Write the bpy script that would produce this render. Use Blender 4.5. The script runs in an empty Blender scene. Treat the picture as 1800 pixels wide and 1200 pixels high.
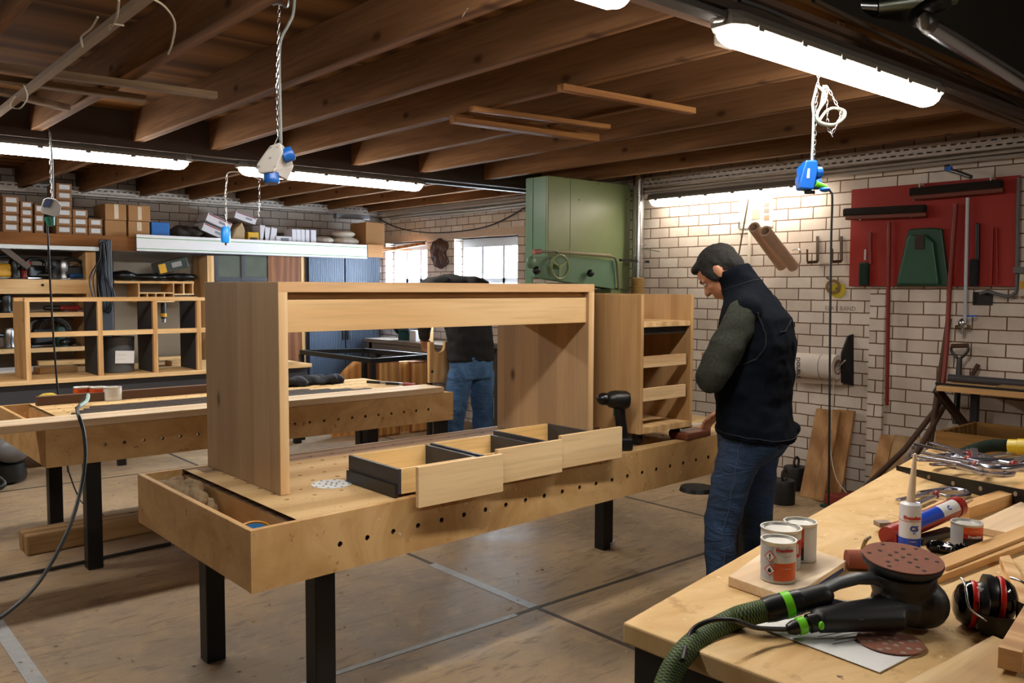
import bpy, bmesh, math, random
from math import sin, cos, pi, radians, sqrt, atan2, floor
from mathutils import Vector as V, Matrix, Euler, noise as mnoise
random.seed(7)
SC = bpy.context.scene
COL = SC.collection

# ---------------------------------------------------------------- camera
HC = 1.5
FPX = 1515.93
YAW, PITCH, ROLL = radians(49.1596), radians(-3.61306), radians(0.23107)
_f = V((cos(YAW)*cos(PITCH), sin(YAW)*cos(PITCH), sin(PITCH)))
_r = V((sin(YAW), -cos(YAW), 0)); _u = _r.cross(_f)
_r2 = _r*cos(ROLL) + _u*sin(ROLL); _u2 = -_r*sin(ROLL) + _u*cos(ROLL)
cam_d = bpy.data.cameras.new('camera'); cam = bpy.data.objects.new('camera', cam_d); COL.objects.link(cam)
cam_d.sensor_width = 36; cam_d.lens = 36*FPX/1800; cam_d.clip_start = 0.05
cam.matrix_world = Matrix(((_r2.x, _u2.x, -_f.x, 0), (_r2.y, _u2.y, -_f.y, 0), (_r2.z, _u2.z, -_f.z, HC), (0, 0, 0, 1)))
SC.camera = cam

# ---------------------------------------------------------------- world, exposure
w = bpy.data.worlds.new('sky'); SC.world = w; w.use_nodes = True
bg = w.node_tree.nodes['Background']; bg.inputs[0].default_value = (0.80, 0.89, 1.0, 1); bg.inputs[1].default_value = 9.0
SC.view_settings.view_transform = 'Standard'; SC.view_settings.look = 'None'
SC.view_settings.gamma = 1.0; SC.view_settings.use_curve_mapping = False
SC.view_settings.exposure = 1.18
LAMP_E = 22.0
WALL_LAMP_E = 9.0

# daylight arriving through the two windows
for nm, y in (('window_daylight', 8.8), ('window_daylight', 7.25)):
    ld = bpy.data.lights.new(nm, 'AREA'); ld.shape = 'RECTANGLE'; ld.size = 1.0; ld.size_y = 0.7; ld.energy = 170; ld.color = (0.80, 0.90, 1.0)
    lo = bpy.data.objects.new(nm, ld); COL.objects.link(lo); lo.location = (6.35, y, 1.85); lo.rotation_euler = (0, radians(78), 0)

def at(px, py, X=None, Y=None, Z=None, D=None):
    """3D point of the room seen at a place of the photograph, on a known plane"""
    d = _r2*((px-900)/FPX) - _u2*((py-600)/FPX) + _f
    t = D if D is not None else X/d.x if X is not None else Y/d.y if Y is not None else (Z-HC)/d.z
    return V((0, 0, HC)) + d*t

# ---------------------------------------------------------------- mesh helpers
class MB:
    def __init__(s): s.v = []; s.f = []; s.m = []; s.mi = 0; s.xf = None
    def mat(s, i): s.mi = i; return s
    def pts(s, P):
        b = len(s.v)
        for p in P:
            p = V(p)
            if s.xf is not None: p = s.xf @ p
            s.v.append(tuple(p))
        return b
    def face(s, idx): s.f.append(tuple(idx)); s.m.append(s.mi)
    def hexa(s, P):  # 8 points: bottom ring 0-3, top ring 4-7
        b = s.pts(P)
        for q in ((3, 2, 1, 0), (4, 5, 6, 7), (0, 1, 5, 4), (1, 2, 6, 5), (2, 3, 7, 6), (3, 0, 4, 7)): s.face([b+i for i in q])
        return s
    def box(s, x0, x1, y0, y1, z0, z1):
        if x0 > x1: x0, x1 = x1, x0
        if y0 > y1: y0, y1 = y1, y0
        if z0 > z1: z0, z1 = z1, z0
        return s.hexa([(x0, y0, z0), (x1, y0, z0), (x1, y1, z0), (x0, y1, z0), (x0, y0, z1), (x1, y0, z1), (x1, y1, z1), (x0, y1, z1)])
    def obox(s, c, sx, sy, sz, M=None):
        c = V(c); M = M or Matrix.Identity(3)
        return s.hexa([c + M @ V((a*sx/2, b*sy/2, k*sz/2)) for k in (-1, 1) for a, b in ((-1, -1), (1, -1), (1, 1), (-1, 1))])
    def bar(s, p0, p1, w, h, up=(0, 0, 1)):
        p0, p1 = V(p0), V(p1); d = (p1-p0).normalized(); up = V(up)
        sd = d.cross(up)
        if sd.length < 1e-4: sd = d.cross(V((1, 0, 0)))
        sd.normalize(); u = sd.cross(d).normalized()
        return s.hexa([p + sd*(a*w/2) + u*(b*h/2) for p in (p0, p1) for a, b in ((-1, -1), (1, -1), (1, 1), (-1, 1))])
    def prism(s, poly, z0, z1):
        n = len(poly); b = s.pts([(x, y, z0) for x, y in poly] + [(x, y, z1) for x, y in poly])
        s.face([b+i for i in range(n-1, -1, -1)]); s.face([b+n+i for i in range(n)])
        for i in range(n): j = (i+1) % n; s.face([b+i, b+j, b+n+j, b+n+i])
        return s
    def extr(s, poly, d):  # polygon of 3D points extruded by vector d
        n = len(poly); d = V(d); b = s.pts([V(p) for p in poly] + [V(p)+d for p in poly])
        s.face([b+i for i in range(n-1, -1, -1)]); s.face([b+n+i for i in range(n)])
        for i in range(n): j = (i+1) % n; s.face([b+i, b+j, b+n+j, b+n+i])
        return s
    def rings(s, R, cap=True, close=False):
        n = len(R[0]); base = [s.pts(r) for r in R]
        m = len(R)
        for k in range(m if close else m-1):
            a, b = base[k], base[(k+1) % m]
            for i in range(n): j = (i+1) % n; s.face([a+i, a+j, b+j, b+i])
        if cap and not close:
            s.face([base[0]+i for i in range(n-1, -1, -1)]); s.face([base[-1]+i for i in range(n)])
        return s
    def tube(s, P, r, n=8, cap=True, close=False):
        P = [V(p) for p in P]; R = []; m = len(P); u = None
        for k, p in enumerate(P):
            if close: d = P[(k+1) % m]-P[k-1]
            else: d = P[min(k+1, m-1)]-P[max(k-1, 0)]
            if d.length < 1e-9: d = V((0, 0, 1))
            d.normalize()
            if u is None:
                u = d.cross(V((0, 0, 1)))
                if u.length < 1e-3: u = d.cross(V((1, 0, 0)))
            else: u = u - d*u.dot(d)
            u.normalize(); w_ = d.cross(u)
            rr = r[k] if isinstance(r, (list, tuple)) else r
            R.append([p + u*(cos(2*pi*i/n)*rr) + w_*(sin(2*pi*i/n)*rr) for i in range(n)])
        return s.rings(R, cap, close)
    def cyl(s, p0, p1, r0, r1=None, n=20): return s.tube([p0, p1], [r0, r0 if r1 is None else r1], n)
    def lathe(s, prof, o=(0, 0, 0), ax=(0, 0, 1), n=28, cap=True):  # prof: (radius, height)
        o = V(o); ax = V(ax).normalized(); u = ax.orthogonal().normalized(); w_ = ax.cross(u)
        return s.rings([[o + ax*h + u*(cos(2*pi*i/n)*max(r, 1e-4)) + w_*(sin(2*pi*i/n)*max(r, 1e-4)) for i in range(n)] for r, h in prof], cap)
    def ell(s, c, rx, ry, rz, M=None, n=16, m=10):
        c = V(c); M = M or Matrix.Identity(3); R = []
        for k in range(m+1):
            t = -pi/2 + pi*k/m; cr = max(cos(t), 0.02)
            R.append([c + M @ V((rx*cr*cos(2*pi*i/n), ry*cr*sin(2*pi*i/n), rz*sin(t))) for i in range(n)])
        return s.rings(R)
    def cap(s, p0, r0, p1, r1, n=14):  # capsule
        p0, p1 = V(p0), V(p1); d = (p1-p0); L = d.length; d = d.normalized() if L > 1e-6 else V((0, 0, 1))
        prof = []
        for k in range(5): t = -pi/2 + pi/2*k/4; prof.append((r0*cos(t), r0*sin(t)))
        for k in range(5): t = pi/2*k/4; prof.append((r1*cos(t), L + r1*sin(t)))
        return s.lathe(prof, p0, d, n)
    def holecell(s, c, u, v, hu, hv, r, dep, n=8):
        """flat plate cell with a round hole; u,v unit vectors, dep = vector through the plate"""
        c, u, v, dep = V(c), V(u), V(v), V(dep); ring = []; out = []
        for i in range(n):
            a = 2*pi*(i+.5)/n; ring.append(c + u*cos(a)*r + v*sin(a)*r)
            k = max(abs(cos(a)), abs(sin(a))); out.append(c + u*(cos(a)/k*hu) + v*(sin(a)/k*hv))
        # make outline hit the corners
        P = []
        for i in range(n):
            P.append(out[i])
        b0 = s.pts(ring); b1 = s.pts(P); cb = s.pts([c+u*hu+v*hv, c-u*hu+v*hv, c-u*hu-v*hv, c+u*hu-v*hv])
        rb = s.pts([p+dep for p in ring])
        cor = {0: 0, 2: 1, 4: 2, 6: 3} if n == 8 else {}
        for i in range(n):
            j = (i+1) % n
            if n == 8 and i % 2 == 0: s.face([b0+i, b1+i, cb+cor[i], b1+j, b0+j])
            else: s.face([b0+i, b1+i, b1+j, b0+j])
            s.face([b0+j, rb+j, rb+i, b0+i])
        return s
    def add(s, o):
        b = len(s.v); s.v += o.v
        for f, m in zip(o.f, o.m): s.f.append(tuple(i+b for i in f)); s.m.append(m)
        return s
    def build(s, name, mats, parent=None, bevel=0, smooth=None, seg=2, fix=True):
        me = bpy.data.meshes.new(name)
        org = V((0, 0, 0))
        if parent is None and s.v:
            xs, ys, zs = zip(*s.v); org = V(((min(xs)+max(xs))/2, (min(ys)+max(ys))/2, min(zs)))
        me.from_pydata([tuple(V(p)-org) for p in s.v] if parent is None else s.v, [], s.f)
        if fix:
            bm = bmesh.new(); bm.from_mesh(me); bmesh.ops.recalc_face_normals(bm, faces=bm.faces); bm.to_mesh(me); bm.free()
        if not isinstance(mats, (list, tuple)): mats = [mats]
        for m in mats: me.materials.append(m)
        for p, i in zip(me.polygons, s.m): p.material_index = i
        o = bpy.data.objects.new(name, me); COL.objects.link(o); o.location = org
        if parent is not None:
            o.parent = parent; pw = V((0, 0, 0)); q = parent
            while q is not None: pw += q.location; q = q.parent
            # every thing root is unrotated while its parts are built: keep part coordinates in world
            o.location = -pw
        if bevel:
            b = o.modifiers.new('bevel', 'BEVEL'); b.width = bevel; b.segments = seg; b.limit_method = 'ANGLE'; b.angle_limit = radians(40)
        if smooth is not None:
            for p in me.polygons: p.use_smooth = True
            try:
                me.set_sharp_from_angle(angle=radians(smooth))
            except Exception: pass
        return o

def tag(o, label=None, cat=None, group=None, kind=None):
    if label: o['label'] = label
    if cat: o['category'] = cat
    if group: o['group'] = group
    if kind: o['kind'] = kind
    return o
def empty(name, loc, label=None, cat=None, group=None, kind=None):
    o = bpy.data.objects.new(name, None); COL.objects.link(o); o.location = loc; o.empty_display_size = .1
    return tag(o, label, cat, group, kind)
def struct(mb, name, mats, **k):
    return tag(mb.build(name, mats, **k), kind='structure')
def copy_tree(o, parent=None):
    c = o.copy(); COL.objects.link(c); c.parent = parent
    for ch in list(o.children): copy_tree(ch, c)
    return c
def solid(mb, name, mats, parent, voxel=.012, smooth=6, disp=None):
    """fuse the overlapping pieces of mb into one continuous surface"""
    o = mb.build(name, mats, parent, fix=True)
    r = o.modifiers.new('r', 'REMESH'); r.mode = 'VOXEL'; r.voxel_size = voxel
    sm = o.modifiers.new('s', 'SMOOTH'); sm.iterations = smooth; sm.factor = .5
    dg = bpy.context.evaluated_depsgraph_get(); dg.update()
    me = bpy.data.meshes.new_from_object(o.evaluated_get(dg)); o.modifiers.clear(); o.data = me
    if disp:
        for v in me.vertices: v.co = disp(v.co.copy(), v.normal.copy())
    for p in me.polygons: p.use_smooth = True
    return o
def catmull(P, n=6, close=False):
    P = [V(p) for p in P]; out = []; m = len(P)
    for k in range(m if close else m-1):
        if close: a, b, c, d = P[k-1], P[k], P[(k+1) % m], P[(k+2) % m]
        else: a, b, c, d = P[max(k-1, 0)], P[k], P[k+1], P[min(k+2, m-1)]
        for i in range(n):
            t = i/n; out.append(.5*((2*b) + (c-a)*t + (2*a-5*b+4*c-d)*t*t + (3*b-a-3*c+d)*t**3))
    if not close: out.append(P[-1])
    return out
_font = {}
def text(body, name, mat, parent, loc, size, xdir, ydir, th=.0006, align='LEFT', bold=0):
    """raised or printed lettering: a real mesh on its surface"""
    cu = bpy.data.curves.new(name, 'FONT'); cu.body = body; cu.size = size; cu.extrude = th/2; cu.align_x = align; cu.offset = bold; cu.resolution_u = 2
    t = bpy.data.objects.new(name, cu); COL.objects.link(t)
    dg = bpy.context.evaluated_depsgraph_get(); me = bpy.data.meshes.new_from_object(t.evaluated_get(dg))
    COL.objects.unlink(t); bpy.data.objects.remove(t)
    xd = V(xdir).normalized(); yd = V(ydir); yd = (yd - xd*yd.dot(xd)).normalized(); zd = xd.cross(yd); L = V(loc)
    M = Matrix(((xd.x, yd.x, zd.x, L.x), (xd.y, yd.y, zd.y, L.y), (xd.z, yd.z, zd.z, L.z), (0, 0, 0, 1)))
    me.transform(M); me.materials.clear(); me.materials.append(mat)
    o = bpy.data.objects.new(name, me); COL.objects.link(o)
    if parent is not None:
        o.parent = parent; pw = V((0, 0, 0)); q = parent
        while q is not None: pw += q.location; q = q.parent
        o.location = -pw
    return o

# ---------------------------------------------------------------- materials
def lin(c):
    if isinstance(c, str): c = [int(c[i:i+2], 16)/255 for i in (0, 2, 4)]
    return tuple((x/12.92 if x <= .04045 else ((x+.055)/1.055)**2.4) for x in c[:3]) + (1,)
class NT:
    def __init__(s, name):
        m = bpy.data.materials.new(name); m.use_nodes = True; s.m = m; s.t = m.node_tree; s.n = s.t.nodes; s.b = s.n['Principled BSDF']
    def new(s, t, **k):
        n = s.n.new(t)
        for a, b in k.items(): setattr(n, a, b)
        return n
    def ln(s, a, b): s.t.links.new(a, b)
    def coord(s, scale=(1, 1, 1), rot=(0, 0, 0), kind='Object', loc=(0, 0, 0)):
        c = s.new('ShaderNodeTexCoord'); mp = s.new('ShaderNodeMapping'); mp.inputs[1].default_value = loc
        mp.inputs[2].default_value = rot; mp.inputs[3].default_value = scale; s.ln(c.outputs[kind], mp.inputs[0]); return mp.outputs[0]
    def noise(s, vec, scale=5, detail=4, rough=.6, dist=0):
        n = s.new('ShaderNodeTexNoise'); n.inputs['Scale'].default_value = scale; n.inputs['Detail'].default_value = detail
        n.inputs['Roughness'].default_value = rough; n.inputs['Distortion'].default_value = dist; s.ln(vec, n.inputs['Vector']); return n.outputs['Fac']
    def ramp(s, fac, stops):
        r = s.new('ShaderNodeValToRGB'); e = r.color_ramp.elements
        while len(e) < len(stops): e.new(.5)
        for k, (p, c) in enumerate(stops): e[k].position = p; e[k].color = lin(c) if isinstance(c, str) else (c, c, c, 1) if isinstance(c, (int, float)) else tuple(c)+(1,)*(4-len(c))
        s.ln(fac, r.inputs[0]); return r.outputs[0]
    def mix(s, fac, a, b, mode='MIX'):
        n = s.new('ShaderNodeMix', data_type='RGBA', blend_type=mode)
        for v, i in ((fac, 0), (a, 6), (b, 7)):
            if isinstance(v, (int, float)): n.inputs[i].default_value = v
            elif isinstance(v, (str, tuple)): n.inputs[i].default_value = lin(v) if isinstance(v, str) else v
            else: s.ln(v, n.inputs[i])
        return n.outputs[2]
    def math(s, op, a, b=None):
        n = s.new('ShaderNodeMath', operation=op)
        for v, i in ((a, 0), (b, 1)):
            if v is None: continue
            if isinstance(v, (int, float)): n.inputs[i].default_value = v
            else: s.ln(v, n.inputs[i])
        return n.outputs[0]
    def bump(s, h, st=.3, d=.01):
        n = s.new('ShaderNodeBump'); n.inputs['Strength'].default_value = st; n.inputs['Distance'].default_value = d
        s.ln(h, n.inputs['Height']); s.ln(n.outputs[0], s.b.inputs['Normal'])
    def set(s, col=None, rough=None, metal=None, spec=None, **k):
        for v, nm in ((col, 'Base Color'), (rough, 'Roughness'), (metal, 'Metallic'), (spec, 'Specular IOR Level')):
            if v is None: continue
            if isinstance(v, (int, float)): s.b.inputs[nm].default_value = v
            elif isinstance(v, (str, tuple)): s.b.inputs[nm].default_value = lin(v) if isinstance(v, str) else v
            else: s.ln(v, s.b.inputs[nm])
        for a, v in k.items(): s.b.inputs[a].default_value = v
        return s.m
def plain(name, col, rough=.5, metal=0, var=.12, vs=8, bump=0, bs=60, spec=None, bd=.002, **k):
    t = NT(name); c = t.coord()
    n = t.noise(c, vs, 3)
    base = t.mix(n, tuple(x*(1-var) for x in lin(col)[:3])+(1,), tuple(min(1, x*(1+var)) for x in lin(col)[:3])+(1,))
    if bump: t.bump(t.noise(c, bs, 3), bump, bd)
    return t.set(base, rough, metal, spec, **k)
def wood(name, c0, c1, axis='X', knots=0, stave=0, fine=1.0, rough=.55, stavecol=.12, sc=1.0, dark=None, grain=1.0, stave_axis=None):
    """grain runs along axis; stave = width of glued strips across it"""
    t = NT(name); i = 'XYZ'.index(axis)
    s1 = [7*sc]*3; s1[i] = .9*sc; s2 = [70*sc]*3; s2[i] = 3*sc
    v1 = t.coord(tuple(s1)); v2 = t.coord(tuple(s2)); raw = t.coord()
    if stave:
        sx = t.new('ShaderNodeSeparateXYZ'); t.ln(raw, sx.inputs[0])
        ax = [a for a in range(3) if a != i]; sa = 'XYZ'.index(stave_axis) if stave_axis else ax[0]
        q = t.math('FLOOR', t.math('DIVIDE', sx.outputs[sa], stave))
        wn = t.new('ShaderNodeTexWhiteNoise', noise_dimensions='1D'); t.ln(q, wn.inputs['W'])
        off = t.new('ShaderNodeVectorMath', operation='ADD'); t.ln(v1, off.inputs[0])
        sc2 = t.new('ShaderNodeVectorMath', operation='SCALE'); t.ln(wn.outputs['Color'], sc2.inputs[0]); sc2.inputs['Scale'].default_value = 9
        t.ln(sc2.outputs[0], off.inputs[1]); v1 = off.outputs[0]
    n1 = t.noise(v1, 1.0, 5, .55, 1.2)
    # cathedral rings
    wv = t.new('ShaderNodeTexWave', wave_type='BANDS', bands_direction={'X': 'Y', 'Y': 'X', 'Z': 'X'}[axis]); t.ln(v1, wv.inputs['Vector'])
    wv.inputs['Scale'].default_value = .55; wv.inputs['Distortion'].default_value = 9; wv.inputs['Detail'].default_value = 2; wv.inputs['Detail Scale'].default_value = .8
    g = t.math('ADD', t.math('MULTIPLY', n1, .6), t.math('MULTIPLY', wv.outputs['Fac'], .4))
    col = t.ramp(g, [(.3, c0), (.72, c1)])
    n2 = t.noise(v2, 1.0, 3, .6)
    col = t.mix(t.ramp(n2, [(.35, .30*grain), (.55, 0.0)]), col, tuple(x*.62 for x in lin(c0)[:3])+(1,))
    if stave:
        vv = t.math('ADD', t.math('MULTIPLY', wn.outputs['Value'], stavecol*2), 1-stavecol)
        comb = t.new('ShaderNodeCombineXYZ'); [t.ln(vv, comb.inputs[k]) for k in range(3)]
        col = t.mix(1.0, col, comb.outputs[0], 'MULTIPLY')
    if knots:
        sk = [4.2*sc]*3; sk[i] = 2.3*sc
        fl = [a for a in range(3) if a != i and a != ('XYZ'.index(stave_axis) if stave_axis else {0: 1, 1: 2, 2: 1}[i])][0]; sk[fl] = .01
        vo = t.new('ShaderNodeTexVoronoi'); vo.inputs['Scale'].default_value = 1.0; t.ln(t.coord(tuple(sk), loc=(.37, .61, .23)), vo.inputs['Vector'])
        kf = t.ramp(vo.outputs['Distance'], [(.05*knots, 1.0), (.17*knots, 0.0)])
        col = t.mix(t.math('MULTIPLY', kf, .85), col, dark or '3a2415')
    t.bump(n2, .12*fine, .002)
    return t.set(col, rough, 0, .3 if rough < .65 else .1)
def metal(name, col, rough=.35, var=.1, m=1.0): return plain(name, col, rough, m, var, 12)
def glow(name, col, st):
    t = NT(name); t.set('ffffff', .4); t.b.inputs['Emission Color'].default_value = lin(col); t.b.inputs['Emission Strength'].default_value = st; return t.m

oak_x = wood('oak_along_x', 'c9a074', 'e0bf92', 'X', 0, 0)
oak_front = wood('oak_front_grain', 'd2ab78', 'e8cb9e', 'X', 0, 0, sc=.7)
oak_z = wood('oak_side_shaded', 'a58968', 'bb9d78', 'Z', .6, .13, stave_axis='Y', stavecol=.05, grain=.4)  # greyer than the front oak: shade of the desk sides put into the colour
oak_zx = wood('oak_upright_front', 'cfa877', 'e2c296', 'Z', 0, 0, grain=.6)
oak_y = wood('oak_along_y', 'c29a68', 'dcb988', 'Y', 0, .12, stave_axis='X')
oak_knot = wood('knotty_oak', 'b08a5c', 'cba676', 'Z', .8, .1, stave_axis='Y', stavecol=.1, grain=.6)
pine_x = wood('pine_x', 'c99b62', 'e6c390', 'X', .5, 0)
pine_y = wood('pine_y', 'c49660', 'e2be8c', 'Y', .4, 0)
pine_z = wood('pine_z', 'c0925c', 'dfba86', 'Z', .5, 0)
pale_x = wood('pale_board_x', 'd8bb98', 'ecd8ba', 'X', 0, 0, sc=.8)
joistm = wood('joist_timber', '60432a', '8a6546', 'Y', .6, 0, rough=.9)
batten = wood('batten_timber', '7d5432', 'a87848', 'X', 0, 0, rough=.7)
rawwood = wood('rough_board', '8c6c48', 'b39369', 'X', .5, 0, rough=.8)
brownwood = wood('brown_panel_wood', '6d3f22', '8c5a34', 'Z', 0, 0)
darkwood = wood('dark_stained_wood', '2b1a12', '4a2f20', 'X', 0, 0)
mdf = plain('mdf', 'b58a52', .75, var=.1, vs=5, bump=.05)
black_metal = plain('black_steel', '17181b', .45, .3, .2)
black = plain('black_plastic', '0d0e10', .38, 0, .15)
blackrub = plain('black_rubber', '0b0b0c', .6)
white = plain('white_plastic', 'd8d6d0', .45)
chrome = metal('chrome', 'c4c8cc', .25)
zinc = metal('zinc_steel', '9aa0a4', .38)
darkgrey = plain('anthracite_board', '35363c', .5)
blue_p = plain('blue_plastic', '0a62c8', .35)
card = plain('cardboard', '8d6543', .85, var=.08, vs=4)
card2 = plain('plain_cardboard', 'a07548', .85, var=.08, vs=4)
paper = plain('white_paper', 'd9dadb', .8, var=.03)
# ================================================================ setting
WX, WY = 5.88, 9.3           # brick wall beyond, shelf wall on the left
JZ, CZ = 2.407, 2.595        # joist underside, ceiling boards
def brick_mat(name, horiz, c1, c2, mort):
    t = NT(name); c = t.new('ShaderNodeTexCoord'); s = t.new('ShaderNodeSeparateXYZ'); t.ln(c.outputs['Object'], s.inputs[0])
    cb = t.new('ShaderNodeCombineXYZ'); t.ln(s.outputs[horiz], cb.inputs[0]); t.ln(s.outputs['Z'], cb.inputs[1])
    wob = t.noise(c.outputs['Object'], 2.5, 3); wv = t.new('ShaderNodeVectorMath', operation='ADD')
    cw = t.new('ShaderNodeCombineXYZ'); t.ln(t.math('MULTIPLY', t.math('SUBTRACT', wob, .5), .02), cw.inputs[0]); t.ln(t.math('MULTIPLY', t.math('SUBTRACT', t.noise(c.outputs['Object'], 14, 2), .5), .006), cw.inputs[1])
    t.ln(cb.outputs[0], wv.inputs[0]); t.ln(cw.outputs[0], wv.inputs[1])
    b = t.new('ShaderNodeTexBrick'); t.ln(wv.outputs[0], b.inputs['Vector']); b.offset = .5
    b.inputs['Scale'].default_value = 1; b.inputs['Brick Width'].default_value = .207; b.inputs['Row Height'].default_value = .086
    b.inputs['Mortar Size'].default_value = .0045; b.inputs['Mortar Smooth'].default_value = .25; b.inputs['Bias'].default_value = -.1
    b.inputs['Color1'].default_value = lin(c1); b.inputs['Color2'].default_value = lin(c2); b.inputs['Mortar'].default_value = lin(mort)
    dirt = t.ramp(t.noise(c.outputs['Object'], 1.6, 6, .65), [(.35, .78), (.6, 1.0)])
    col = t.mix(1, b.outputs['Color'], dirt, 'MULTIPLY')
    h = t.math('ADD', t.math('MULTIPLY', t.math('SUBTRACT', 1, b.outputs['Fac']), 1), t.math('MULTIPLY', t.noise(c.outputs['Object'], 40, 3), .25))
    t.bump(h, .6, .008)
    return t.set(col, .75)
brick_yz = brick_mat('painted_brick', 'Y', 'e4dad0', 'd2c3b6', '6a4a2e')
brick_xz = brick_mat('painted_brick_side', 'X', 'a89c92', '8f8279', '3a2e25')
plaster = plain('grey_plaster', '6e665e', .9)
WZ0, WZ1 = 1.3, 2.037
WIN = [(8.33, 9.22), (6.72, 7.80)]
def wall_with_holes():
    m = MB(); T = .3
    ys = [-3.0]; 
    for a, b in sorted(WIN): ys += [a, b]
    ys.append(WY+.3)
    m.box(WX, WX+T, -3, WY+.3, -.05, WZ0); m.box(WX, WX+T, -3, WY+.3, WZ1, 3.6)
    for i in range(0, len(ys), 2): m.box(WX, WX+T, ys[i], ys[i+1], WZ0, WZ1)
    return m
struct(wall_with_holes(), 'wall_right', brick_yz)
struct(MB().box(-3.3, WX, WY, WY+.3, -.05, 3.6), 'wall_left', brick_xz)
struct(MB().box(-3.3, -3.0, -3, WY, -.05, 3.6), 'wall_back', plaster)
struct(MB().box(-3.3, WX+.3, -3.3, -3, -.05, 3.6), 'wall_front', plaster)

# brick pier (the narrow bonded column) on the right wall
struct(MB().box(WX-.03, WX, at(1557, 600, X=WX).y, at(1531, 600, X=WX).y, 0, 1.49), 'trim_1', brick_yz)

# floor
def floor_mat():
    t = NT('dusty_concrete'); c = t.coord()
    big = t.noise(c, .9, 6, .6, .6); sm = t.noise(c, 9, 5, .7); fine = t.noise(c, 120, 2)
    col = t.ramp(big, [(.32, '7b6b5a'), (.5, 'a48d72'), (.68, 'c2a67f')])
    col = t.mix(t.ramp(sm, [(.5, 0.0), (.66, .6)]), col, 'b89c74')
    sw = t.noise(t.coord((1.2, 6, 1), (0, 0, .5)), 2.2, 5, .6, 2.5)
    col = t.mix(t.ramp(sw, [(.54, 0.0), (.64, .45)]), col, '5a4d42')
    col = t.mix(t.math('MULTIPLY', fine, .25), col, '4d4238')
    t.bump(t.math('ADD', sm, t.math('MULTIPLY', fine, .3)), .12, .006)
    return t.set(col, t.ramp(big, [(.3, .45), (.7, .8)]))
floor_m = floor_mat()
struct(MB().box(-3.3, WX+.3, -3.3, WY+.3, -.12, 0), 'floor', floor_m)
jm = plain('joint_filler', '4a4038', .7); jm2 = plain('worn_joint', 'a6aaad', .6, var=.3, vs=20)
for i, x in enumerate((-1.2, .73, 2.68, 4.62)): struct(MB().box(x-.012, x+.012, -3, WY, 0, .0012), 'floor_joint', jm)
for i, y in enumerate((-1.2, .85, 2.915, 5.0, 7.1)): struct(MB().box(-3, WX, y-.012, y+.012, .0, .0014), 'floor_joint', jm)
struct(MB().box(2.645, 2.70, 2.93, 3.75, .0, .0022), 'floor_joint', jm2)
struct(MB().box(1.3, 2.55, 2.895, 2.925, 0, .0022), 'floor_joint', jm2)
struct(MB().box(.69, .75, 3.2, 4.5, 0, .002), 'floor_joint', jm2)

# windows
win_white = plain('window_paint', 'cfd3d8', .45, var=.04)
def glass_mat(name, tint, gl=.08):
    t = NT(name); n = t.n; tr = t.new('ShaderNodeBsdfTransparent'); tr.inputs[0].default_value = tint; g = t.new('ShaderNodeBsdfGlossy'); g.inputs['Roughness'].default_value = .05
    mx = t.new('ShaderNodeMixShader'); mx.inputs[0].default_value = gl; t.ln(tr.outputs[0], mx.inputs[1]); t.ln(g.outputs[0], mx.inputs[2]); t.ln(mx.outputs[0], n['Material Output'].inputs[0]); return t.m
glass = glass_mat('window_glass', (.97, .99, 1, 1))
for k, (a, b) in enumerate(WIN):
    w_ = empty('window_%d' % (k+1), (WX+.14, (a+b)/2, WZ0), kind='structure')
    fx0, fx1 = WX+.12, WX+.18
    m = MB(); fw = .055
    m.box(fx0, fx1, a, a+fw, WZ0, WZ1); m.box(fx0, fx1, b-fw, b, WZ0, WZ1); m.box(fx0, fx1, a+fw, b-fw, WZ0, WZ0+fw); m.box(fx0, fx1, a+fw, b-fw, WZ1-.10, WZ1)
    m.build('window_frame', win_white, w_, bevel=.004)
    n = 3
    for i in range(1, n):
        y = a + (b-a)*i/n; MB().box(fx0, fx1, y-.02, y+.02, WZ0+fw, WZ1-.10).build('mullion', win_white, w_)
    MB().box(fx0, fx1, a+fw, b-fw, 1.545, 1.595).build('transom', win_white, w_)
    for i in range(n):
        y0 = a+(b-a)*i/n; y1 = a+(b-a)*(i+1)/n
        MB().box(fx0+.025, fx0+.031, y0+.022, y1-.022, WZ0+.056, WZ1-.102).build('pane', glass, w_)
    MB().box(WX-.03, WX+.12, a-.0, b+.0, WZ0, WZ0+.025).build('sill', win_white, w_)
m = MB().box(WX+.02, WX+.10, 8.45, 9.25, 1.98, 2.02); 
struct(MB().box(WX-.004, WX+.3, 6.5, 9.3, WZ1, WZ1+.085), 'lintel', plain('lintel_paint', 'c9b5a3', .7))

# ceiling boards and joists
ceil_m = wood('ceiling_boards', '563a20', '8c653c', 'X', .5, .9, rough=.9, stave_axis='Y', stavecol=.1, sc=.3, grain=.5)
c = struct(MB().box(-3, WX, 1.84, WY, CZ, CZ+.03), 'ceiling', ceil_m)
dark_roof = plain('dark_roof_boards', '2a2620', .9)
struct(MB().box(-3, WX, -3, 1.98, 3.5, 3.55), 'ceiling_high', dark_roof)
JX = [-2.3, -1.72, -1.13, -.55, .04, .62, 1.21, 1.79, 2.28, 2.79, 3.36, 3.97, 4.64, 5.30]
for x in JX:
    struct(MB().box(x, x+.065, 1.86, 5.74, JZ, CZ), 'ceiling_joist', joistm, bevel=.003)
for x in [-1.6, -1.0, -.4, .15, .7, 1.24, 1.82, 2.35, 2.92, 3.42, 3.98, 4.5, 5.05, 5.6]:
    struct(MB().box(x, x+.06, 5.96, WY, JZ, CZ), 'ceiling_joist', joistm, bevel=.003)
steel_b = plain('dark_beam_paint', '3a2c24', .8, bump=.2, bs=20)
struct(MB().box(-3, WX, 5.74, 5.96, 2.365, CZ), 'ceiling_beam', steel_b, bevel=.004)
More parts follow.
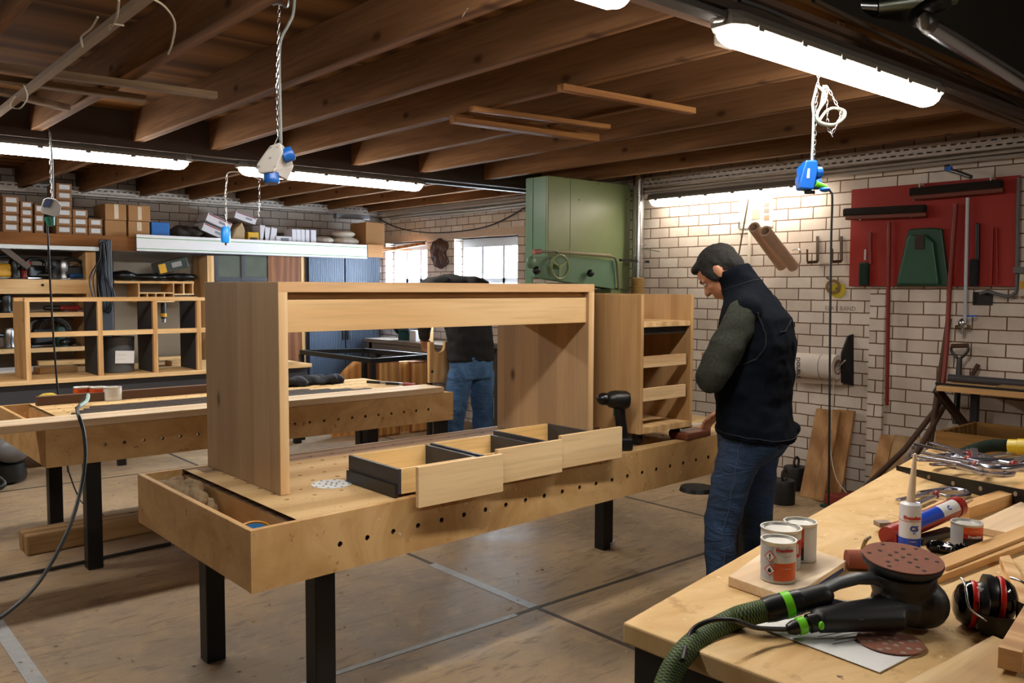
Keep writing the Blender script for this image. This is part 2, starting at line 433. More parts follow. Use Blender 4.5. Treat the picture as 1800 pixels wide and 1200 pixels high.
m = MB(); m.box(-3, WX, 1.80, 1.86, 2.395, 2.53); m.box(-3, WX, 1.775, 1.80, 2.505, 2.53)
struct(m, 'ceiling_beam', plain('dusty_beam_paint', '6a5242', .85, bump=.2, bs=20), bevel=.004)
struct(MB().box(-3, WX, 1.69, 1.74, 2.3965, 2.425), 'lamp_rail', steel_b)
# upstand wall carried by the beam and the dark bay beyond it
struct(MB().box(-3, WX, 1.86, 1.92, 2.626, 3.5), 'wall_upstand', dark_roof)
rf = wood('dark_rafter', '2a1d14', '40301f', 'Y', 0, 0, rough=.9)
for x in (-1.9, .1, 2.1, 4.1):
    struct(MB().hexa([(x, -3, 2.9), (x+.1, -3, 2.9), (x+.1, 1.8, 3.3), (x, 1.8, 3.3), (x, -3, 3.1), (x+.1, -3, 3.1), (x+.1, 1.8, 3.5), (x, 1.8, 3.5)]), 'roof_rafter', rf)
struct(MB().bar((4.9, -1.5, 3.45), (5.75, 1.5, 2.5), .14, .2), 'roof_rafter', rf)

# perforated cable trays along both brick walls
tray_m = plain('galvanised_tray', 'b5aca4', .5, .2, .06)
def tray(name, ax, fixed, a, b, z, w_=.1, h=.012, out=1):
    """bottom plate seen from below with two rows of slots, upturned lips"""
    m = MB(); n = int((b-a)/.06)
    def P(s, wv, zz): return (fixed-out*wv, s, zz) if ax == 'Y' else (s, fixed-out*wv, zz)
    def q(s0, s1, w0, w1):
        b_ = m.pts([P(s0, w0, z), P(s1, w0, z), P(s1, w1, z), P(s0, w1, z)]); m.face([b_, b_+1, b_+2, b_+3])
    q(a, b, 0, w_)
    def PV(s, hh_): return (fixed-out*w_, s, z+hh_) if ax == 'Y' else (s, fixed-out*w_, z+hh_)
    def qv(s0, s1, h0, h1):
        b_ = m.pts([PV(s0, h0), PV(s1, h0), PV(s1, h1), PV(s0, h1)]); m.face([b_, b_+1, b_+2, b_+3])
    for h0, h1 in ((0, .018), (.028, .052), (.062, .082)): qv(a, b, h0, h1)
    for k in range(n):
        s0 = a+k*.06
        for h0, h1, off in ((.018, .028, 0), (.052, .062, .03)): qv(s0+off, s0+.024+off, h0, h1)
    return m
def lip(m, ax, fixed, a, b, z, w_, hh=.055, out=1):
    for wv in (0.001, w_):
        f = fixed-out*wv
        if ax == 'Y': m.box(f-.0015, f+.0015, a, b, z, z+hh)
        else: m.box(a, b, f-.0015, f+.0015, z, z+hh)
m = tray('t', 'Y', WX-.02, -1, WY-.12, 2.36); lip(m, 'Y', WX-.02, -1, WY-.12, 2.36, .0)
tag(m.build('cable_tray', tray_m, fix=False), 'slotted metal cable tray high along the white brick wall', 'cable tray')
m = tray('t', 'X', WY-.02, -3, WX-.14, 2.375); lip(m, 'X', WY-.02, -3, WX-.14, 2.375, .0)
tag(m.build('cable_tray', tray_m, fix=False), 'slotted metal cable tray above the cardboard boxes on the shelf wall', 'cable tray')
m = MB()
for k, (z, r) in enumerate(((2.335, .012), (2.31, .014), (2.335, .010))):
    m.tube([(WX-.03-.035*k, y, z+.004*sin(y*3+k)) for y in [-1+i*.25 for i in range(41)]], r, 8)
tag(m.build('conduit_bundle', plain('pale_cable', '9c948c', .6), smooth=40), 'pale cables clipped below the cable tray on the brick wall', 'cable', kind=None)
tag(MB().box(5.1, 5.55, 9.05, 9.13, 2.30, 2.36).build('tray_joint_box', zinc, bevel=.004), 'dark metal junction piece at the corner end of the cable tray', 'bracket')

# ================================================================ lamps
lamp_glow = glow('tube_light', 'fff6ea', LAMP_E)
wall_glow = glow('tube_light_wall', 'fff1dc', WALL_LAMP_E)
house = plain('dusty_lamp_housing', '6d675f', .7)
def lamp(p, L, axis, label, gm=lamp_glow):
    root = empty('fluorescent_lamp', (p[0], p[1], p[2]), label, 'lamp', 'fluorescent tube lamps')
    def T(s, y, z): return (p[0]+s, p[1]+y, p[2]+z) if axis == 'X' else (p[0]+y, p[1]+s, p[2]+z)
    def sect(s, sc):
        return [T(s, .062*sc*cos(pi*i/10), -.055*sc*sin(pi*i/10)) for i in range(11)]
    m = MB(); m.rings([sect(-.0+.02, .45), sect(.045, .85), sect(.08, 1), sect(L-.08, 1), sect(L-.045, .85), sect(L-.02, .45)])
    m.build('diffuser', gm, root, smooth=50)
    def hs(s, sc): return [T(s, y*sc, z) for y, z in ((-.068, 0), (.068, 0), (.068, .018), (.045, .05), (-.045, .05), (-.068, .018))]
    m = MB(); m.rings([hs(0, .6), hs(.05, 1), hs(L-.05, 1), hs(L, .6)]); m.build('housing', house, root, bevel=.003)
    for k in range(6):
        for sd in (-1, 1):
            q = T(.12+k*(L-.24)/5, sd*.07, .0); MB().obox(q, .03 if axis == 'X' else .008, .008 if axis == 'X' else .03, .02).build('clip', house, root)
    return root
ly, lz = 1.715, 2.345
lamp((2.37, ly, lz), 1.57, 'X', 'glowing tube lamp at upper right with a blue socket box hanging beneath it')
lamp((.36, ly, lz), 1.57, 'X', 'glowing tube lamp cut off by the top edge of the picture')
lamp((2.2, -1.3, 2.75), 1.57, 'X', 'added fill lamp, unseen, in the dark roof bay behind the viewer')  # added out of view to light the beam face, ducts and near bench
ly2, lz2 = 5.85, 2.325
lamp((2.52, ly2, lz2), 1.57, 'X', 'glowing tube lamp on the dark beam just right of the grey and white socket box')
lamp((.62, ly2, lz2), 1.57, 'X', 'glowing tube lamp on the dark beam at the left edge of the picture')
lamp((-1.3, ly2, lz2), 1.57, 'X', 'tube lamp on the dark beam beyond the left edge of the picture')
lamp((5.72, 3.33, 2.235), 1.5, 'Y', 'warm tube lamp on the brick wall to the right of the silver pipe', wall_glow)
# dark trunking between the lamps
for (x0, x1, y, z, lb) in ((1.93, 2.37, 1.72, 2.362, 'dark cable trunking between the two near tube lamps'), (2.19, 2.52, 5.85, 2.345, 'dark trunking between the two far tube lamps'), (4.1, WX, 5.85, 2.345, 'thin trunking running from the far tube lamp to the window wall')):
    tag(MB().box(x0, x1, y-.03, y+.03, z-.0, z+.025).build('lamp_trunking', plain('trunking_'+str(x0), '3a3532', .6), bevel=.004), lb, 'trunking')
# ================================================================ work benches
bench_top = wood('worn_bench_top', 'b8986a', 'd2b486', 'X', .3, 0, rough=.75, sc=.35, grain=.5)
def bench_side_mat():
    t = NT('stained_bench_side'); c = t.coord(); n = t.noise(c, 3.2, 5, .65, 1.5); n2 = t.noise(c, 16, 4, .7)
    col = t.ramp(n, [(.3, 'b08650'), (.6, 'cba570')])
    col = t.mix(t.ramp(n2, [(.62, 0.0), (.7, .7)]), col, '7d5526')
    col = t.mix(t.ramp(t.noise(c, 30, 2), [(.72, 0.0), (.76, .8)]), col, 'd9cdb4')
    t.bump(n2, .06, .003); return t.set(col, .62)
bench_side = bench_side_mat()
back_strip = wood('bench_back_plank', '7c6350', '9c7f66', 'X', 0, 0, rough=.8)
def bench(name, x0, x1, yf0, yf1, yb, T, H, tray, pitch, hx0, nfront, legs, label, hole_rows, strip=None):
    root = empty(name, ((x0+x1)/2, (yf0+yb)/2, 0), label, 'workbench')
    def yf(x): return yf0 + (yf1-yf0)*(x-x0)/(x1-x0)
    th = .022; xt = x0+tray
    # front panel with dog holes
    m = MB(); zc = T-.103; r = .0095; hh = .02
    m.mat(1); fx = x0
    def slab(a, b, z0, z1): m.hexa([(a, yf(a), z0), (b, yf(b), z0), (b, yf(b)+th, z0), (a, yf(a)+th, z0), (a, yf(a), z1), (b, yf(b), z1), (b, yf(b)+th, z1), (a, yf(a)+th, z1)])
    slab(x0, x1, T-H, zc-hh); slab(x0, x1, zc+hh, T)
    ux = V((x1-x0, yf1-yf0, 0)).normalized(); a = x0
    for k in range(nfront):
        cx = hx0+pitch*k
        slab(a, cx-.02, zc-hh, zc+hh); a = cx+.02
        for dd, sg in ((0, 1), (th, -1)):
            m.holecell((cx, yf(cx)+dd, zc), ux, (0, 0, 1), .02, hh, r, (0, th*sg, 0))
    slab(a, x1, zc-hh, zc+hh)
    m.build('front_panel', [bench_top, bench_side], root)
    # end boards, back board
    m = MB(); m.box(x0, x0+.02, yf(x0)+th, yb, T-H, T); m.build('end_board', bench_side, root, bevel=.003)
    m = MB(); m.box(x1-.02, x1, yf(x1)+th, yb, T-H, T-.001); m.build('end_board', bench_side, root, bevel=.003)
    m = MB(); m.box(x0+.02, x1-.02, yb-th, yb, T-H, T-.001); m.build('back_board', bench_side, root)
    # trough
    m = MB(); m.box(x0+.02, xt, yf(x0)+th, yb-th, T-.17, T-.155); m.box(xt-.001, xt+.018, yf(x0)+th+.004, yb-th, T-.155, T-.022)
    m.build('trough', bench_side, root)
    # top with a grid of dog holes
    m = MB(); nx = int((x1-.06-xt)/pitch); ya0 = yf1+.05; cell = pitch
    bx0 = xt; rows = hole_rows; xh0 = xt+.04
    yfull0, yfull1 = ya0+.03, ya0+.03+len(rows)*cell
    def top(a, b, c0, c1): 
        b_ = m.pts([(a, c0, T), (b, c0, T), (b, c1, T), (a, c1, T)]); m.face([b_, b_+1, b_+2, b_+3])
    b_ = m.pts([(xt, yf(xt)+th, T), (x1-.02, yf(x1)+th, T), (x1-.02, yfull0, T), (xt, yfull0, T)]); m.face([b_, b_+1, b_+2, b_+3])
    if yb-th > yfull1:
        m.mat(1 if strip is not None else 0); top(xt, x1-.02, yfull1, yb-th); m.mat(0)
    top(xt, xh0, yfull0, yfull1); top(xh0+nx*cell, x1-.02, yfull0, yfull1)
    for j, on in enumerate(rows):
        y = yfull0+(j+.5)*cell; m.mat(1 if y > yb-.19 and strip is not None else 0)
        for i in range(nx):
            x = xh0+(i+.5)*cell
            if on: m.holecell((x, y, T), (1, 0, 0), (0, 1, 0), cell/2, cell/2, r, (0, 0, -.02))
            else: top(x-cell/2, x+cell/2, y-cell/2, y+cell/2)
    b0 = m.pts([(xt, yf(xt)+th, T-.02), (x1-.02, yf(x1)+th, T-.02), (x1-.02, yb-th, T-.02), (xt, yb-th, T-.02)]); m.face([b0+3, b0+2, b0+1, b0])
    m.build('bench_top', [bench_top, back_strip], root, fix=False)
    if strip: MB().box(xt+.02, x1-.03, yb-strip, yb-th-.001, T+.0005, T+.003).build('back_plank', back_strip, root)
    for (lx, ly) in legs:
        MB().box(lx-.038, lx+.038, ly-.038, ly+.038, 0, T-.022 if ly > yf(lx)+.06 else T-H+.001).build('leg', black_metal, root, bevel=.004)
    return root
bench('workbench', 1.07, 4.03, 2.43, 2.585, 3.47, .768, .192, .165, .1058, 1.38, 24,
      [(1.31, 3.35), (1.40, 2.62), (3.60, 3.35), (3.93, 2.68)], 'large front workbench with dog holes in its side, carrying the desk and drawers', [1]*7, .0)
bench('workbench', 1.04, 3.60, 4.80, 4.79, 5.98, .768, .192, .165, .0985, 1.32, 22,
      [(1.27, 4.87), (1.31, 5.85), (2.98, 4.87), (3.55, 4.87), (3.5, 5.85)], 'rear workbench behind the desk with a long pale board along its edge', [1]*9)

T1 = .768
# ================================================================ desk on the bench
dk = empty('desk', (2.12, 3.1, T1), 'new oak desk frame with waterfall sides standing on the front workbench', 'desk')
dx0, dx1, dy0, dy1, dt = 1.335, 2.905, 2.78, 3.435, 1.515
th = .036
MB().box(dx0, dx0+th, dy0, dy1, T1+.001, dt).build('side_panel', [oak_z], dk, bevel=.0015)
MB().box(dx1-th, dx1, dy0, dy1, T1+.001, dt).build('side_panel', [oak_z], dk, bevel=.0015)
MB().box(dx0+th, dx1-th, dy0, dy1, dt-th, dt).build('desk_top', oak_x, dk)
MB().box(dx0+.0012, dx1-.0012, dy0-.0022, dy0-.0001, dt-th, dt-.0008).build('edge_band', oak_x, dk)
MB().box(dx0+.0012, dx0+th-.0012, dy0-.0022, dy0-.0001, T1+.002, dt-th).build('edge_band', oak_zx, dk)
MB().box(dx1-th+.0012, dx1-.0012, dy0-.0022, dy0-.0001, T1+.002, dt-th).build('edge_band', oak_zx, dk)
MB().box(dx0+th, dx1-th, dy0+.014, dy0+.034, 1.338, 1.452).build('apron', oak_front, dk, bevel=.001)
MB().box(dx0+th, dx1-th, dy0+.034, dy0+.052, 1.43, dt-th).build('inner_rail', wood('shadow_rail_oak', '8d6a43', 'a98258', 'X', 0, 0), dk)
MB().box(dx0+th, dx1-th, dy1-.04, dy1-.02, 1.38, dt-th).build('back_rail', oak_x, dk)

# ================================================================ tall cabinet on castors
cb = empty('cabinet', (3.19, 2.85, T1), 'tall open oak cabinet carcass on small castors between desk and standing person', 'cabinet')
cx0, cx1, cy0, cy1, cz0, cz1 = 3.0, 3.385, 2.575, 3.16, .828, 1.468
MB().box(cx0, cx0+.02, cy0, cy1, cz0, cz1).build('side_panel', oak_knot, cb, bevel=.001)
MB().box(cx1-.02, cx1, cy0, cy1, cz0, cz1).build('side_panel', oak_knot, cb, bevel=.001)
MB().box(cx0+.02, cx1-.02, cy1-.018, cy1, cz0, cz1).build('back_panel', wood('oak_back_shaded', '94693a', 'ba8b55', 'X', .5, .12, stave_axis='X'), cb)  # darker oak: shade inside the carcass is put into the colour
MB().box(cx0+.02, cx1-.02, cy0+.002, cy1-.018, cz0, cz0+.028).build('bottom_panel', oak_y, cb)
MB().box(cx0+.02, cx1-.02, cy0+.004, cy1-.018, 1.318, 1.343).build('shelf', oak_y, cb, bevel=.001)
MB().box(cx0+.02, cx1-.02, cy0+.03, cy0+.045, 1.285, 1.318).build('dark_rail', darkgrey, cb)
for z0, z1 in ((1.132, 1.184), (.977, 1.036)):
    MB().box(cx0+.02, cx1-.045, cy0+.006, cy0+.024, z0, z1).build('cross_rail', oak_x, cb, bevel=.001)
for x in (cx0+.05, cx1-.06):
    for y in (cy0+.05, cy1-.05):
        cs = MB().box(x-.02, x+.02, y-.02, y+.02, cz0-.012, cz0); cs.box(x-.017, x-.012, y-.012, y+.02, cz0-.045, cz0-.01); cs.box(x+.012, x+.017, y-.012, y+.02, cz0-.045, cz0-.01)
        co = cs.build('castor', black_metal, cb); MB().cyl((x-.011, y+.012, T1+.0235), (x+.011, y+.012, T1+.0235), .023).build('wheel', blackrub, co, smooth=40)

# ================================================================ drawers
draw_in = wood('drawer_birch', 'd0a868', 'e4c48a', 'X', 0, 0)
def drawer(x0, x1, y0, y1, fx0, fx1, fy, fz0, fz1, label, H=.1):
    r = empty('drawer', ((x0+x1)/2, (y0+y1)/2, T1), label, 'drawer', 'drawer boxes on the front bench'); z = T1+.001
    t = .014
    MB().box(x0, x0+t, y0, y1, z+.012, z+H).build('side_panel', darkgrey, r, bevel=.001)
    MB().box(x1-t, x1, y0, y1, z+.012, z+H).build('side_panel', darkgrey, r, bevel=.001)
    MB().box(x0+t, x1-t, y1-t, y1, z+.012, z+H).build('back_panel', draw_in, r)
    MB().box(x0+t, x1-t, y0, y0+t, z+.012, z+H).build('inner_front', draw_in, r)
    MB().box(x0+t, x1-t, y0+t, y1-t, z+.014, z+.022).build('bottom_panel', draw_in, r)
    for s, xx in ((-1, x0), (1, x1)):
        MB().box(xx+s*.011, xx, y0+.002, y1-.002, z, z+.045).build('runner', metal('runner_grey'+str(x0)+str(s), '4c4e54', .45), r)
    MB().box(fx0, fx1, fy, fy+.018, fz0, fz1).build('drawer_front', oak_front, r, bevel=.001)
    return r
# fronts hang over the bench edge
drawer(1.63, 1.985, 2.486, 2.82, 1.665, 2.045, 2.412, .742, .883, 'oak fronted drawer nearest the left, with a knot, beside the white disc')
drawer(2.01, 2.33, 2.50, 2.83, 2.048, 2.385, 2.448, .762, .893, 'middle one of the three oak fronted drawers lying on the bench')
drawer(2.40, 2.73, 2.51, 2.90, 2.392, 2.755, 2.462, .772, .905, 'right hand drawer of the three, just in front of the desk right side')

# paper abrasive disc, sawdust
def disc(name, c, r, th_, mats, holes, lab, cat, nrm=(0, 0, 1), group=None):
    """perforated sanding disc: holes as dark wells through the thickness"""
    n = V(nrm).normalized(); u = n.orthogonal().normalized(); w_ = n.cross(u); c = V(c)
    m = MB().lathe([(0, 0), (r, 0), (r, th_), (0, th_)], c, n, 48)
    m.mat(1)
    for (rr, k, ph) in holes:
        for i in range(k):
            a = ph+2*pi*i/k; q = c+u*(cos(a)*rr)+w_*(sin(a)*rr); m.lathe([(0, .0), (.0048, .0), (.0048, th_+.0003), (0, th_+.0003)], q, n, 12)
    return tag(m.build(name, mats, smooth=30), lab, cat, group)
HOLES = [(0, 1, 0), (.022, 6, .2), (.044, 6, .6), (.065, 8, .1)]
hole_dark = plain('hole_dark', '2a2018', .9)
disc('sanding_disc', (1.56, 2.825, T1), .073, .002, [plain('white_abrasive', 'd6dce0', .8), hole_dark], HOLES, 'white perforated sanding disc lying beside the left drawer', 'sanding disc')

# cordless drill
dr = empty('cordless_drill', (3.06, 2.62, T1), 'black cordless drill standing upright on its battery between drawers and cabinet', 'drill')
dxy = V((2.865, 2.615)); fd = V((-.80, .55, .06)).normalized()
def dp(a, b, z): return V((dxy.x, dxy.y, T1)) + V((fd.x, fd.y, 0))*a + V((-fd.y, fd.x, 0))*b + V((0, 0, z))
m = MB(); top = dp(-.075, 0, .225); tip = dp(.065, 0, .235)
m.lathe([(0, 0), (.034, .004), (.042, .02), (.042, .07), (.036, .095), (.027, .105), (0, .106)], top, fd, 20); m.build('motor_body', black, dr, smooth=40)
m = MB(); m.lathe([(0, 0), (.026, 0), (.029, .01), (.027, .03), (.016, .045), (.006, .05), (0, .05)], top+fd*.104, fd, 18); m.build('chuck', metal('chuck_grey', '3c3d40', .3), dr, smooth=40)
m = MB(); m.rings([[dp(a+.026*cos(t), .019*sin(t), z) for t in [2*pi*i/12 for i in range(12)]] for a, z in ((-.045, .05), (-.04, .09), (-.032, .14), (-.026, .2), (-.03, .225))]); m.build('handle', black, dr, smooth=40)
m = MB(); m.obox(dp(-.03, 0, .03), .11, .07, .055, Matrix.Rotation(atan2(fd.y, fd.x), 3, 'Z')); m.build('battery', black, dr, bevel=.008)
MB().obox(dp(-.005, 0, .17), .012, .01, .03, Matrix.Rotation(atan2(fd.y, fd.x), 3, 'Z')).build('trigger', plain('trigger_green', '2c4a38', .4), dr, bevel=.003)
# ================================================================ people
from mathutils.bvhtree import BVHTree
skin = plain('skin', 'b07a5c', .5, var=.08, vs=20)
hairm = plain('dark_hair', '0e0a08', .85, var=.3, vs=60, bump=.8, bs=140, bd=.004)
vestm = plain('navy_softshell', '090e17', .95, var=.2, vs=6, bump=.5, bs=7, bd=.02, spec=.12)
knit = NT('grey_knit'); _c = knit.coord((1, 1, 1)); _w = knit.new('ShaderNodeTexWave', bands_direction='Z'); _w.inputs['Scale'].default_value = 90; _w.inputs['Distortion'].default_value = 1.5; knit.ln(_c, _w.inputs['Vector'])
knit.bump(knit.math('ADD', _w.outputs['Fac'], knit.noise(_c, 160, 2)), 1.0, .004); knitm = knit.set(knit.mix(knit.noise(_c, 90, 2), '2b2f2a', '50544c'), .95, 0, .15)
def denim(name, c0, c1):
    t = NT(name); c = t.coord(); n = t.noise(c, 5, 4, .6, 1.0); n2 = t.noise(t.coord((400, 400, 60)), 1, 2)
    t.bump(t.math('ADD', t.noise(t.coord((3, 3, 9), (.5, 0, 0)), 2.2, 3, .5, 2.0), t.math('MULTIPLY', n2, .08)), .55, .025)
    return t.set(t.mix(t.math('MULTIPLY', n2, .25), t.ramp(n, [(.35, c0), (.65, c1)]), '5a7ba6'), .85)
jeansm = denim('dark_blue_jeans', '08182f', '153459'); jeans2 = denim('washed_jeans', '24466f', '4a74a3')
bootm = plain('work_boot', '14120f', .7)
stitch = plain('jean_stitching', '4d5468', .8)
def nearest_path(o, P, off=.001):
    me = o.data; bv = BVHTree.FromPolygons([v.co for v in me.vertices], [p.vertices for p in me.polygons]); out = []
    for p in P:
        c, n, i, d = bv.find_nearest(V(p))
        out.append(c + n*off)
    return out
class Fig:
    def __init__(s, B, fwd):
        s.B = V(B); s.F = V((fwd[0], fwd[1], 0)).normalized(); s.L = V((-s.F.y, s.F.x, 0)); s.M = Matrix((s.L, s.F, (0, 0, 1))).transposed()
    def W(s, l, f, z): return s.B + s.L*l + s.F*f + V((0, 0, z))
    def ring(s, l, f, z, a, b, n=28, tilt=0, p=2.3):
        out = []
        for i in range(n):
            t = 2*pi*i/n; x = abs(cos(t))**(2/p)*(1 if cos(t) > 0 else -1)*a; y = abs(sin(t))**(2/p)*(1 if sin(t) > 0 else -1)*b
            out.append(s.W(l+x, f+y, z+y*tilt))
        return out
def hand(m, wrist, dirv, palm_n, thumb_side, curl=.6, sc=1.0):
    """palm, four unequal bent fingers and a thumb, as overlapping capsules"""
    d = V(dirv).normalized(); n = V(palm_n); n = (n-d*n.dot(d)).normalized(); sd = d.cross(n).normalized()*thumb_side
    w_ = V(wrist); M = Matrix((sd, d, n)).transposed()
    m.ell(w_+d*.045*sc, .041*sc, .052*sc, .017*sc, M)
    m.cap(w_-d*.02, .024*sc, w_+d*.02*sc, .026*sc)
    for k, (off, ln_) in enumerate(((.03, .072), (.010, .080), (-.010, .075), (-.029, .060))):
        p = w_ + d*(.085*sc) + sd*off*sc; a = .25*curl
        for j, fr in enumerate((.45, .32, .27)):
            dd = (d*cos(a) + n*sin(a) + sd*off*(.9 if j == 0 else 0)).normalized(); q = p + dd*ln_*fr*sc
            m.cap(p, (.0092-.001*j)*sc, q, (.0086-.001*j)*sc, 10); p = q; a += .6*curl
    p = w_ + d*.03*sc + sd*.03*sc; dd = (d*.6+sd*.7+n*.3).normalized(); q = p+dd*.035*sc; m.cap(p, .013*sc, q, .010*sc, 10)
    dd = (d*.9+sd*.2+n*.35).normalized(); m.cap(q, .010*sc, q+dd*.028*sc, .0085*sc, 10)
def head(m, c, fdir, up, hs=1.0):
    f = V(fdir).normalized(); u = V(up); u = (u-f*u.dot(f)).normalized(); s_ = f.cross(u); M = Matrix((s_, f, u)).transposed()
    def H(a, b, z): return V(c) + (s_*a + f*b + u*z)*hs
    if hs != 1.0:
        base = m; m = MB()
    m.ell(H(0, -.012, .028), .076, .096, .088, M)          # skull
    m.ell(H(0, .022, -.035), .058, .066, .082, M)          # face
    m.ell(H(0, .045, -.095), .032, .03, .026, M)           # chin
    for sg in (-1, 1):
        m.ell(H(.036*sg, .012, -.072), .026, .045, .03, M) # jaw
        m.ell(H(.034*sg, .064, -.022), .020, .018, .015, M)# cheek
        m.ell(H(.030*sg, .075, .018), .024, .014, .009, M) # brow
        m.ell(H(.077*sg, -.004, -.005), .008, .018, .028, M); m.ell(H(.083*sg, -.012, .004), .005, .016, .022, M)  # ear
    m.cap(H(0, .082, .005), .010, H(0, .104, -.028), .014, 12) # nose
    for sg in (-1, 1): m.ell(H(.011*sg, .094, -.032), .008, .01, .007, M)
    m.ell(H(0, .083, -.062), .023, .012, .007, M); m.ell(H(0, .080, -.074), .02, .011, .007, M)  # lips
    if hs != 1.0: base.add(m)
    return H, M

g = Fig(at(1312, 760, D=3.7)*1.0, (-.36, .93)); g.B.z = 0
per = empty('person', (g.B.x, g.B.y, 0), 'dark haired person in navy vest and grey sweater standing at the front workbench', 'person')
W = g.W
# --- one continuous body
b = MB()
hc = W(.0, .128, 1.562); fd_ = (g.F*.78 + g.L*.10 - V((0, 0, .80))); up_ = g.F*.5 + V((0, 0, .80))
H, HM = head(b, hc, fd_, up_, .93)
b.cap(W(0, .02, 1.46), .062, W(0, .105, 1.54), .056)
b.rings([g.ring(0, f, z, a, bb) for z, f, a, bb in ((.86, 0, .15, .10), (1.1, 0, .14, .095), (1.3, -.01, .16, .1), (1.42, -.005, .15, .08), (1.47, .01, .07, .06))])
SL, EL, WL = (.185, -.025, 1.41), (.262, .085, 1.135), (-.02, .165, 1.19)
SR = (-.185, -.025, 1.41)
_hd = at(1243, 742, Y=2.60); _q = _hd + V((.02, -.09, .07)) - g.B; WR = (_q.dot(g.L), _q.dot(g.F), _q.z); ER = ((SR[0]+WR[0])/2-.06, (SR[1]+WR[1])/2-.07, (SR[2]+WR[2])/2-.02)
for S_, E_, W_ in ((SL, EL, WL), (SR, ER, WR)):
    b.cap(W(*S_), .05, W(*E_), .04); b.cap(W(*E_), .04, W(*W_), .027)
hand(b, W(*WR), (_hd-W(*WR)), V((0, 0, -1))+g.L*.3, 1, .7)
hand(b, W(*WL), (W(-.12, .20, 1.22)-W(*WL)), V((0, 0, -1))-g.F*.4, -1, .9)
HL, KL, AL = (.095, .01, .86), (.125, .075, .47), (.13, .05, .09)
HR, KR, AR = (-.095, -.025, .86), (-.135, -.02, .47), (-.15, -.05, .09)
for h_, k_, a_ in ((HL, KL, AL), (HR, KR, AR)):
    b.cap(W(*h_), .075, W(*k_), .05); b.cap(W(*k_), .05, W(*a_), .035); b.cap(W(a_[0], a_[1], .06), .035, W(a_[0]*1.1, a_[1]+.14, .045), .03)
body = solid(b, 'body', skin, per, .0055, 3)
# hair
hb = MB(); f = V(fd_).normalized(); 
hb.ell(H(0, -.022, .038), .0805, .098, .088, HM); hb.ell(H(0, -.066, -.008), .068, .052, .064, HM); hb.ell(H(0, .048, .088), .054, .042, .024, HM)
for sg in (-1, 1): hb.ell(H(.071*sg, .018, .008), .012, .028, .040, HM)
def hn(p, n): return p + n*(.003*mnoise.noise(p*38) + .002*mnoise.noise(p*110))
solid(hb, 'hair', hairm, per, .006, 2, hn)
for sg in (-1, 1):
    MB().ell(H(.030*sg, .079, .003), .012, .008, .007, HM, 12, 8).build('eye', plain('eye_white%d' % sg, 'b9b0a8', .3), per, smooth=80)
    m = MB(); m.tube([H(.012*sg, .090, .022), H(.03*sg, .090, .028), H(.047*sg, .080, .024)], .0035, 8); m.build('eyebrow', hairm, per, smooth=60)
# sweater with sleeves
sw = MB()
sw.rings([g.ring(0, f, z, a, bb) for z, f, a, bb in ((.95, 0, .165, .115), (1.2, 0, .175, .12), (1.38, -.01, .185, .11), (1.46, .0, .12, .085), (1.50, .03, .075, .07))])
sw.cap(W(.182, -.02, 1.395), .066, W(.235, .035, 1.26), .073); sw.cap(W(.235, .035, 1.26), .073, W(*EL), .064); sw.cap(W(*EL), .064, W(.10, .13, 1.16), .052); sw.cap(W(.10, .13, 1.16), .052, W(.0, .16, 1.18), .036)
sw.cap(W(*SR), .07, W(*ER), .056); sw.cap(W(*ER), .056, W(*WR)+(W(*ER)-W(*WR))*.12, .036)
def fold(p, n): return p + n*(.009*mnoise.noise(p*9+V((0, 0, p.z*8))) + .004*mnoise.noise(p*24))
solid(sw, 'sweater', knitm, per, .009, 5, fold)
# vest
vt = MB()
vt.rings([g.ring(l, f, z, a, bb, tilt=tl) for z, l, f, a, bb, tl in ((.872, 0, -.035, .208, .165, .10), (.93, 0, -.03, .205, .155, .05), (1.02, 0, -.022, .198, .15, 0), (1.14, 0, -.03, .20, .158, 0), (1.27, 0, -.035, .208, .158, 0),
    (1.37, 0, -.03, .212, .142, -.05), (1.43, 0, -.005, .175, .108, -.1), (1.475, 0, .012, .125, .092, -.2), (1.51, 0, .035, .088, .082, -.3), (1.55, 0, .062, .080, .078, -.4), (1.575, 0, .078, .077, .075, -.4))])
vt.cap(W(.09, -.01, 1.455), .045, W(.180, -.04, 1.415), .060); vt.cap(W(-.09, -.01, 1.455), .045, W(-.180, -.04, 1.415), .060)
vt.ell(W(-.12, -.14, .895), .08, .06, .03, g.M)
def vfold(p, n):
    k = max(0, min(1, (1.35-p.z)*3)); q = V((p.x*5, p.y*5, p.z*2.2))
    return p + n*(.024*k*mnoise.noise(q) + .008*mnoise.noise(p*13) + .004*mnoise.noise(p*30))
vest = solid(vt, 'vest', vestm, per, .009, 4, vfold)
seam = plain('vest_seam', '10161f', .9)
for pth, nm in (([g.ring(0, -.035, .895, .215, .175, tilt=.1)[i] for i in range(28)], 'hem_seam'),):
    q = nearest_path(vest, catmull(pth, 3, True), .0015); MB().tube(q, .0022, 6, close=True).build(nm, seam, vest, smooth=60)
MB().tube(nearest_path(vest, catmull([W(.16, -.2, 1.33), W(.09, -.25, 1.36), W(0, -.28, 1.375), W(-.09, -.25, 1.36), W(-.16, -.2, 1.33)], 6), .003), .002, 6).build('yoke_seam', seam, vest, smooth=60)
MB().tube(nearest_path(vest, catmull([W(.25, -.12, 1.40), W(.25, -.14, 1.32), W(.24, -.10, 1.22), W(.24, .0, 1.19), W(.24, .06, 1.24)], 6), .001), .003, 6).build('armhole_edge', seam, vest, smooth=60)
MB().tube(nearest_path(vest, catmull([W(.1*cos(t), .03+.1*sin(t), 1.515-.035*sin(t)) for t in [2*pi*i/10 for i in range(10)]], 4, True), .001), .0022, 6, close=True).build('collar_seam', seam, vest, smooth=60)
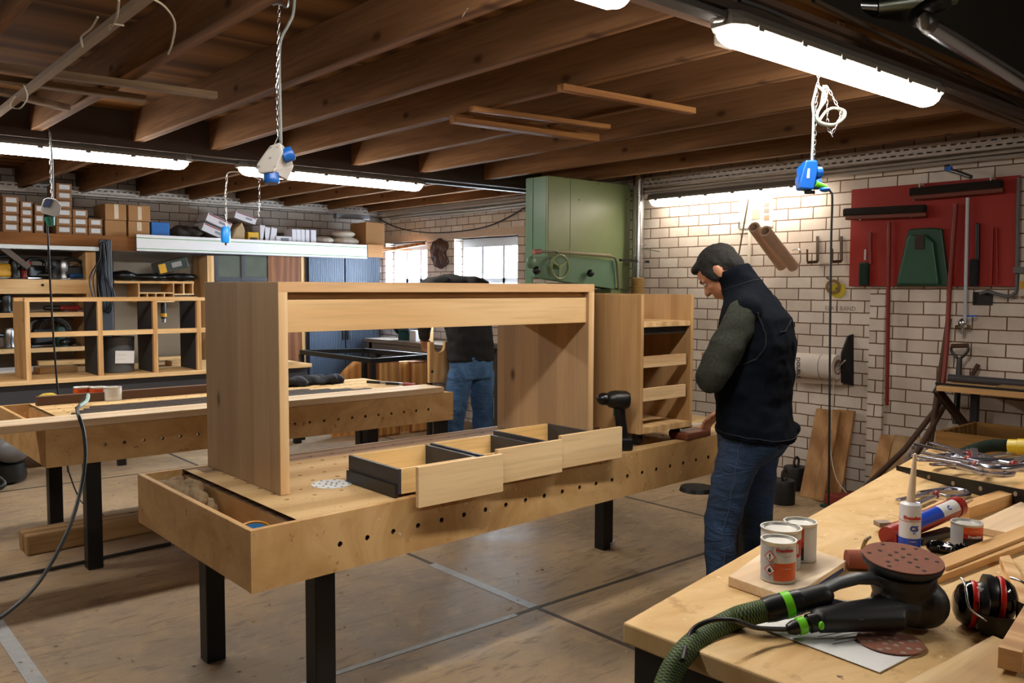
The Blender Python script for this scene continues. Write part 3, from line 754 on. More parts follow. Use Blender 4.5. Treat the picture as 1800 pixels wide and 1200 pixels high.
# jeans
jn = MB()
jn.rings([g.ring(0, f, z, a, bb) for z, f, a, bb in ((.80, -.015, .165, .13), (.86, -.02, .178, .135), (.93, -.01, .17, .125), (1.0, 0, .155, .11))])
jn.ell(W(.085, -.075, .85), .085, .075, .09, g.M); jn.ell(W(-.085, -.09, .85), .085, .075, .09, g.M)
for h_, k_, a_ in ((HL, KL, AL), (HR, KR, AR)):
    jn.cap(W(h_[0], h_[1]-.01, .82), .094, W((h_[0]+k_[0])/2, (h_[1]+k_[1])/2, .66), .082); jn.cap(W((h_[0]+k_[0])/2, (h_[1]+k_[1])/2, .66), .082, W(*k_), .068)
    jn.cap(W(*k_), .068, W(*a_), .064)
def jfold(p, n):
    k = 1 + 1.2*max(0, 1-abs(p.z-.5)/.15) + 1.5*max(0, 1-p.z/.3)
    return p + n*(.006*k*mnoise.noise(V((p.x*8, p.y*8, p.z*20+p.x*12))) + .003*mnoise.noise(p*22))
jeans = solid(jn, 'jeans', jeansm, per, .009, 4, jfold)
for sg in (1, -1):
    pk = [W(.045*sg, -.3, .90), W(.15*sg, -.28, .905), W(.15*sg, -.28, .80), W(.10*sg, -.3, .765), W(.05*sg, -.3, .79)]
    q = []
    for i in range(5):
        for k in range(6): q.append(pk[i].lerp(pk[(i+1) % 5], k/6))
    MB().tube(nearest_path(jeans, q, .001), .0014, 5, close=True).build('pocket_stitching', stitch, jeans)
MB().tube(nearest_path(jeans, [W(.3, -.02, z) for z in [.95-.05*i for i in range(14)]], .0006), .0014, 5).build('side_seam', stitch, jeans)
for a_ in (AL, AR):
    m = MB(); m.cap(W(a_[0], a_[1]-.02, .075), .052, W(a_[0], a_[1]+.02, .13), .055); m.cap(W(a_[0], a_[1]-.03, .055), .05, W(a_[0]*1.12, a_[1]+.17, .045), .046)
    m.hexa([W(a_[0]+x, a_[1]+y, z) for z in (.0, .03) for x, y in ((-.045, -.085), (.045, -.085), (.05, .21), (-.05, .21))])
    solid(m, 'boot', bootm, per, .009, 3)

# --- second person bending at the window side
g2 = Fig(at(828, 640, D=6.65), (.1, .99)); g2.B.z = 0; W2 = g2.W
p2_ = empty('person', (g2.B.x, g2.B.y, 0), 'person in black shirt and faded jeans bending over behind the desk, head out of sight', 'person')
b = MB()
b.cap(W2(0, .3, 1.46), .06, W2(0, .40, 1.38), .052); head(b, W2(0, .50, 1.32), g2.F*.35-V((0, 0, .93)), g2.F*.9+V((0, 0, .3)))
b.rings([g2.ring(0, f, z, a, bb) for z, f, a, bb in ((.9, 0, .15, .10), (1.15, .0, .15, .1), (1.42, .16, .17, .09), (1.5, .2, .08, .06))])
for sg in (1, -1):
    b.cap(W2(.19*sg, .19, 1.47), .05, W2(.27*sg, .25, 1.24), .04); b.cap(W2(.27*sg, .25, 1.24), .04, W2(.16*sg, .45, 1.08), .027)
    hand(b, W2(.16*sg, .45, 1.08), W2(.10*sg, .53, 1.02)-W2(.16*sg, .45, 1.08), V((0, 0, -1)), -sg, .8)
    b.cap(W2(.1*sg, 0, .88), .075, W2(.13*sg, .04, .48), .05); b.cap(W2(.13*sg, .04, .48), .05, W2(.14*sg, 0, .08), .035); b.cap(W2(.14*sg, 0, .05), .035, W2(.15*sg, .14, .04), .03)
solid(b, 'body', skin, p2_, .007, 3)
sw = MB(); sw.rings([g2.ring(0, f, z, a, bb) for z, f, a, bb in ((.93, 0, .195, .13), (1.1, 0.01, .19, .13), (1.3, .08, .21, .14), (1.43, .16, .22, .125), (1.50, .19, .16, .11))])
sw.ell(W2(0, .30, 1.50), .20, .17, .10, g2.M)
for sg in (1, -1):
    sw.cap(W2(.14*sg, .27, 1.50), .09, W2(.2*sg, .3, 1.48), .09)
    sw.cap(W2(.14*sg, .19, 1.50), .085, W2(.21*sg, .2, 1.49), .085); sw.cap(W2(.21*sg, .2, 1.49), .085, W2(.27*sg, .25, 1.24), .062)
    sw.cap(W2(.27*sg, .25, 1.24), .062, W2(.17*sg, .43, 1.10), .045)
solid(sw, 'shirt', plain('black_shirt', '0b0d12', .85), p2_, .011, 4, fold)
jn = MB(); jn.rings([g2.ring(0, f, z, a, bb) for z, f, a, bb in ((.80, 0, .165, .13), (.9, 0, .18, .135), (1.0, 0, .165, .115))])
for sg in (1, -1): jn.cap(W2(.1*sg, 0, .82), .1, W2(.13*sg, .04, .48), .082); jn.cap(W2(.13*sg, .04, .48), .082, W2(.14*sg, 0, .1), .078)
jj = solid(jn, 'jeans', jeans2, p2_, .011, 4, jfold)
q = nearest_path(jj, [W2(-.35, -.05+a, z) for a, z in ((-.06, .62), (.0, .62), (.06, .62), (.06, .54), (.06, .46), (0, .46), (-.06, .46), (-.06, .54))], .003)
MB().tube(q, .003, 6, close=True).build('leg_pocket', plain('pocket_edge', '8fa6c0', .8), jj)
for sg in (1, -1):
    m = MB(); m.cap(W2(.14*sg, -.02, .07), .05, W2(.14*sg, .02, .13), .052); m.cap(W2(.14*sg, -.03, .055), .05, W2(.15*sg, .17, .045), .045); solid(m, 'boot', bootm, p2_, .01, 3)
# ================================================================ shelf wall on the left
def rY(px0, py0, px1, py1, Y):
    c = (px0+px1)/2; return at(px0, py0, Y=Y).x, at(px1, py0, Y=Y).x, at(c, py1, Y=Y).z, at(c, py0, Y=Y).z
def rX(px0, py0, px1, py1, X):
    c = (px0+px1)/2; a, b = at(px0, py0, X=X).y, at(px1, py0, X=X).y; return min(a, b), max(a, b), at(c, py1, X=X).z, at(c, py0, X=X).z
SY = 8.7
labelm = plain('box_label', 'c9cdd2', .7, var=.15, vs=60)
tapem = plain('shiny_tape', 'b9a58a', .25)
sz = at(100, 411, Y=SY).z           # top shelf surface
shelfw = wood('shelf_timber', '6b4528', '8f6038', 'X', .4, 0, rough=.8)
sh = empty('shelf_rack', (1.0, 8.95, 0), 'timber shelf rack along the left wall carrying cardboard boxes and tools', 'shelf rack')
MB().box(-1.2, 5.95-.08, SY+.0, 9.28, sz-.035, sz).build('shelf_board', shelfw, sh)
MB().box(-1.2, at(240, 430, Y=SY).x+.02, SY-.02, SY, sz-.14, sz+.0).build('front_rail', shelfw, sh)
a, b, z0, z1 = rY(0, 430, 180, 441, SY-.03); MB().box(-1.2, b, SY-.05, SY-.02, z0+.01, z0+.05).build('metal_edge', zinc, sh, bevel=.002)
a, b, z0, z1 = rY(0, 491, 166, 499, SY); s2 = z1
MB().box(-1.2, b, SY, 9.28, z0, z1).build('shelf_board', pine_x, sh)
a, b, z0, z1 = rY(0, 499, 166, 516, SY)
MB().box(-1.2, b, SY-.005, SY+.02, z0, z1).build('front_rail', pine_x, sh)
MB().cyl((at(75, 500, Y=SY-.01).x, SY-.012, at(75, 501, Y=SY).z), (at(75, 500, Y=SY-.01).x, SY-.004, at(75, 501, Y=SY).z), .012).build('finger_hole', hole_dark, sh)
s3 = at(80, 549, Y=SY).z; s4 = at(80, 611, Y=SY).z
for zz in (s3, s4): MB().box(-1.2, at(149, 550, Y=SY).x, SY, 9.28, zz-.04, zz).build('shelf_board', pine_x, sh)
for px, mt in ((158, pine_z),):
    a, b, z0, z1 = rY(150, 440, 168, 516, SY+.02); MB().box(a, b, SY+.02, 9.2, .0, z1).build('upright', mt, sh)
MB().box(-1.2, at(166, 500, Y=9.1).x, 9.2, 9.25, .5, sz-.05).build('back_panel', plain('rack_back_paint', '8b8680', .8), sh)
MB().box(at(200, 500, Y=9.22).x, at(362, 500, Y=9.22).x, 9.22, 9.28, .5, sz-.05).build('back_panel', plain('pale_back_board', 'a9a49a', .8, var=.2, vs=3), sh)

n_box = 0
def carton(px0, py0, px1, py1, Y, d, lab, mt=card, label=True, grp='small labelled cartons on the top shelf', tilt=0, lp=(.2, .28, .85, .8), zbase=None, lm=None, cat='box', name='cardboard_box', lx=0):
    x0, x1, z0, z1 = rY(px0, py0, px1, py1, Y)
    if zbase is not None: z1 = zbase+(z1-z0); z0 = zbase
    r = empty(name, ((x0+x1)/2, Y+d/2, z0), lab, cat, grp)
    MB().box(x0+.0015, x1-.0015, Y, Y+d, z0+.001, z1-.0015).build('body', mt, r, bevel=.004)
    w_, h = x1-x0, z1-z0
    if label: MB().box(x0+w_*lp[0], x0+w_*lp[2], Y-.0015, Y, z0+h*lp[1], z0+h*lp[3]).build('label', lm or labelm, r)
    if tilt: r.rotation_euler = (0, radians(tilt), 0)
    return r, (x0, x1, z0, z1)
colsd = [('leftmost', [(4, 33, y, y+16) for y in (386, 370, 354, 339)]), ('second', [(35, 57, y, y+14) for y in (388, 373, 358, 343)]),
         ('third', [(60, 77, y, y+17) for y in (386, 368, 343)]), ('fourth', [(68, 97, y, y+15) for y in ()]),
         ('fifth', [(98, 126, y, y+15) for y in (391, 376, 361, 346, 331, 317)]), ('sixth', [(127, 154, y, y+15) for y in (393, 378, 362)]), ('seventh', [(155, 180, y, y+15) for y in (396, 380)])]
ordn = ['bottom', 'second from bottom', 'third from bottom', 'fourth from bottom', 'fifth from bottom', 'topmost']
cn = {'leftmost': 'leftmost', 'second': 'second', 'third': 'third', 'fifth': 'tallest', 'sixth': 'three high', 'seventh': 'two high'}
for nm, L in colsd:
    zb = sz+.0005
    for k, q in enumerate(L):
        x0, x1, z0, z1 = rY(q[0], q[2], q[1], q[3], SY+.02); h = z1-z0
        tp = 'topmost' if k == len(L)-1 else ordn[k]
        carton(q[0], q[2], q[1], q[3], SY+.02+.01*(k % 2), .34, 'small brown labelled carton, %s in the %s stack on the top shelf' % (tp, cn[nm]), zbase=zb); zb += h
for q, lb in (((184, 383, 222, 411), 'plain brown carton under another, left of the two larger stacks'), ((225, 384, 263, 412), 'brown carton with white tape, under another, right of the two larger stacks')):
    carton(q[0], q[1], q[2], q[3], SY+.03, .38, lb, card2, q[0] > 200, 'larger brown cartons on the top shelf', lp=(.4, .4, .62, .95), zbase=sz+.0005, lm=tapem)
h0 = rY(184, 383, 222, 411, SY+.03); h1 = rY(225, 384, 263, 412, SY+.03)
carton(184, 354, 222, 383, SY+.03, .38, 'brown carton with silver tape, upper one of the left larger stack', card2, True, 'larger brown cartons on the top shelf', lp=(.42, .1, .62, .98), zbase=sz+.0015+h0[3]-h0[2], lm=tapem)
carton(225, 356, 264, 384, SY+.03, .38, 'brown carton with silver tape, upper one of the right larger stack', card2, True, 'larger brown cartons on the top shelf', lp=(.42, .1, .6, .9), zbase=sz+.0015+h1[3]-h1[2], lm=tapem)
def flat(px0, py0, px1, py1, Y, d, name, mt, lab, cat, bevel=.004, parent=None, zb=None):
    x0, x1, z0, z1 = rY(px0, py0, px1, py1, Y)
    if zb is not None: z1 = zb + z1-z0; z0 = zb
    o = MB().box(x0, x1, Y, Y+d, z0, z1).build(name, mt, parent, bevel=bevel)
    return tag(o, lab, cat) if parent is None else o
flat(155, 347, 181, 380, SY+.2, .2, 'storage_case', black, 'black case standing behind the two high stack of small cartons', 'case', zb=sz+.001)
flat(266, 385, 298, 413, SY+.06, .2, 'cardboard_tray', plain('blue_card', '1260a8', .6), 'blue open display box on the top shelf beside the larger cartons', 'box', zb=sz+.001)
# heap of dark rags / straps
m = MB()
for k in range(26): m.ell((at(300+k*2.0, 400, Y=SY+.2).x, SY+.1+.18*random.random(), sz+.04+.07*random.random()), .07, .07, .045, None, 10, 6)
def rough_(p, n): return p + n*(.012*mnoise.noise(p*14))
tag(solid(m, 'rag_heap', plain('dark_rags', '2a211b', .95, var=.4, vs=14), None, .014, 2, rough_), 'dark brown heap of rags behind the end of the white guide rail', 'rags')
def tilt_box(px, py, L, H, ang, lab, mt, d=.25, Y=SY+.05, stripe=True, zoff=0):
    c = at(px, py, Y=Y); r = empty('abrasive_box', (c.x, Y+d/2, c.z), lab, 'box', 'white boxes on the top shelf')
    MB().box(c.x-L/2, c.x+L/2, Y, Y+d, c.z-H/2, c.z+H/2).build('body', mt, r, bevel=.003)
    if stripe:
        MB().box(c.x-L/2+.01, c.x+L/2-.01, Y-.001, Y, c.z+H*.32, c.z+H*.45).build('print_stripe', plain('red_print', '8a2430', .6), r)
        MB().box(c.x-L*.0, c.x+L*.3, Y-.001, Y, c.z-H*.15, c.z+H*.15).build('print_picture', plain('grey_print', '7d7d86', .6), r)
    r.rotation_euler = (0, radians(ang), 0); return r
whitebox = plain('white_carton', 'c6c3c8', .6, var=.05)
tilt_box(378, 407, .27, .085, 22, 'white box tilted on the heap above the guide rail, lower of two', whitebox)
tilt_box(385, 390, .27, .085, 22, 'white box with picture, tilted, upper of two by the rag heap', whitebox)
tilt_box(432, 383, .24, .075, 16, 'white box tilted on top of the yellow box', whitebox, Y=SY+.1)
m = MB(); c = at(417, 420, Y=SY+.08); m.extr([(c.x-.08, SY+.06, sz+.001), (c.x+.08, SY+.06, sz+.001), (c.x+.08, SY+.06, sz+.12), (c.x+.05, SY+.06, sz+.20), (c.x-.02, SY+.06, sz+.14)], (0, .2, 0))
tag(m.build('paper_bag', plain('kraft_paper', 'a98c68', .7), bevel=.01), 'brown paper bag on the top shelf left of the yellow box', 'bag')
yb_ = plain('yellow_carton', 'c99a10', .6)
r, q = carton(436, 404, 455, 421, SY+.04, .15, 'small yellow box with round pictures on the top shelf', yb_, True, None, zbase=sz+.001, lp=(.15, .1, .85, .45), lm=plain('brown_print', '4b3a20', .6))
for i, (a, b_, c_, an) in enumerate(((457, 391, 466, 0), (461, 394, 471, 10), (474, 395, 484, 8))):
    x0, x1, z0, z1 = rY(a, b_, c_, 421, SY+.06); o = MB().box(x0, x1, SY+.06, SY+.26, sz+.001, sz+.001+z1-z0).build('folder', whitebox, bevel=.002)
    o.rotation_euler = (0, radians(an), 0); o.location.x += .0; tag(o, 'white upright folder box right of the yellow box, %s of three' % ('nearest', 'middle', 'furthest')[i], 'box', 'white boxes on the top shelf')
carton(485, 411, 513, 423, SY+.05, .2, 'low white box lying flat between upright white boxes', whitebox, True, 'white boxes on the top shelf', zbase=sz+.001, lp=(.3, .2, .8, .75), lm=plain('grey_print2', '77777f', .6))
for i, (a, c_, t_) in enumerate(((513, 521, 'first'), (521, 529, 'second'), (529, 536, 'third'), (537, 544, 'fourth'), (546, 556, 'fifth'))):
    x0, x1, z0, z1 = rY(a, 399, c_, 424, SY+.05); o = MB().box(x0+.002, x1-.002, SY+.05, SY+.25, sz+.001, sz+.001+z1-z0).build('upright_box', whitebox, bevel=.002)
    tag(o, 'upright narrow white box, %s from left in the row beside the white sacks' % t_, 'box', 'row of upright white boxes')
sackm = plain('sack_plastic', 'b9ad9f', .4, var=.2, vs=12, bump=.6, bs=16, bd=.02)
for i, (px, wv, hh, z_, lb) in enumerate(((572, .11, .05, .0, 'small pale sack lying on the shelf beside the white boxes'), (610, .17, .055, .0, 'lower large pale sack on the shelf beside the big carton'), (606, .15, .045, .085, 'upper pale sack lying over another on the top shelf'))):
    c = at(px, 420, Y=SY+.12); m = MB(); m.ell((c.x, SY+.16, sz+.052+z_*.98), wv, .12, hh, None, 18, 10)
    o = m.build('sack', sackm, smooth=60); tag(o, lb, 'sack', 'pale sacks on the top shelf')
carton(643, 388, 676, 430, SY+.02, .36, 'brown cardboard box at the right end of the top shelf', card2, False, None, zbase=sz+.001)
x0, x1, z0, z1 = rY(646, 430, 673, 452, SY-.02); MB().box(x0, x1, SY-.03, SY-.001, z0, z1).build('end_block', wood('orange_pine', 'b07a48', 'd09a62', 'X', 0, 0), sh)
# guide rail
x0, x1, z0, z1 = rY(240, 415, 645, 442, SY-.05); zc0 = at(240, 442, Y=SY-.05).z; gz0 = at(240, 441, Y=SY-.05).z; gz1 = at(645, 455, Y=SY-.05).z
gr = empty('guide_rail', (x0, SY-.06, gz0), 'long white aluminium guide rail with green strips fixed in front of the top shelf', 'guide rail')
dz = gz1-gz0; Hh = .16
def gbar(za, zb, d, nm, mt):
    MB().hexa([(x0, SY-.05-d, gz0+za), (x1, SY-.05-d, gz1+za), (x1, SY-.04, gz1+za), (x0, SY-.04, gz0+za), (x0, SY-.05-d, gz0+zb), (x1, SY-.05-d, gz1+zb), (x1, SY-.04, gz1+zb), (x0, SY-.04, gz0+zb)]).build(nm, mt, gr)
gbar(0, Hh, .0, 'rail_profile', plain('rail_aluminium', 'e2e2e6', .4, 0, .03))
grn = plain('green_strip', '3f8f2a', .5)
gbar(.022, .028, .003, 'green_strip', grn); gbar(Hh-.035, Hh-.029, .003, 'green_strip', grn); gbar(.045, .052, .004, 'rib', plain('rib_white', 'e0e0e4', .3)); gbar(.0, .006, .004, 'rib', plain('rib_grey', '9fa2a8', .3))

# posts with hanging cables
a, b, z0, z1 = rY(170, 430, 196, 560, SY-.02)
tag(MB().box(a+.02, b, SY-.03, SY+.12, 0, sz-.036).build('wall_column', plain('blue_grey_column', '323a44', .5), bevel=.006), 'dark blue grey column with cables hung on it beside the shelf rack', 'column')
cab_m = plain('black_cable', '0c0d0f', .5)
m = MB(); cxx = at(183, 450, Y=SY-.08).x; zt = at(183, 425, Y=SY).z; zb = at(183, 548, Y=SY).z
for k in range(7):
    ph = k*.9; P = []
    for i in range(13):
        t = 2*pi*i/12; P.append((cxx+.05*sin(t)*(.5+.2*k)*(1.35 if cos(t) < 0 else .35)+.03*sin(ph), SY-.05-.010*k, (zt+zb)/2+((zt-zb)/2)*cos(t)*(1+.04*sin(ph))))
    m.tube(catmull(P[:-1], 3, True), .0055, 6, close=True)
tag(m.build('cable_coil', cab_m, smooth=60), 'long coil of black cables hanging on the dark column', 'cable')

# tools and clutter on the rack shelves
red_t = plain('tool_red', '7a1d18', .4); yel_t = plain('tool_yellow', 'c49212', .4); grn_t = plain('tool_green', '123f3a', .5); steel_t = metal('tool_steel', '9a9ca0', .3); blu_t = plain('tool_blue', '14406e', .5)
def power_tool(px, zs, sc, ang, mt, lab, kind=0, Y=SY+.12):
    c = at(px, 480, Y=Y); x = c.x
    r = empty('power_tool', (x, Y, zs), lab, 'power tool', 'power tools on the shelf rack')
    ca, sa = cos(ang), sin(ang)
    def q(a, b_, z): return V((x + (a*ca-b_*sa)*sc, Y + (a*sa+b_*ca)*sc, zs + z*sc))
    if kind == 0:   # router / grinder upright
        m = MB(); m.lathe([(0, 0), (.07, 0), (.07, .01), (.05, .012), (.045, .06), (.05, .08), (.052, .15), (.04, .18), (0, .185)], q(0, 0, .0)+V((0, 0, .001)), (0, 0, 1), 18); m.build('motor_body', mt, r, smooth=40)
        for sg in (-1, 1): MB().cap(q(.05*sg, 0, .09), .014*sc, q(.10*sg, 0, .10), .017*sc).build('handle', black, r, smooth=60)
    elif kind == 1: # grinder lying
        m = MB(); m.cap(q(-.13, 0, .045), .028*sc, q(.06, 0, .04), .036*sc); m.build('motor_body', mt, r, smooth=50)
        m = MB(); m.lathe([(0, .0), (.062*sc, .0), (.062*sc, .008*sc), (.03*sc, .03*sc), (0, .03*sc)], q(.09, 0, .004), (0, 0, 1), 20); m.build('guard', steel_t, r, smooth=40)
        MB().cap(q(.08, .03, .05), .013*sc, q(.08, .12, .06), .015*sc).build('side_handle', black, r, smooth=50)
    elif kind == 2: # jigsaw / drill with D handle
        m = MB(); m.obox(q(0, 0, .01), .2*sc, .07*sc, .012*sc, Matrix.Rotation(ang, 3, 'Z')); m.build('base_plate', steel_t, r, bevel=.003)
        m = MB(); m.obox(q(0, 0, .065), .16*sc, .06*sc, .10*sc, Matrix.Rotation(ang, 3, 'Z')); m.build('motor_body', mt, r, bevel=.015*sc)
        MB().tube(catmull([q(-.09, 0, .08), q(-.08, 0, .15), q(0, 0, .17), q(.08, 0, .15), q(.085, 0, .10)], 5), .014*sc, 10).build('handle', black, r, smooth=60)
    return r
TS = [(10, s2, 1.2, .3, yel_t, 2, 'yellow power tool at the far left of the upper tool shelf'), (27, s2, .9, .2, black, 0, 'black router standing right of the yellow tool'), (45, s2, 1.0, 1.2, red_t, 0, 'dark red router on the upper tool shelf'),
      (62, s2, 1.1, .5, black, 2, 'black saw with top handle on the upper tool shelf'), (80, s2, .9, .1, black, 1, 'black grinder behind the hanging cord'), (95, s2, 1.0, .8, black, 0, 'black plunge router left of the steel one'),
      (112, s2, 1.15, .4, steel_t, 0, 'steel coloured router near the right of the upper tool shelf'), (127, s2, 1.1, .2, black, 2, 'black jigsaw right of the steel router'), (140, s2, .8, .6, blu_t, 1, 'blue tool at the right end of the upper tool shelf'),
      (75, s4, 1.5, .3, black, 2, 'large black saw on the lower tool shelf'), (103, s4, 1.2, .2, grn_t, 0, 'dark green router on the lower tool shelf'), (12, s4, 1.3, .4, steel_t, 0, 'grey tool left on the lower tool shelf'), (118, s4, 1.0, .9, black, 1, 'black sander at the right of the lower tool shelf'),
      (8, s3, 1.1, .6, black, 0, 'black tool on the middle shelf behind the frame left side'), (100, s3, .8, 0, black, 1, 'black grinder lying on the middle shelf'), (126, s3, .8, .3, red_t, 1, 'brownish red grinder on the middle shelf')]
for px, z_, s_, an, mt, kd, lb in TS: power_tool(px, z_+.001, s_, an, mt, lb, kd)
m = MB(); m.bar(at(0, 432, Y=SY+.0), at(50, 470, Y=SY+.02), .03, .05); o = tag(m.build('wood_batten', plain('grey_batten', '5d5048', .8)), 'grey batten slanting in front of the tools at the far left', 'batten')
m = MB(); c = at(95, 612, Y=SY+.1)
for rr in (.13, .12, .105): m.tube([(c.x+rr*cos(t), SY+.02+.004*k, s4+.14+rr*sin(t)) for k, t in enumerate([2*pi*i/28 for i in range(28)])], .006, 6, close=True)
tag(m.build('hose_coil', cab_m, smooth=60), 'round black hose coil behind the timber frame', 'hose')

# small shelf with cubby holes on the pale panel
cs_ = empty('cubby_shelf', (at(270, 494, Y=SY+.1).x, SY+.2, at(270, 494, Y=SY+.1).z), 'small pine shelf with pigeonholes on the pale panel', 'shelf')
x0, x1, z0, z1 = rY(201, 494, 341, 498, SY+.05); zsh = z1
MB().box(x0, x1, SY+.05, 9.2, z0, z1).build('shelf_board', pine_x, cs_)
xa = at(243, 500, Y=SY+.05).x; xb = at(304, 500, Y=SY+.05).x; zc_ = at(270, 516, Y=SY+.05).z; zd_ = at(270, 529, Y=SY+.05).z
for px, zz in ((243, zd_), (304, zd_), (258, zc_), (273, zc_), (288, zc_), (322, zc_), (338, zc_)):
    x = at(px, 500, Y=SY+.05).x
    if px in (243, 304, 322, 338): MB().box(x, x+.014, SY+.055, 9.1, zz, z0).build('divider', pine_z, cs_)
    else: MB().box(x, x+.012, SY+.055, 9.1, zd_, zc_).build('divider', pine_z, cs_)
MB().box(xa+.014, xb, SY+.055, 9.1, zc_, zc_+.014).build('shelf_board', pine_x, cs_)
MB().box(xa, xb+.014, SY+.055, 9.1, zd_-.012, zd_).build('shelf_board', pine_x, cs_)
MB().box(xb+.014, x1, SY+.055, 9.1, zc_-.012, zc_).build('shelf_board', pine_x, cs_)
# black bag and clear case on it
m = MB(); c = at(225, 490, Y=SY+.2); m.ell((c.x-.05, SY+.2, zsh+.055), .13, .1, .05); m.ell((c.x+.2, SY+.2, zsh+.04), .2, .1, .035); m.ell((c.x+.5, SY+.2, zsh+.045), .2, .1, .04)
tag(solid(m, 'tool_bag', black, None, .014, 3, rough_), 'long black soft tool bag lying on the pigeonhole shelf', 'bag')
r = empty('clear_tool_case', (at(308, 480, Y=SY+.1).x, SY+.15, zsh+.09), 'clear lidded tool case with a yellow label resting on the black bag', 'case')
cx = at(308, 480, Y=SY+.1).x; MB().box(cx-.17, cx+.15, SY+.1, SY+.25, zsh+.085, zsh+.2).build('case_shell', plain('smoked_clear', '3c423e', .15), r, bevel=.012)
MB().box(cx-.15, cx-.08, SY+.097, SY+.0995, zsh+.09, zsh+.18).build('label', yel_t, r); MB().box(cx-.02, cx+.08, SY+.097, SY+.0995, zsh+.12, zsh+.17).build('label', steel_t, r)
r.rotation_euler = (0, radians(-14), 0); r.location.z += .02
# torch hanging
x = at(288, 560, Y=SY+.2).x; fl = empty('torch', (x, SY+.2, at(288, 560, Y=SY+.2).z), 'black torch with a yellow ring hanging on the pale panel', 'torch')
zt_, zb_ = at(288, 532, Y=SY+.2).z, at(290, 560, Y=SY+.2).z
MB().cyl((x, SY+.2, zt_), (x, SY+.2, zb_), .028).build('tube', black, fl, smooth=40); MB().cyl((x+.0, SY+.2, zb_+.02), (x, SY+.2, zb_+.055), .031).build('ring', yel_t, fl, smooth=40); MB().cyl((x, SY+.2, zb_-.035), (x, SY+.2, zb_), .02).build('lens', steel_t, fl, smooth=40)

# glazed door cabinet and brown door
gc = empty('glazed_cabinet', (at(430, 480, Y=SY+.1).x, SY+.3, 0), 'dark framed glass fronted cupboard behind the desk, under the guide rail', 'cupboard')
def pan(px0, py0, px1, py1, nm, mt, par, Y=SY+.05, d=.03, z0=None):
    x0, x1, za, z1 = rY(px0, py0, px1, py1, Y)
    return MB().box(x0, x1, Y, Y+d, za if z0 is None else z0, z1).build(nm, mt, par, bevel=.002)
pan(364, 449, 376, 500, 'side_panel', pine_z, gc, z0=.02, d=.4)
pan(377, 449, 384, 500, 'door_frame', darkgrey, gc, z0=.7); pan(424, 449, 431, 500, 'door_frame', darkgrey, gc, z0=.7); pan(384, 487, 424, 494, 'door_frame', darkgrey, gc); pan(431, 487, 470, 494, 'door_frame', darkgrey, gc)
gl = plain('greenish_glass', '5d6259', .12, 0, .25, 5)
pan(384, 449, 424, 487, 'pane', gl, gc, SY+.06, .01); pan(431, 449, 470, 487, 'pane', gl, gc, SY+.06, .01)
pan(377, 494, 470, 640, 'lower_door', darkgrey, gc, z0=.05); pan(384, 449, 424, 487, 'cupboard_back', darkgrey, gc, SY+.35, .02)
tag(pan(471, 449, 528, 640, 'wooden_sheet', brownwood, None, z0=.0), 'reddish brown wooden panel between glazed cupboard and blue tambour cabinet', 'panel')
tag(pan(529, 449, 536, 640, 'upright_board', pine_z, None, z0=.0, d=.3), 'light pine upright board beside the blue tambour cabinet', 'board')
# tambour cabinet
tc = empty('tambour_cabinet', (at(600, 500, Y=SY+.02).x, SY+.25, 0), 'blue grey tambour cabinet with vertical ribbed doors in the corner', 'cabinet')
x0, x1, z0, z1 = rY(538, 450, 669, 650, SY+.02); z1 = at(600, 449, Y=SY).z
tb = plain('tambour_blue', '4c5b70', .4, .1, .08); tbf = plain('tambour_frame', '27344a', .4)
MB().box(x0, x1, SY+.04, SY+.45, 0, z1).build('body', tbf, tc)
for s_, (a, b_) in enumerate(((x0+.03, (x0+x1)/2-.008), ((x0+x1)/2+.008, x1-.03))):
    m = MB(); n = 22; w_ = (b_-a)/n; prof = []
    for k in range(n):
        xk = a+k*w_; prof += [(xk+w_*.12, SY+.012), (xk+w_*.88, SY+.012), (xk+w_*.94, SY+.02), (xk+w_*1.06, SY+.02)]
    prof = [(a, SY+.02)] + prof[:-1] + [(b_, SY+.02), (b_, SY+.038), (a, SY+.038)]
    m.prism(prof, .04, z1-.01); m.build('tambour_door', tb, tc)
for sg in (-1, 1): MB().box((x0+x1)/2+sg*.03-.012, (x0+x1)/2+sg*.03+.012, SY-.0, SY+.013, at(600, 597, Y=SY).z, at(600, 579, Y=SY).z).build('handle', black, tc, bevel=.003)
m = MB().bar(at(669, 441, Y=8.95), at(745, 428, X=5.8), .05, .035); tag(m.build('curtain_board', wood('orange_board', 'a86a38', 'c88750', 'X', 0, 0)), 'orange brown batten across the top of the corner window', 'batten')

# ================================================================ third bench with the timber cubby frame
B3 = .768; y3 = at(170, 661, Z=B3).y
wb = empty('long_counter', (1.6, y3+.5, 0), 'long dark fronted counter behind the rear workbench, holding the open timber frame', 'counter')
MB().box(-1.0, 3.9, y3-.02, y3+1.0, B3-.035, B3).build('worktop', pine_x, wb, bevel=.003)
MB().box(-1.0, 3.88, y3+.03, y3+.07, .47, B3-.036).build('apron', darkgrey, wb)
for x in (-.9, .6, 2.2, 3.8):
    for y in (y3+.04, y3+.9): MB().box(x-.03, x+.03, y+.03, y+.09, 0, B3-.036).build('leg', black_metal, wb)
uf = empty('cubby_unit', (2.1, y3+.25, B3), 'open pine frame unit with dark dividers standing on the long counter', 'frame')
Yf = y3+.0; ztop = at(190, 523, Y=Yf).z; fx0 = at(45, 600, Y=Yf).x; fx1 = at(352, 600, Y=Yf).x+.12; dpt = .42
MB().box(fx0, fx0+.035, Yf, Yf+dpt, B3+.001, ztop-.03).build('side_panel', pine_z, uf, bevel=.002)
MB().box(fx0, fx1, Yf, Yf+.05, ztop-.03, ztop).build('top_rail', pine_x, uf, bevel=.002); MB().box(fx0, fx1, Yf+dpt-.05, Yf+dpt, ztop-.03, ztop).build('top_rail', pine_x, uf, bevel=.002)
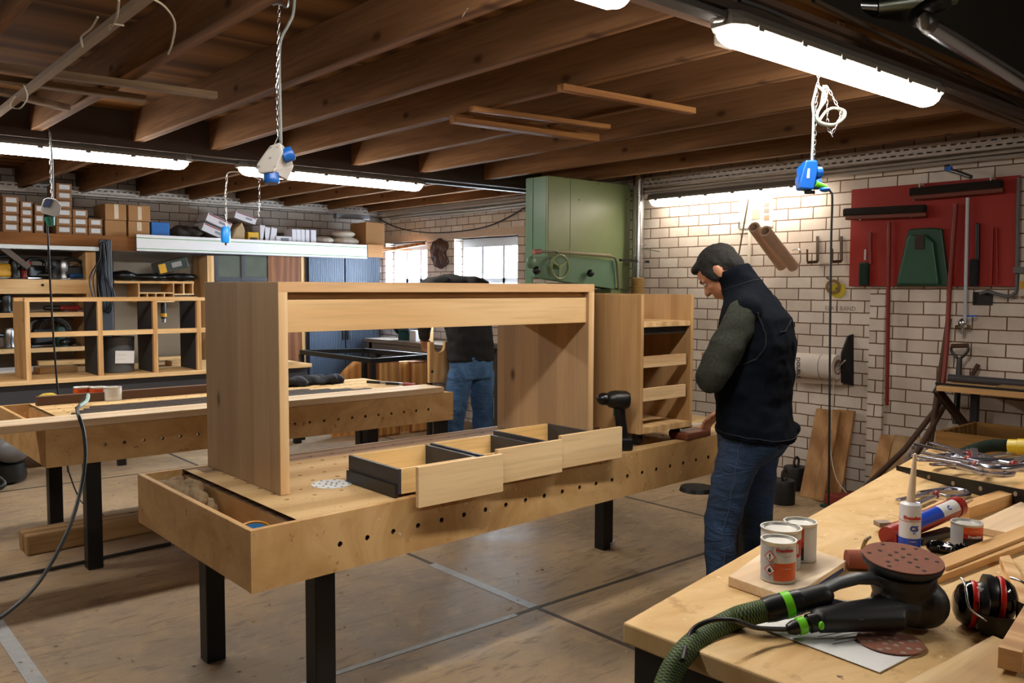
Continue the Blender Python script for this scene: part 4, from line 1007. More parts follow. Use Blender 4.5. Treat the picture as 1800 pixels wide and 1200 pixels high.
zm = at(190, 585, Y=Yf).z
for px in (173, 270, 347):
    x = at(px, 600, Y=Yf).x
    MB().box(x+.004, x+.032, Yf+.04, Yf+dpt, B3+.001, ztop-.031).build('divider', plain('dark_divider_%d' % px, '2c2f38', .6), uf)
    MB().box(x, x+.036, Yf, Yf+.04, B3+.001, ztop-.031).build('stile', pine_z, uf, bevel=.002)
xs = [fx0+.035]+[v for px in (173, 270, 347) for v in (at(px, 600, Y=Yf).x, at(px, 600, Y=Yf).x+.036)]+[fx1]
for i in range(0, len(xs), 2):
    MB().box(xs[i], xs[i+1], Yf+.002, Yf+.04, zm-.02, zm+.02).build('cross_rail', pine_x, uf, bevel=.002)
    MB().box(xs[i], xs[i+1], Yf+.04, Yf+dpt, zm-.02, zm-.005).build('shelf', darkwood, uf)
def onc(px, py, sx, sy, sz_, mt, nm, lab, cat, rot=0, grp=None, zz=B3):
    c = at(px, py, Z=zz); return tag(MB().obox((c.x, c.y, zz+sz_/2+.001), sx, sy, sz_, Matrix.Rotation(rot, 3, 'Z')).build(nm, mt, bevel=.002), lab, cat, grp)
onc(98, 654, .30, .16, .05, pine_x, 'wood_block', 'short thick pine board with a dark top inside the frame left bay', 'board', .1)
onc(120, 640, .5, .12, .04, pine_x, 'wood_board', 'pale board behind the thick one in the frame left bay', 'board', -.1)
onc(316, 641, .22, .14, .045, pine_x, 'wood_block', 'pine block in the right bay of the timber frame', 'board', .1)
onc(300, 632, .26, .10, .03, pine_x, 'wood_board', 'thin pale board behind the block in the frame right bay', 'board')
c = at(22, 654, Z=B3); sp = tag(MB().obox((c.x, c.y+.1, B3+.011), .5, .3, .02).build('paper_stack', paper), 'stack of white paper on the long counter left of the timber frame', 'paper')
# grey bin with a note
bc = at(214, 646, Z=B3); bn = empty('grey_canister', (bc.x, Yf+.25, B3), 'grey plastic canister with a white note inside the middle bay of the frame', 'canister')
x = at(211, 600, Y=Yf+.2).x; 
MB().lathe([(0, .001), (.115, .001), (.12, .01), (.125, .28), (.128, .285), (.128, .3), (0, .3)], (x, Yf+.25, B3), (0, 0, 1), 28).build('canister_body', plain('grey_poly', '56595f', .3), bn, smooth=40)
MB().obox((x+.01, Yf+.118, B3+.135), .15, .004, .105, Matrix.Rotation(.05, 3, 'Y')).build('note', paper, bn)
text('- -- --- -', 'note_lettering', plain('ink', '22242a', .8), bn, (x-.055, Yf+.1155, B3+.15), .025, (1, 0, -.04), (0, 0, 1)); text('--- -- ---- --', 'note_lettering', plain('ink2', '22242a', .8), bn, (x-.055, Yf+.1155, B3+.115), .014, (1, 0, -.04), (0, 0, 1))
MB().box(x-.06, x-.0, Yf+.16, Yf+.2, B3+.3, B3+.312).build('cap', plain('pink_cap', '9a5058', .4), bn)
# vacuum cleaner under the counter, far left
vc = empty('vacuum_cleaner', (1.0, y3-.15, 0), 'grey and black workshop vacuum on the floor at the left edge', 'vacuum')
c = at(22, 850, Z=0); c = V((c.x+.0, c.y, 0))
MB().ell((c.x, c.y, .27), .13, .12, .11).build('tank', plain('vac_grey', '77787c', .4), vc, smooth=60)
MB().lathe([(0, .02), (.16, .02), (.17, .05), (.16, .15), (.1, .18), (0, .18)], (c.x-.05, c.y+.1, 0), (0, 0, 1), 24).build('base', black, vc, smooth=40)
MB().tube(catmull([(c.x-.15, c.y-.1, .35), (c.x-.2, c.y-.2, .2), (c.x-.1, c.y-.25, .05), (c.x-.3, c.y-.3, .04)], 6), .02, 10).build('hose', black, vc, smooth=60)
for a_ in (0, 2.1, 4.2): MB().cyl((c.x-.05+.13*cos(a_), c.y+.1+.13*sin(a_)-.012, .03), (c.x-.05+.13*cos(a_), c.y+.1+.13*sin(a_)+.012, .03), .03).build('wheel', blackrub, vc, smooth=40)
# ================================================================ behind the desk: window corner
def ht(px, py, **k): return at(px, py, **k)
# black steel table frame
q = [at(530, 615, Z=.88), at(755, 622, Z=.88), at(655, 630, Z=.88), at(640, 612, Z=.88)]
tf = empty('steel_table_frame', (q[2].x, q[2].y, 0), 'black steel frame of a table without its top, behind the rear workbench', 'table frame')
A, B_, C_, D_ = V((3.92, 7.62, .88)), V((4.62, 6.5, .88)), V((3.95, 6.42, .88)), V((4.55, 7.6, .88))
A, B_, C_, D_ = q[0], q[1], q[2], q[3]
cor = [A, C_, B_, D_]
for i in range(4):
    a, b = cor[i], cor[(i+1) % 4]; MB().bar(a-V((0, 0, .02)), b-V((0, 0, .02)), .04, .04).build('top_rail', black_metal, tf)
for i, p in enumerate(cor): MB().box(p.x-.02, p.x+.02, p.y-.02, p.y+.02, 0, .84).build('leg', black_metal, tf)
# quarter round ply sheet and crates behind the frame
ply = wood('orange_ply', 'b4763c', 'd09a5c', 'Z', .5, 0)
c = at(645, 740, Y=7.6); R_ = .42
m = MB(); m.extr([(c.x, 7.6, .25)] + [(c.x-R_*cos(t), 7.6, .25+R_*1.25*sin(t)) for t in [pi/2*i/14 for i in range(15)]], (0, .02, 0)); 
m.box(c.x-.4, c.x, 7.6, 7.62, .0, .249)
tag(m.build('plywood_quarter', ply), 'orange plywood sheet with a rounded corner standing on edge behind the steel frame', 'plywood sheet')
for i, (p0, p1, pt, dd, lb) in enumerate(((665, 702, 634, .0, 'left wooden box standing behind the steel table frame'), (703, 722, 635, .05, 'middle wooden box standing behind the steel table frame'), (723, 752, 635, .0, 'right wooden box standing behind the steel table frame'))):
    x0, x1 = at(p0, 640, Y=7.3+dd).x, at(p1, 640, Y=7.3+dd).x; z1 = at((p0+p1)/2, pt, Y=7.3+dd).z
    r = empty('wooden_box', ((x0+x1)/2, 7.45+dd, 0), lb, 'box', 'wooden boxes behind the steel frame')
    MB().box(x0, x1-.004, 7.3+dd, 7.6+dd, 0, z1).build('carcass', [brownwood, pine_z, brownwood][i] if i != 1 else pine_z, r, bevel=.003)
    MB().box(x0+.01, x1-.014, 7.296+dd, 7.3+dd, .02, z1-.02).build('front_panel', wood('box_front_%d' % i, ['8f5f30', 'a06c3a', 'a8743e'][i], ['b58448', 'c08c50', 'c4905a'][i], 'Z', 0, 0), r)
# grinder bench against the window wall
gb = empty('side_bench', (5.5, 7.9, 0), 'small timber bench under the windows holding a grinder and offcuts', 'bench')
z_ = .9
y0, y1 = 6.9, 8.7
MB().box(5.25, 5.85, y0, y1, z_-.04, z_).build('bench_top', wood('grey_bench', '6d6258', '8d8174', 'Y', 0, 0), gb)
for x in (5.3, 5.8):
    for y in (y0+.05, y1-.1): MB().box(x-.03, x+.03, y-.03, y+.03, 0, z_-.041).build('leg', plain('bench_leg_grey%d%d' % (x*10, y*10), '4c463f', .8), gb)
MB().box(5.27, 5.29, y0, y1, z_-.16, z_-.041).build('apron', plain('apron_grey', '6a6259', .8), gb)
def onb(px, py, name, mt, sx, sy, sz_, lab, cat, z=z_):
    c = at(px, py, X=5.4); return tag(MB().box(5.4-sx/2, 5.4+sx/2, c.y-sy/2, c.y+sy/2, z+.001, z+sz_).build(name, mt, bevel=.004), lab, cat)
gd = empty('bench_grinder', (5.45, at(718, 590, X=5.45).y, z_), 'green bench grinder on the small bench below the windows', 'grinder'); gy = at(716, 590, X=5.45).y
MB().cyl((5.45, gy-.1, z_+.14), (5.45, gy+.1, z_+.14), .07).build('motor', grn_t, gd, smooth=40)
for sg in (-1, 1): MB().cyl((5.45, gy+sg*.13, z_+.14), (5.45, gy+sg*.16, z_+.14), .09).build('wheel', steel_t, gd, smooth=40)
MB().box(5.38, 5.52, gy-.08, gy+.08, z_+.001, z_+.09).build('foot', grn_t, gd)
onb(735, 592, 'offcut_block', whitebox, .15, .12, .12, 'white offcut block beside the bench grinder', 'block'); onb(752, 590, 'offcut_board', pine_z, .1, .07, .16, 'light offcut standing on the small bench behind the black shirt', 'board')
# radio with handle on the sill, wood on the brick pier
rd = empty('site_radio', (WX-.1, at(737, 488, X=WX-.1).y, 1.326), 'small radio with a carrying handle on the sill of the corner window', 'radio'); ry = at(737, 488, X=WX-.1).y
MB().box(WX-.02, WX+.1, ry-.07, ry+.07, 1.326, 1.50).build('body', plain('radio_dark', '2c2f33', .5), rd, bevel=.01)
MB().tube(catmull([(WX+.04, ry-.08, 1.46), (WX+.04, ry-.07, 1.60), (WX+.04, ry+.06, 1.60), (WX+.04, ry+.08, 1.46)], 6), .008, 8).build('handle', chrome, rd, smooth=60)
# carved wooden wall piece
wc = MB(); cy = at(772, 445, X=WX).y; cz = at(772, 445, X=WX).z
py_ = [(772, 418), (784, 424), (787, 434), (780, 442), (782, 450), (787, 460), (783, 468), (774, 473), (763, 468), (757, 455), (755, 440), (759, 425)]
C0 = [at(a, b, X=WX-.03) for a, b in py_]; m = MB(); m.extr(C0, (.028, 0, 0))
for k in range(9): a, b = py_[(k*5) % 12]; p = at((a+772)/2, (b+446)/2, X=WX-.035); m.ell(p, .02, .045, .05, None, 10, 6)
tag(solid(m, 'carved_relief', plain('brown_carving', '4a2f24', .6, var=.3, vs=20), None, .01, 3, rough_), 'dark brown carved wooden relief hanging on the brick between the two windows', 'carving')
# notch board on the rear bench
nb_y = 5.35; x0, x1 = at(755, 640, Y=nb_y).x, at(790, 640, Y=nb_y).x; z1 = at(772, 601, Y=nb_y).z; xm, r_ = (x0+x1)/2, (x1-x0)*.28
poly = [(x0, nb_y, T1+.001), (x1, nb_y, T1+.001), (x1, nb_y, z1), (xm+r_, nb_y, z1)] + [(xm+r_*cos(t), nb_y, z1-.03+r_*-sin(t)) for t in [pi*i/10 for i in range(11)]] + [(xm-r_, nb_y, z1), (x0, nb_y, z1)]
m = MB().extr(poly, (0, .03, 0)); o = m.build('notched_board', pine_z); tag(o, 'upright pine board with a round notch on the rear workbench', 'board')
p = at(760, 653, Y=nb_y-.002); MB().cyl((p.x, nb_y-.002, p.z), (p.x, nb_y+.001, p.z), .011).build('hole', hole_dark, o); o.children[0].location = -o.location
# pale board along the rear bench, dark profiles, clamp, cloth, tins
yb0 = 4.80; xa = at(0, 757, Z=T1).x-.5; xb = at(780, 688, Y=4.8).x
lb_ = MB().hexa([(xa, 4.80, T1+.001), (xb, 4.795, T1+.001), (xb, 5.02, T1+.001), (xa, 5.02, T1+.001), (xa, 4.80, T1+.04), (xb, 4.795, T1+.04), (xb, 5.02, T1+.04), (xa, 5.02, T1+.04)])
tag(lb_.build('long_board', pale_x, bevel=.003), 'long pale planed board lying along the front edge of the rear workbench', 'board')
tag(MB().box(xb-.03, xb+.45 if 0 else xb+.02, 4.80, 4.99, T1+.041, T1+.05).build('board_end', pine_x), 'thin board piece at the right end of the long pale board', 'board') if 0 else None
drkp = plain('dark_profile', '30211a', .5)
for k in range(4):
    y = 5.12+k*.07; x0 = at(60+k*12, 726-k*5, Z=T1).x; x1 = at(640-k*15, 680-k*2, Z=T1).x
    tag(MB().box(1.25+.05*k, 3.15-.12*k, y, y+.05, T1+.001, T1+.03).build('dark_moulding', drkp, bevel=.004), 'dark stained moulding lying on the rear workbench, %s from the pale board' % ['first', 'second', 'third', 'fourth'][k], 'moulding', 'dark mouldings on the rear bench')
tag(MB().box(1.22, 2.7, 5.80, 5.86, T1+.001, T1+.055).build('timber_lath', plain('brown_lath', '5b4132', .7)), 'brown lath along the far side of the rear workbench', 'lath')
m = MB(); c = at(545, 676, Z=T1)
for k in range(14): m.ell((c.x-.25+k*.035, c.y+.05*sin(k*2.7), T1+.022+.008*(k % 3)), .05+.02*(k % 2), .06, .022+.012*((k*5) % 3), Matrix.Rotation(k*.9, 3, 'Z'), 12, 8)
tag(solid(m, 'dark_cloth', plain('dark_cloth', '161a22', .9), None, .012, 3, rough_), 'crumpled dark cloth on the rear workbench seen through the desk', 'cloth')
cl = empty('bar_clamp', tuple(at(700, 676, Z=T1)), 'small bar clamp with red handle lying at the right end of the rear workbench', 'clamp')
p0, p1 = at(668, 672, Z=T1+.015), at(722, 676, Z=T1+.015)
MB().bar(p0, p1, .008, .02).build('bar', steel_t, cl); d = (p1-p0).normalized(); MB().cyl(p0+d*.22, p0+d*.33, .014).build('handle', red_t, cl, smooth=40)
MB().bar(p0, p0+V((-.05, .1, 0)), .018, .02).build('jaw', black, cl); MB().bar(p0+d*.18, p0+d*.18+V((-.05, .1, 0)), .018, .02).build('jaw', black, cl)

tin_metal = plain('tin_metal', 'c4c3be', .38, .55, .04)
def tin(p, r, h, lab, mats, grp=None, face=None, name='paint_tin', lid=True, wraps=None, deco=True):
    """metal tin: rims, lid, wrapped label with bands"""
    t = empty(name, p, lab, 'tin', grp); p = V(p)
    MB().lathe([(0, 0), (r, 0), (r, .002), (r*.985, .004), (r*.985, h-.006), (r*1.02, h-.004), (r*1.03, h), (r*.93, h), (r*.92, h-.003), (r*.86, h-.004), (r*.84, h-.001), (r*.80, h-.005), (0, h-.005)], p, (0, 0, 1), 40).build('tin_body', tin_metal, t, smooth=35)
    fa = atan2(-p.y, -p.x) if face is None else face
    for (a0, a1, z0, z1, mt) in wraps:
        n = max(3, int((a1-a0)/.15)); m = MB(); rr = r*.992
        A_ = [fa+a0+(a1-a0)*i/n for i in range(n+1)]
        b = m.pts([p+V((cos(a)*rr, sin(a)*rr, h*z0)) for a in A_]+[p+V((cos(a)*rr, sin(a)*rr, h*z1)) for a in A_])
        for i in range(n): m.face([b+i, b+i+1, b+n+2+i, b+n+1+i])
        m.build('label_band', mt, t, smooth=60, fix=False)
    return t, fa
lab_w = plain('tin_label_white', 'cfcfcd', .4, var=.04); lab_g = plain('tin_label_grey', 'a9abb0', .4); lab_o = plain('tin_label_orange', 'd2561c', .4); lab_d = plain('tin_label_dark', '23262b', .4); lab_r = plain('tin_label_red', 'b02318', .4); lab_b = plain('tin_label_blue', '173fae', .35)
for i, (px, mt, lb) in enumerate(((146, lab_o, 'left brown orange tin on the rear workbench'), (174, lab_o, 'middle orange tin on the rear workbench'), (198, lab_w, 'white tin, rightmost of the three on the rear workbench'))):
    c = at(px, 703, Z=T1); tin((c.x, c.y-.0, T1+.001), .055, .085, lb, None, 'tins on the rear workbench', wraps=[(-pi, pi, .05, .9, mt), (-.5, .5, .3, .9, lab_r if i < 2 else lab_g)])
c = at(85, 705, Z=T1); tag(MB().lathe([(0, .001), (.06, .001), (.065, .03), (.03, .05), (0, .05)], (c.x, c.y, T1), (0, 0, 1), 20).build('yellow_dish', plain('dull_yellow', 'b09a3a', .5), smooth=40), 'dull yellow dish in the tray of the rear workbench', 'dish')
# timber beams on the floor between the benches
bt = MB().hexa([(1.04, 5.30, .001), (3.2, 5.42, .001), (3.2, 5.62, .001), (1.04, 5.50, .001), (1.04, 5.32, .11), (3.2, 5.44, .11), (3.2, 5.62, .11), (1.04, 5.50, .11)])
tag(bt.build('timber_beam', rawwood, bevel=.01), 'rough weathered timber beam lying on the floor under the rear workbench', 'beam')

# ================================================================ band saw
green = plain('machine_green', '7b8a60', .38, 0, .1, 3); green2 = plain('machine_green_blue', '5f8068', .4, 0, .1, 3); grn_d = plain('machine_green_dark', '3f6a3c', .4)
MY = 5.1
bs = empty('band_saw', (5.25, MY+.12, 0), 'tall green band saw with hand wheel standing in front of the brick wall', 'band saw')
x0 = at(963, 400, Y=MY).x; x1 = at(1108, 400, Y=MY).x; ztp = 2.395; yb_ = at(925, 400, X=x0).y
zl = at(963, 486, Y=MY).z; zr = at(1107, 512, Y=MY).z
m = MB(); m.extr([(x0, MY, zl), (x0+.9, MY, zl-.10), (x1, MY, zl-.12), (x1, MY, ztp-.02), (x1-.03, MY, ztp), (x0, MY, ztp)], (0, yb_-MY, 0)); m.build('wheel_housing', green, bs, bevel=.006)
MB().box(x0-.003, x0, MY+.02, yb_-.09, zl+.02, ztp-.01).build('side_strip', green2, bs); MB().box(x0-.006, x0, yb_-.085, yb_, zl-.3, ztp-.005).build('side_strip', green2, bs)
MB().box(x0+.25*1, x0+.253, MY-.002, MY, 1.62, ztp).build('door_seam', grn_d, bs)
MB().box(x0+.02, x0+.30, MY+.03, yb_+.1, .05, zl-.05).build('column', green2, bs, bevel=.01)
MB().box(x1-.22, x1-.02, MY+.02, yb_, .05, zl-.10).build('rear_column', green, bs)
MB().box(x0-.1, x1, MY-.1, yb_+.2, .0, .75).build('lower_housing', green2, bs, bevel=.02)
MB().box(x0-.1, x0+.65, MY-.55, MY+.2, .98, 1.02).build('saw_table', steel_t, bs, bevel=.005)
MB().box(x0+.1, x0+.2, MY-.3, MY, .75, .98).build('table_support', green2, bs)
# control slab
ys_ = MY-.06; sx0 = at(940, 470, Y=ys_).x; sx1 = at(1082, 480, Y=ys_).x
zz = lambda px, py: at(px, py, Y=ys_).z
m = MB(); m.extr([(sx0, ys_, zz(940, 487)), (sx1, ys_, zz(1082, 508)), (sx1, ys_, zz(1082, 458)), (at(1005, 450, Y=ys_).x, ys_, zz(1005, 452)), (sx0, ys_, zz(940, 450))], (0, .058, 0)); m.build('guide_cover', green2, bs, bevel=.003)
hw = at(984, 469, Y=ys_-.06); r_ = .095
m = MB(); m.tube([hw+V((r_*cos(t), 0, r_*sin(t))) for t in [2*pi*i/30 for i in range(30)]], .012, 8, close=True)
for k in range(3): a = k*2*pi/3+.5; m.bar(hw, hw+V((r_*cos(a), 0, r_*sin(a))), .02, .008, (0, 1, 0))
m.cyl(hw-V((0, .01, 0)), hw+V((0, .062, 0)), .018); m.build('hand_wheel', green, bs, smooth=40)
for (px, py, rr, mt) in ((934, 461, .05, green2), (943, 475, .034, black), (1038, 480, .032, black)):
    p = at(px, py, Y=ys_-.05); m = MB(); m.ell(p, rr, .03, rr, None, 16, 8); m.cyl(p, p+V((.03, .06, -.01)), .01); m.build('knob', mt, bs, smooth=60)
P = [at(a, b, Y=ys_-.03) for a, b in ((944, 443), (952, 442), (975, 443), (1010, 445), (1075, 451), (1082, 456), (1085, 470), (1088, 510))]
MB().tube(catmull(P, 5), .010, 8).build('hose', plain('grey_hose', '6a6a5c', .5), bs, smooth=60)
p0, p1 = at(978, 442, Y=ys_-.035), at(1072, 449, Y=ys_-.035); MB().cyl(p0, p1, .016).build('handle_bar', plain('khaki_sleeve', '8a8468', .5), bs, smooth=40)
p0, p1 = at(938, 443, Y=ys_-.035), at(950, 442, Y=ys_-.035); MB().cyl(p0, p1, .02).build('handle_end', plain('pink_sleeve', '9a5a50', .5), bs, smooth=40)
for (px, py) in ((995, 312), (1052, 323), (1102, 351), (1018, 351)):
    p = at(px, py, Y=MY-.001); MB().cyl(p, p+V((0, .004, 0)), .006, None, 8).build('screw', black_metal, bs)

# dust extraction pipe
xp = at(1122, 430, Y=4.98).x; pp = empty('extraction_pipe', (xp, 4.98, 1.2), 'silver metal extraction pipe with clamps rising beside the green band saw', 'pipe')
MB().cyl((xp, 4.98, at(1122, 488, Y=4.98).z), (xp, 4.98, CZ), .052, None, 28).build('pipe', metal('silver_pipe', 'b4b6b8', .22, .05), pp, smooth=40)
for py in (430, 450, 459, 472):
    z = at(1122, py, Y=4.98).z; MB().lathe([(.052, -.004), (.068, -.004), (.068, .004), (.052, .004)], (xp, 4.98, z), (0, 0, 1), 28).build('clamp_ring', chrome, pp, smooth=30)
prof = []; z1 = at(1122, 488, Y=4.98).z
for k in range(34): prof += [(.052, -k*.012), (.060, -k*.012-.006)]
MB().lathe([(0, .0)]+prof+[(0, -.41)], (xp, 4.98, z1), (0, 0, 1), 24).build('flexible_hose', plain('gold_hose', 'a98a55', .35), pp, smooth=50)
MB().bar(at(1128, 437, Y=4.93), at(1160, 442, Y=4.7), .006, .006).build('damper_rod', chrome, pp)
MB().bar(at(1090, 457, Y=4.95), at(1140, 460, Y=4.95), .02, .02).build('bracket', black_metal, pp)
# ================================================================ brick wall on the right
XW = WX-.003
def wp(px, py, off=.0): return at(px, py, X=WX-off)
def wflat(px0, py0, px1, py1, name, mt, lab=None, cat=None, th=.012, off=.002, parent=None, bevel=.002):
    y0, y1, z0, z1 = rX(px0, py0, px1, py1, WX-off-th)
    o = MB().box(WX-off-th, WX-off, y0, y1, z0, z1).build(name, mt, parent, bevel=bevel)
    return tag(o, lab, cat) if parent is None else o
# red tool board (its corners follow the photograph)
redm = plain('red_board_paint', '981a0c', .6, var=.1, vs=3)
m = MB(); C_ = [wp(1492, 503, .03), wp(1785, 503, .03), wp(1795, 308, .03), wp(1492, 333, .03)]
ya, yb = C_[0].y, C_[1].y; m.box(WX-.03, WX-.004, yb, ya, (C_[0].z+C_[1].z)/2, (C_[2].z+C_[3].z)/2)
tag(m.build('red_tool_board', redm, bevel=.002), 'large red painted board on the brick wall with brooms and dustpan hung on it', 'board')
RX = .034
peg = plain('white_peg', 'c9c4b8', .5)
def hookpair(pts, par):
    for (px, py) in pts:
        p = wp(px, py, RX); MB().bar(p+V((.004, 0, 0)), p+V((-.06, 0, -.002)), .008, .008).bar(p+V((-.056, 0, -.03)), p+V((-.056, 0, .012)), .008, .008).build('hook', peg, par)
bristle = plain('dark_bristle', '1d120c', .95, var=.5, vs=60, bump=1, bs=120, bd=.01)
redh = plain('red_handle', '7e1f12', .45)
def broom(p0, p1, bh, lab, bpx):
    a, b = wp(*p0, off=.075), wp(*p1, off=.075)
    r = empty('wall_broom', ((a.x+b.x)/2, (a.y+b.y)/2, (a.z+b.z)/2), lab, 'broom', 'broom heads on the red board')
    MB().bar(a, b, .045, .03).build('wooden_back', plain('broom_wood_%d' % p0[0], '6a2c1a', .5), r, bevel=.006)
    a2, b2 = a+V((0, .02, bh/2+.012)), b+V((0, .01, bh/2+.012)); MB().bar(a2, b2, .05, bh).build('bristles', bristle, r, bevel=.012)
    hookpair(bpx, r)
broom((1488, 383), (1630, 377), .055, 'lower left long broom head with dark bristles up, on the red board', [(1519, 380), (1608, 375)])
broom((1605, 348), (1765, 334), .055, 'upper long broom head with dark bristles, near the top of the red board', [(1613, 345), (1739, 332), (1623, 325), (1748, 314)])
# hand brushes
def brush(px, y0, y1, bx0, bx1, by0, by1, hm, bm, lab):
    r = empty('hand_brush', tuple(wp(px, y0, RX)), lab, 'brush')
    MB().bar(wp(px, y0, RX+.02), wp(px, by0+4, RX+.02), .022, .022).build('handle', hm, r, bevel=.006)
    a, b, z0, z1 = rX(bx0, by0, bx1, by1, WX-RX-.02); MB().box(WX-RX-.045, WX-RX-.005, a, b, z0, z1).build('bristles', bm, r, bevel=.012)
grb = plain('green_bristle', '0f2a20', .9, var=.4, vs=50)
brush(1530, 408, 460, 1512, 1529, 461, 502, redh, grb, 'hand brush with red handle and dark green bristles on the red board left side')
brush(1719, 392, 460, 1706, 1722, 455, 503, black, plain('black_bristle', '14161a', .9), 'black hand brush hanging at the right part of the red board')
a = wp(1521, 447, RX); MB().box(WX-RX-.004, WX-RX, a.y-.007, a.y+.007, a.z-.04, a.z+.035).build('price_sticker', whitebox); tag(bpy.data.objects['price_sticker'], 'small white sticker strip on the red board left of the brush', 'sticker')
# dustpan
dg = plain('dustpan_green', '0c3d28', .45)
P = [(1574, 503), (1668, 503), (1655, 402), (1640, 400), (1600, 402), (1594, 408)]
dp_ = empty('dustpan', tuple(wp(1620, 503, RX)), 'dark green dustpan hanging in the middle of the red board', 'dustpan')
MB().extr([wp(a, b, RX+.03) for a, b in P], (.028, 0, 0)).build('pan', dg, dp_, bevel=.008)
MB().extr([wp(a, b, RX+.055) for a, b in ((1576, 500), (1650, 500), (1640, 425), (1625, 412), (1600, 412), (1594, 420))], (.025, 0, 0)).build('front_lip', plain('dustpan_green2', '0f4a31', .45), dp_, bevel=.01)
MB().extr([wp(a, b, RX+.062) for a, b in ((1607, 438), (1624, 438), (1624, 412), (1609, 412))], (.006, 0, 0)).build('handle_recess', plain('dark_recess', '2a0d0a', .6), dp_)
# long handles
def stick(p0, p1, r, mt, name, lab, cat, o0=.07, o1=.07, n=10):
    return tag(MB().cyl(wp(*p0, off=o0), wp(*p1, off=o1), r, None, n).build(name, mt, smooth=50), lab, cat)
stick((1563, 390), (1559, 712), .013, redh, 'broom_stick', 'long straight red stick hanging below the lower broom head', 'broom handle')
stick((1680, 358), (1668, 520), .016, redh, 'broom_stick', 'upper red stick against the red board, left of the white rod', 'broom handle')
m = MB().tube([wp(1669, 505, .07), wp(1664, 610, .12), wp(1655, 700, .2)], .015, 10)
tag(m.build('red_pole', redh, smooth=50), 'lower red stick running down behind the wall shelf', 'broom handle')
stick((1701, 347), (1696, 575), .011, plain('white_rod', 'b9bcc4', .4), 'white_rod', 'white square rod hanging on the red board beside the red stick', 'rod')
stick((1745, 400), (1742, 500), .008, redm, 'thin_red_rod', 'thin red rod on the right part of the red board', 'rod', RX+.01, RX+.01)
stick((1752, 400), (1753, 500), .006, redm, 'thin_red_rod', 'second thin red rod at the far right of the red board', 'rod', RX+.01, RX+.01)
# conduit at the right edge, junction plate, vent
gcond = plain('grey_conduit', '5b5d60', .5)
m = MB().tube(catmull([wp(1791, 312, .05), wp(1789, 400, .05), wp(1787, 500, .05), wp(1783, 516, .05), wp(1770, 521, .05), wp(1750, 516, .05), wp(1736, 512, .05), wp(1722, 516, .05)], 5), .011, 8)
tag(m.build('conduit', gcond, smooth=50), 'grey conduit running down the right edge of the red board and bending to the vent', 'conduit')
wflat(1781, 469, 1800, 480, 'conduit_plate', gcond, 'grey plate across the conduit at the right edge', 'plate', .02, .06)
wflat(1710, 513, 1745, 536, 'wall_vent', black, 'small black square vent in the brick wall below the red board', 'vent', .01)
wflat(1792, 480, 1812, 520, 'switch_box', plain('cream_box', 'b9b4a6', .5), 'cream switch box cut off by the right edge of the picture', 'box', .05)
o = MB(); 
for px in (1788,): pass
p = at(1793, 500, X=WX-.054); MB().box(WX-.056, WX-.0535, p.y-.03, p.y, p.z-.025, p.z+.02).build('warning_label', yel_t); tag(bpy.data.objects['warning_label'], 'yellow warning label on the cream switch box', 'label')
# tap
tp = empty('water_tap', tuple(wp(1695, 575, .0)), 'chrome water tap with a blue lever on the white bricks', 'tap')
p = wp(1693, 568, .06); MB().ell(p, .03, .03, .035).build('valve_body', chrome, tp, smooth=60); MB().bar(wp(1693, 556, .06), wp(1716, 555, .06), .012, .01).build('lever', blue_p, tp)
MB().cyl(wp(1680, 575, .05), wp(1705, 575, .05), .014).build('pipe', metal('brass_pipe', '8f7a50', .35), tp, smooth=40); MB().cyl(p, p+V((.06, 0, 0)), .015).build('inlet', chrome, tp, smooth=40); MB().cyl(p, p-V((0, 0, .07)), .012).build('spout', chrome, tp, smooth=40)
# square metal hooks
hookm = metal('square_hook_steel', '6b5f52', .5)
for (px0, px1, y0, y1, lb) in ((1437, 1419, 415, 460, 'flat steel U shaped hook left of the hanging black cord'), (1479, 1463, 415, 459, 'flat steel U shaped hook right of the hanging black cord')):
    m = MB(); m.bar(wp(px0, y0, .01), wp(px0, y1, .02), .02, .006, (1, 0, 0)); m.bar(wp(px0, y1, .02), wp(px1, y1+1, .1), .006, .02, (0, 0, 1)); m.bar(wp(px1, y1, .1), wp(px1, y1-22, .1), .012, .006, (1, 0, 0))
    tag(m.build('steel_hook', hookm), lb, 'hook')
m = MB(); m.tube(catmull([wp(1393, 440, .01), wp(1404, 437, .06), wp(1407, 445, .08), wp(1406, 462, .08), wp(1400, 470, .06)], 4), .005, 6); tag(m.build('steel_ring_hook', chrome, smooth=50), 'rounded wire hook beside the lower ends of the cardboard tubes', 'hook')
# lettering on the bricks
pen = plain('marker_pen', '8a8078', .8)
text('ELAT BAND', 'brick_lettering', pen, None, wp(1450, 545, .002), .045, (0, -1, 0), (0, 0, 1)); tag(bpy.data.objects['brick_lettering'], 'faint capitals written on a brick below the tape rolls', 'lettering')
o = text('ART', 'wall_lettering', pen, None, wp(1440, 469, .002), .04, (0, -1, 0), (0, 0, 1)); tag(o, 'faint capitals written on a brick under the steel hooks', 'lettering')
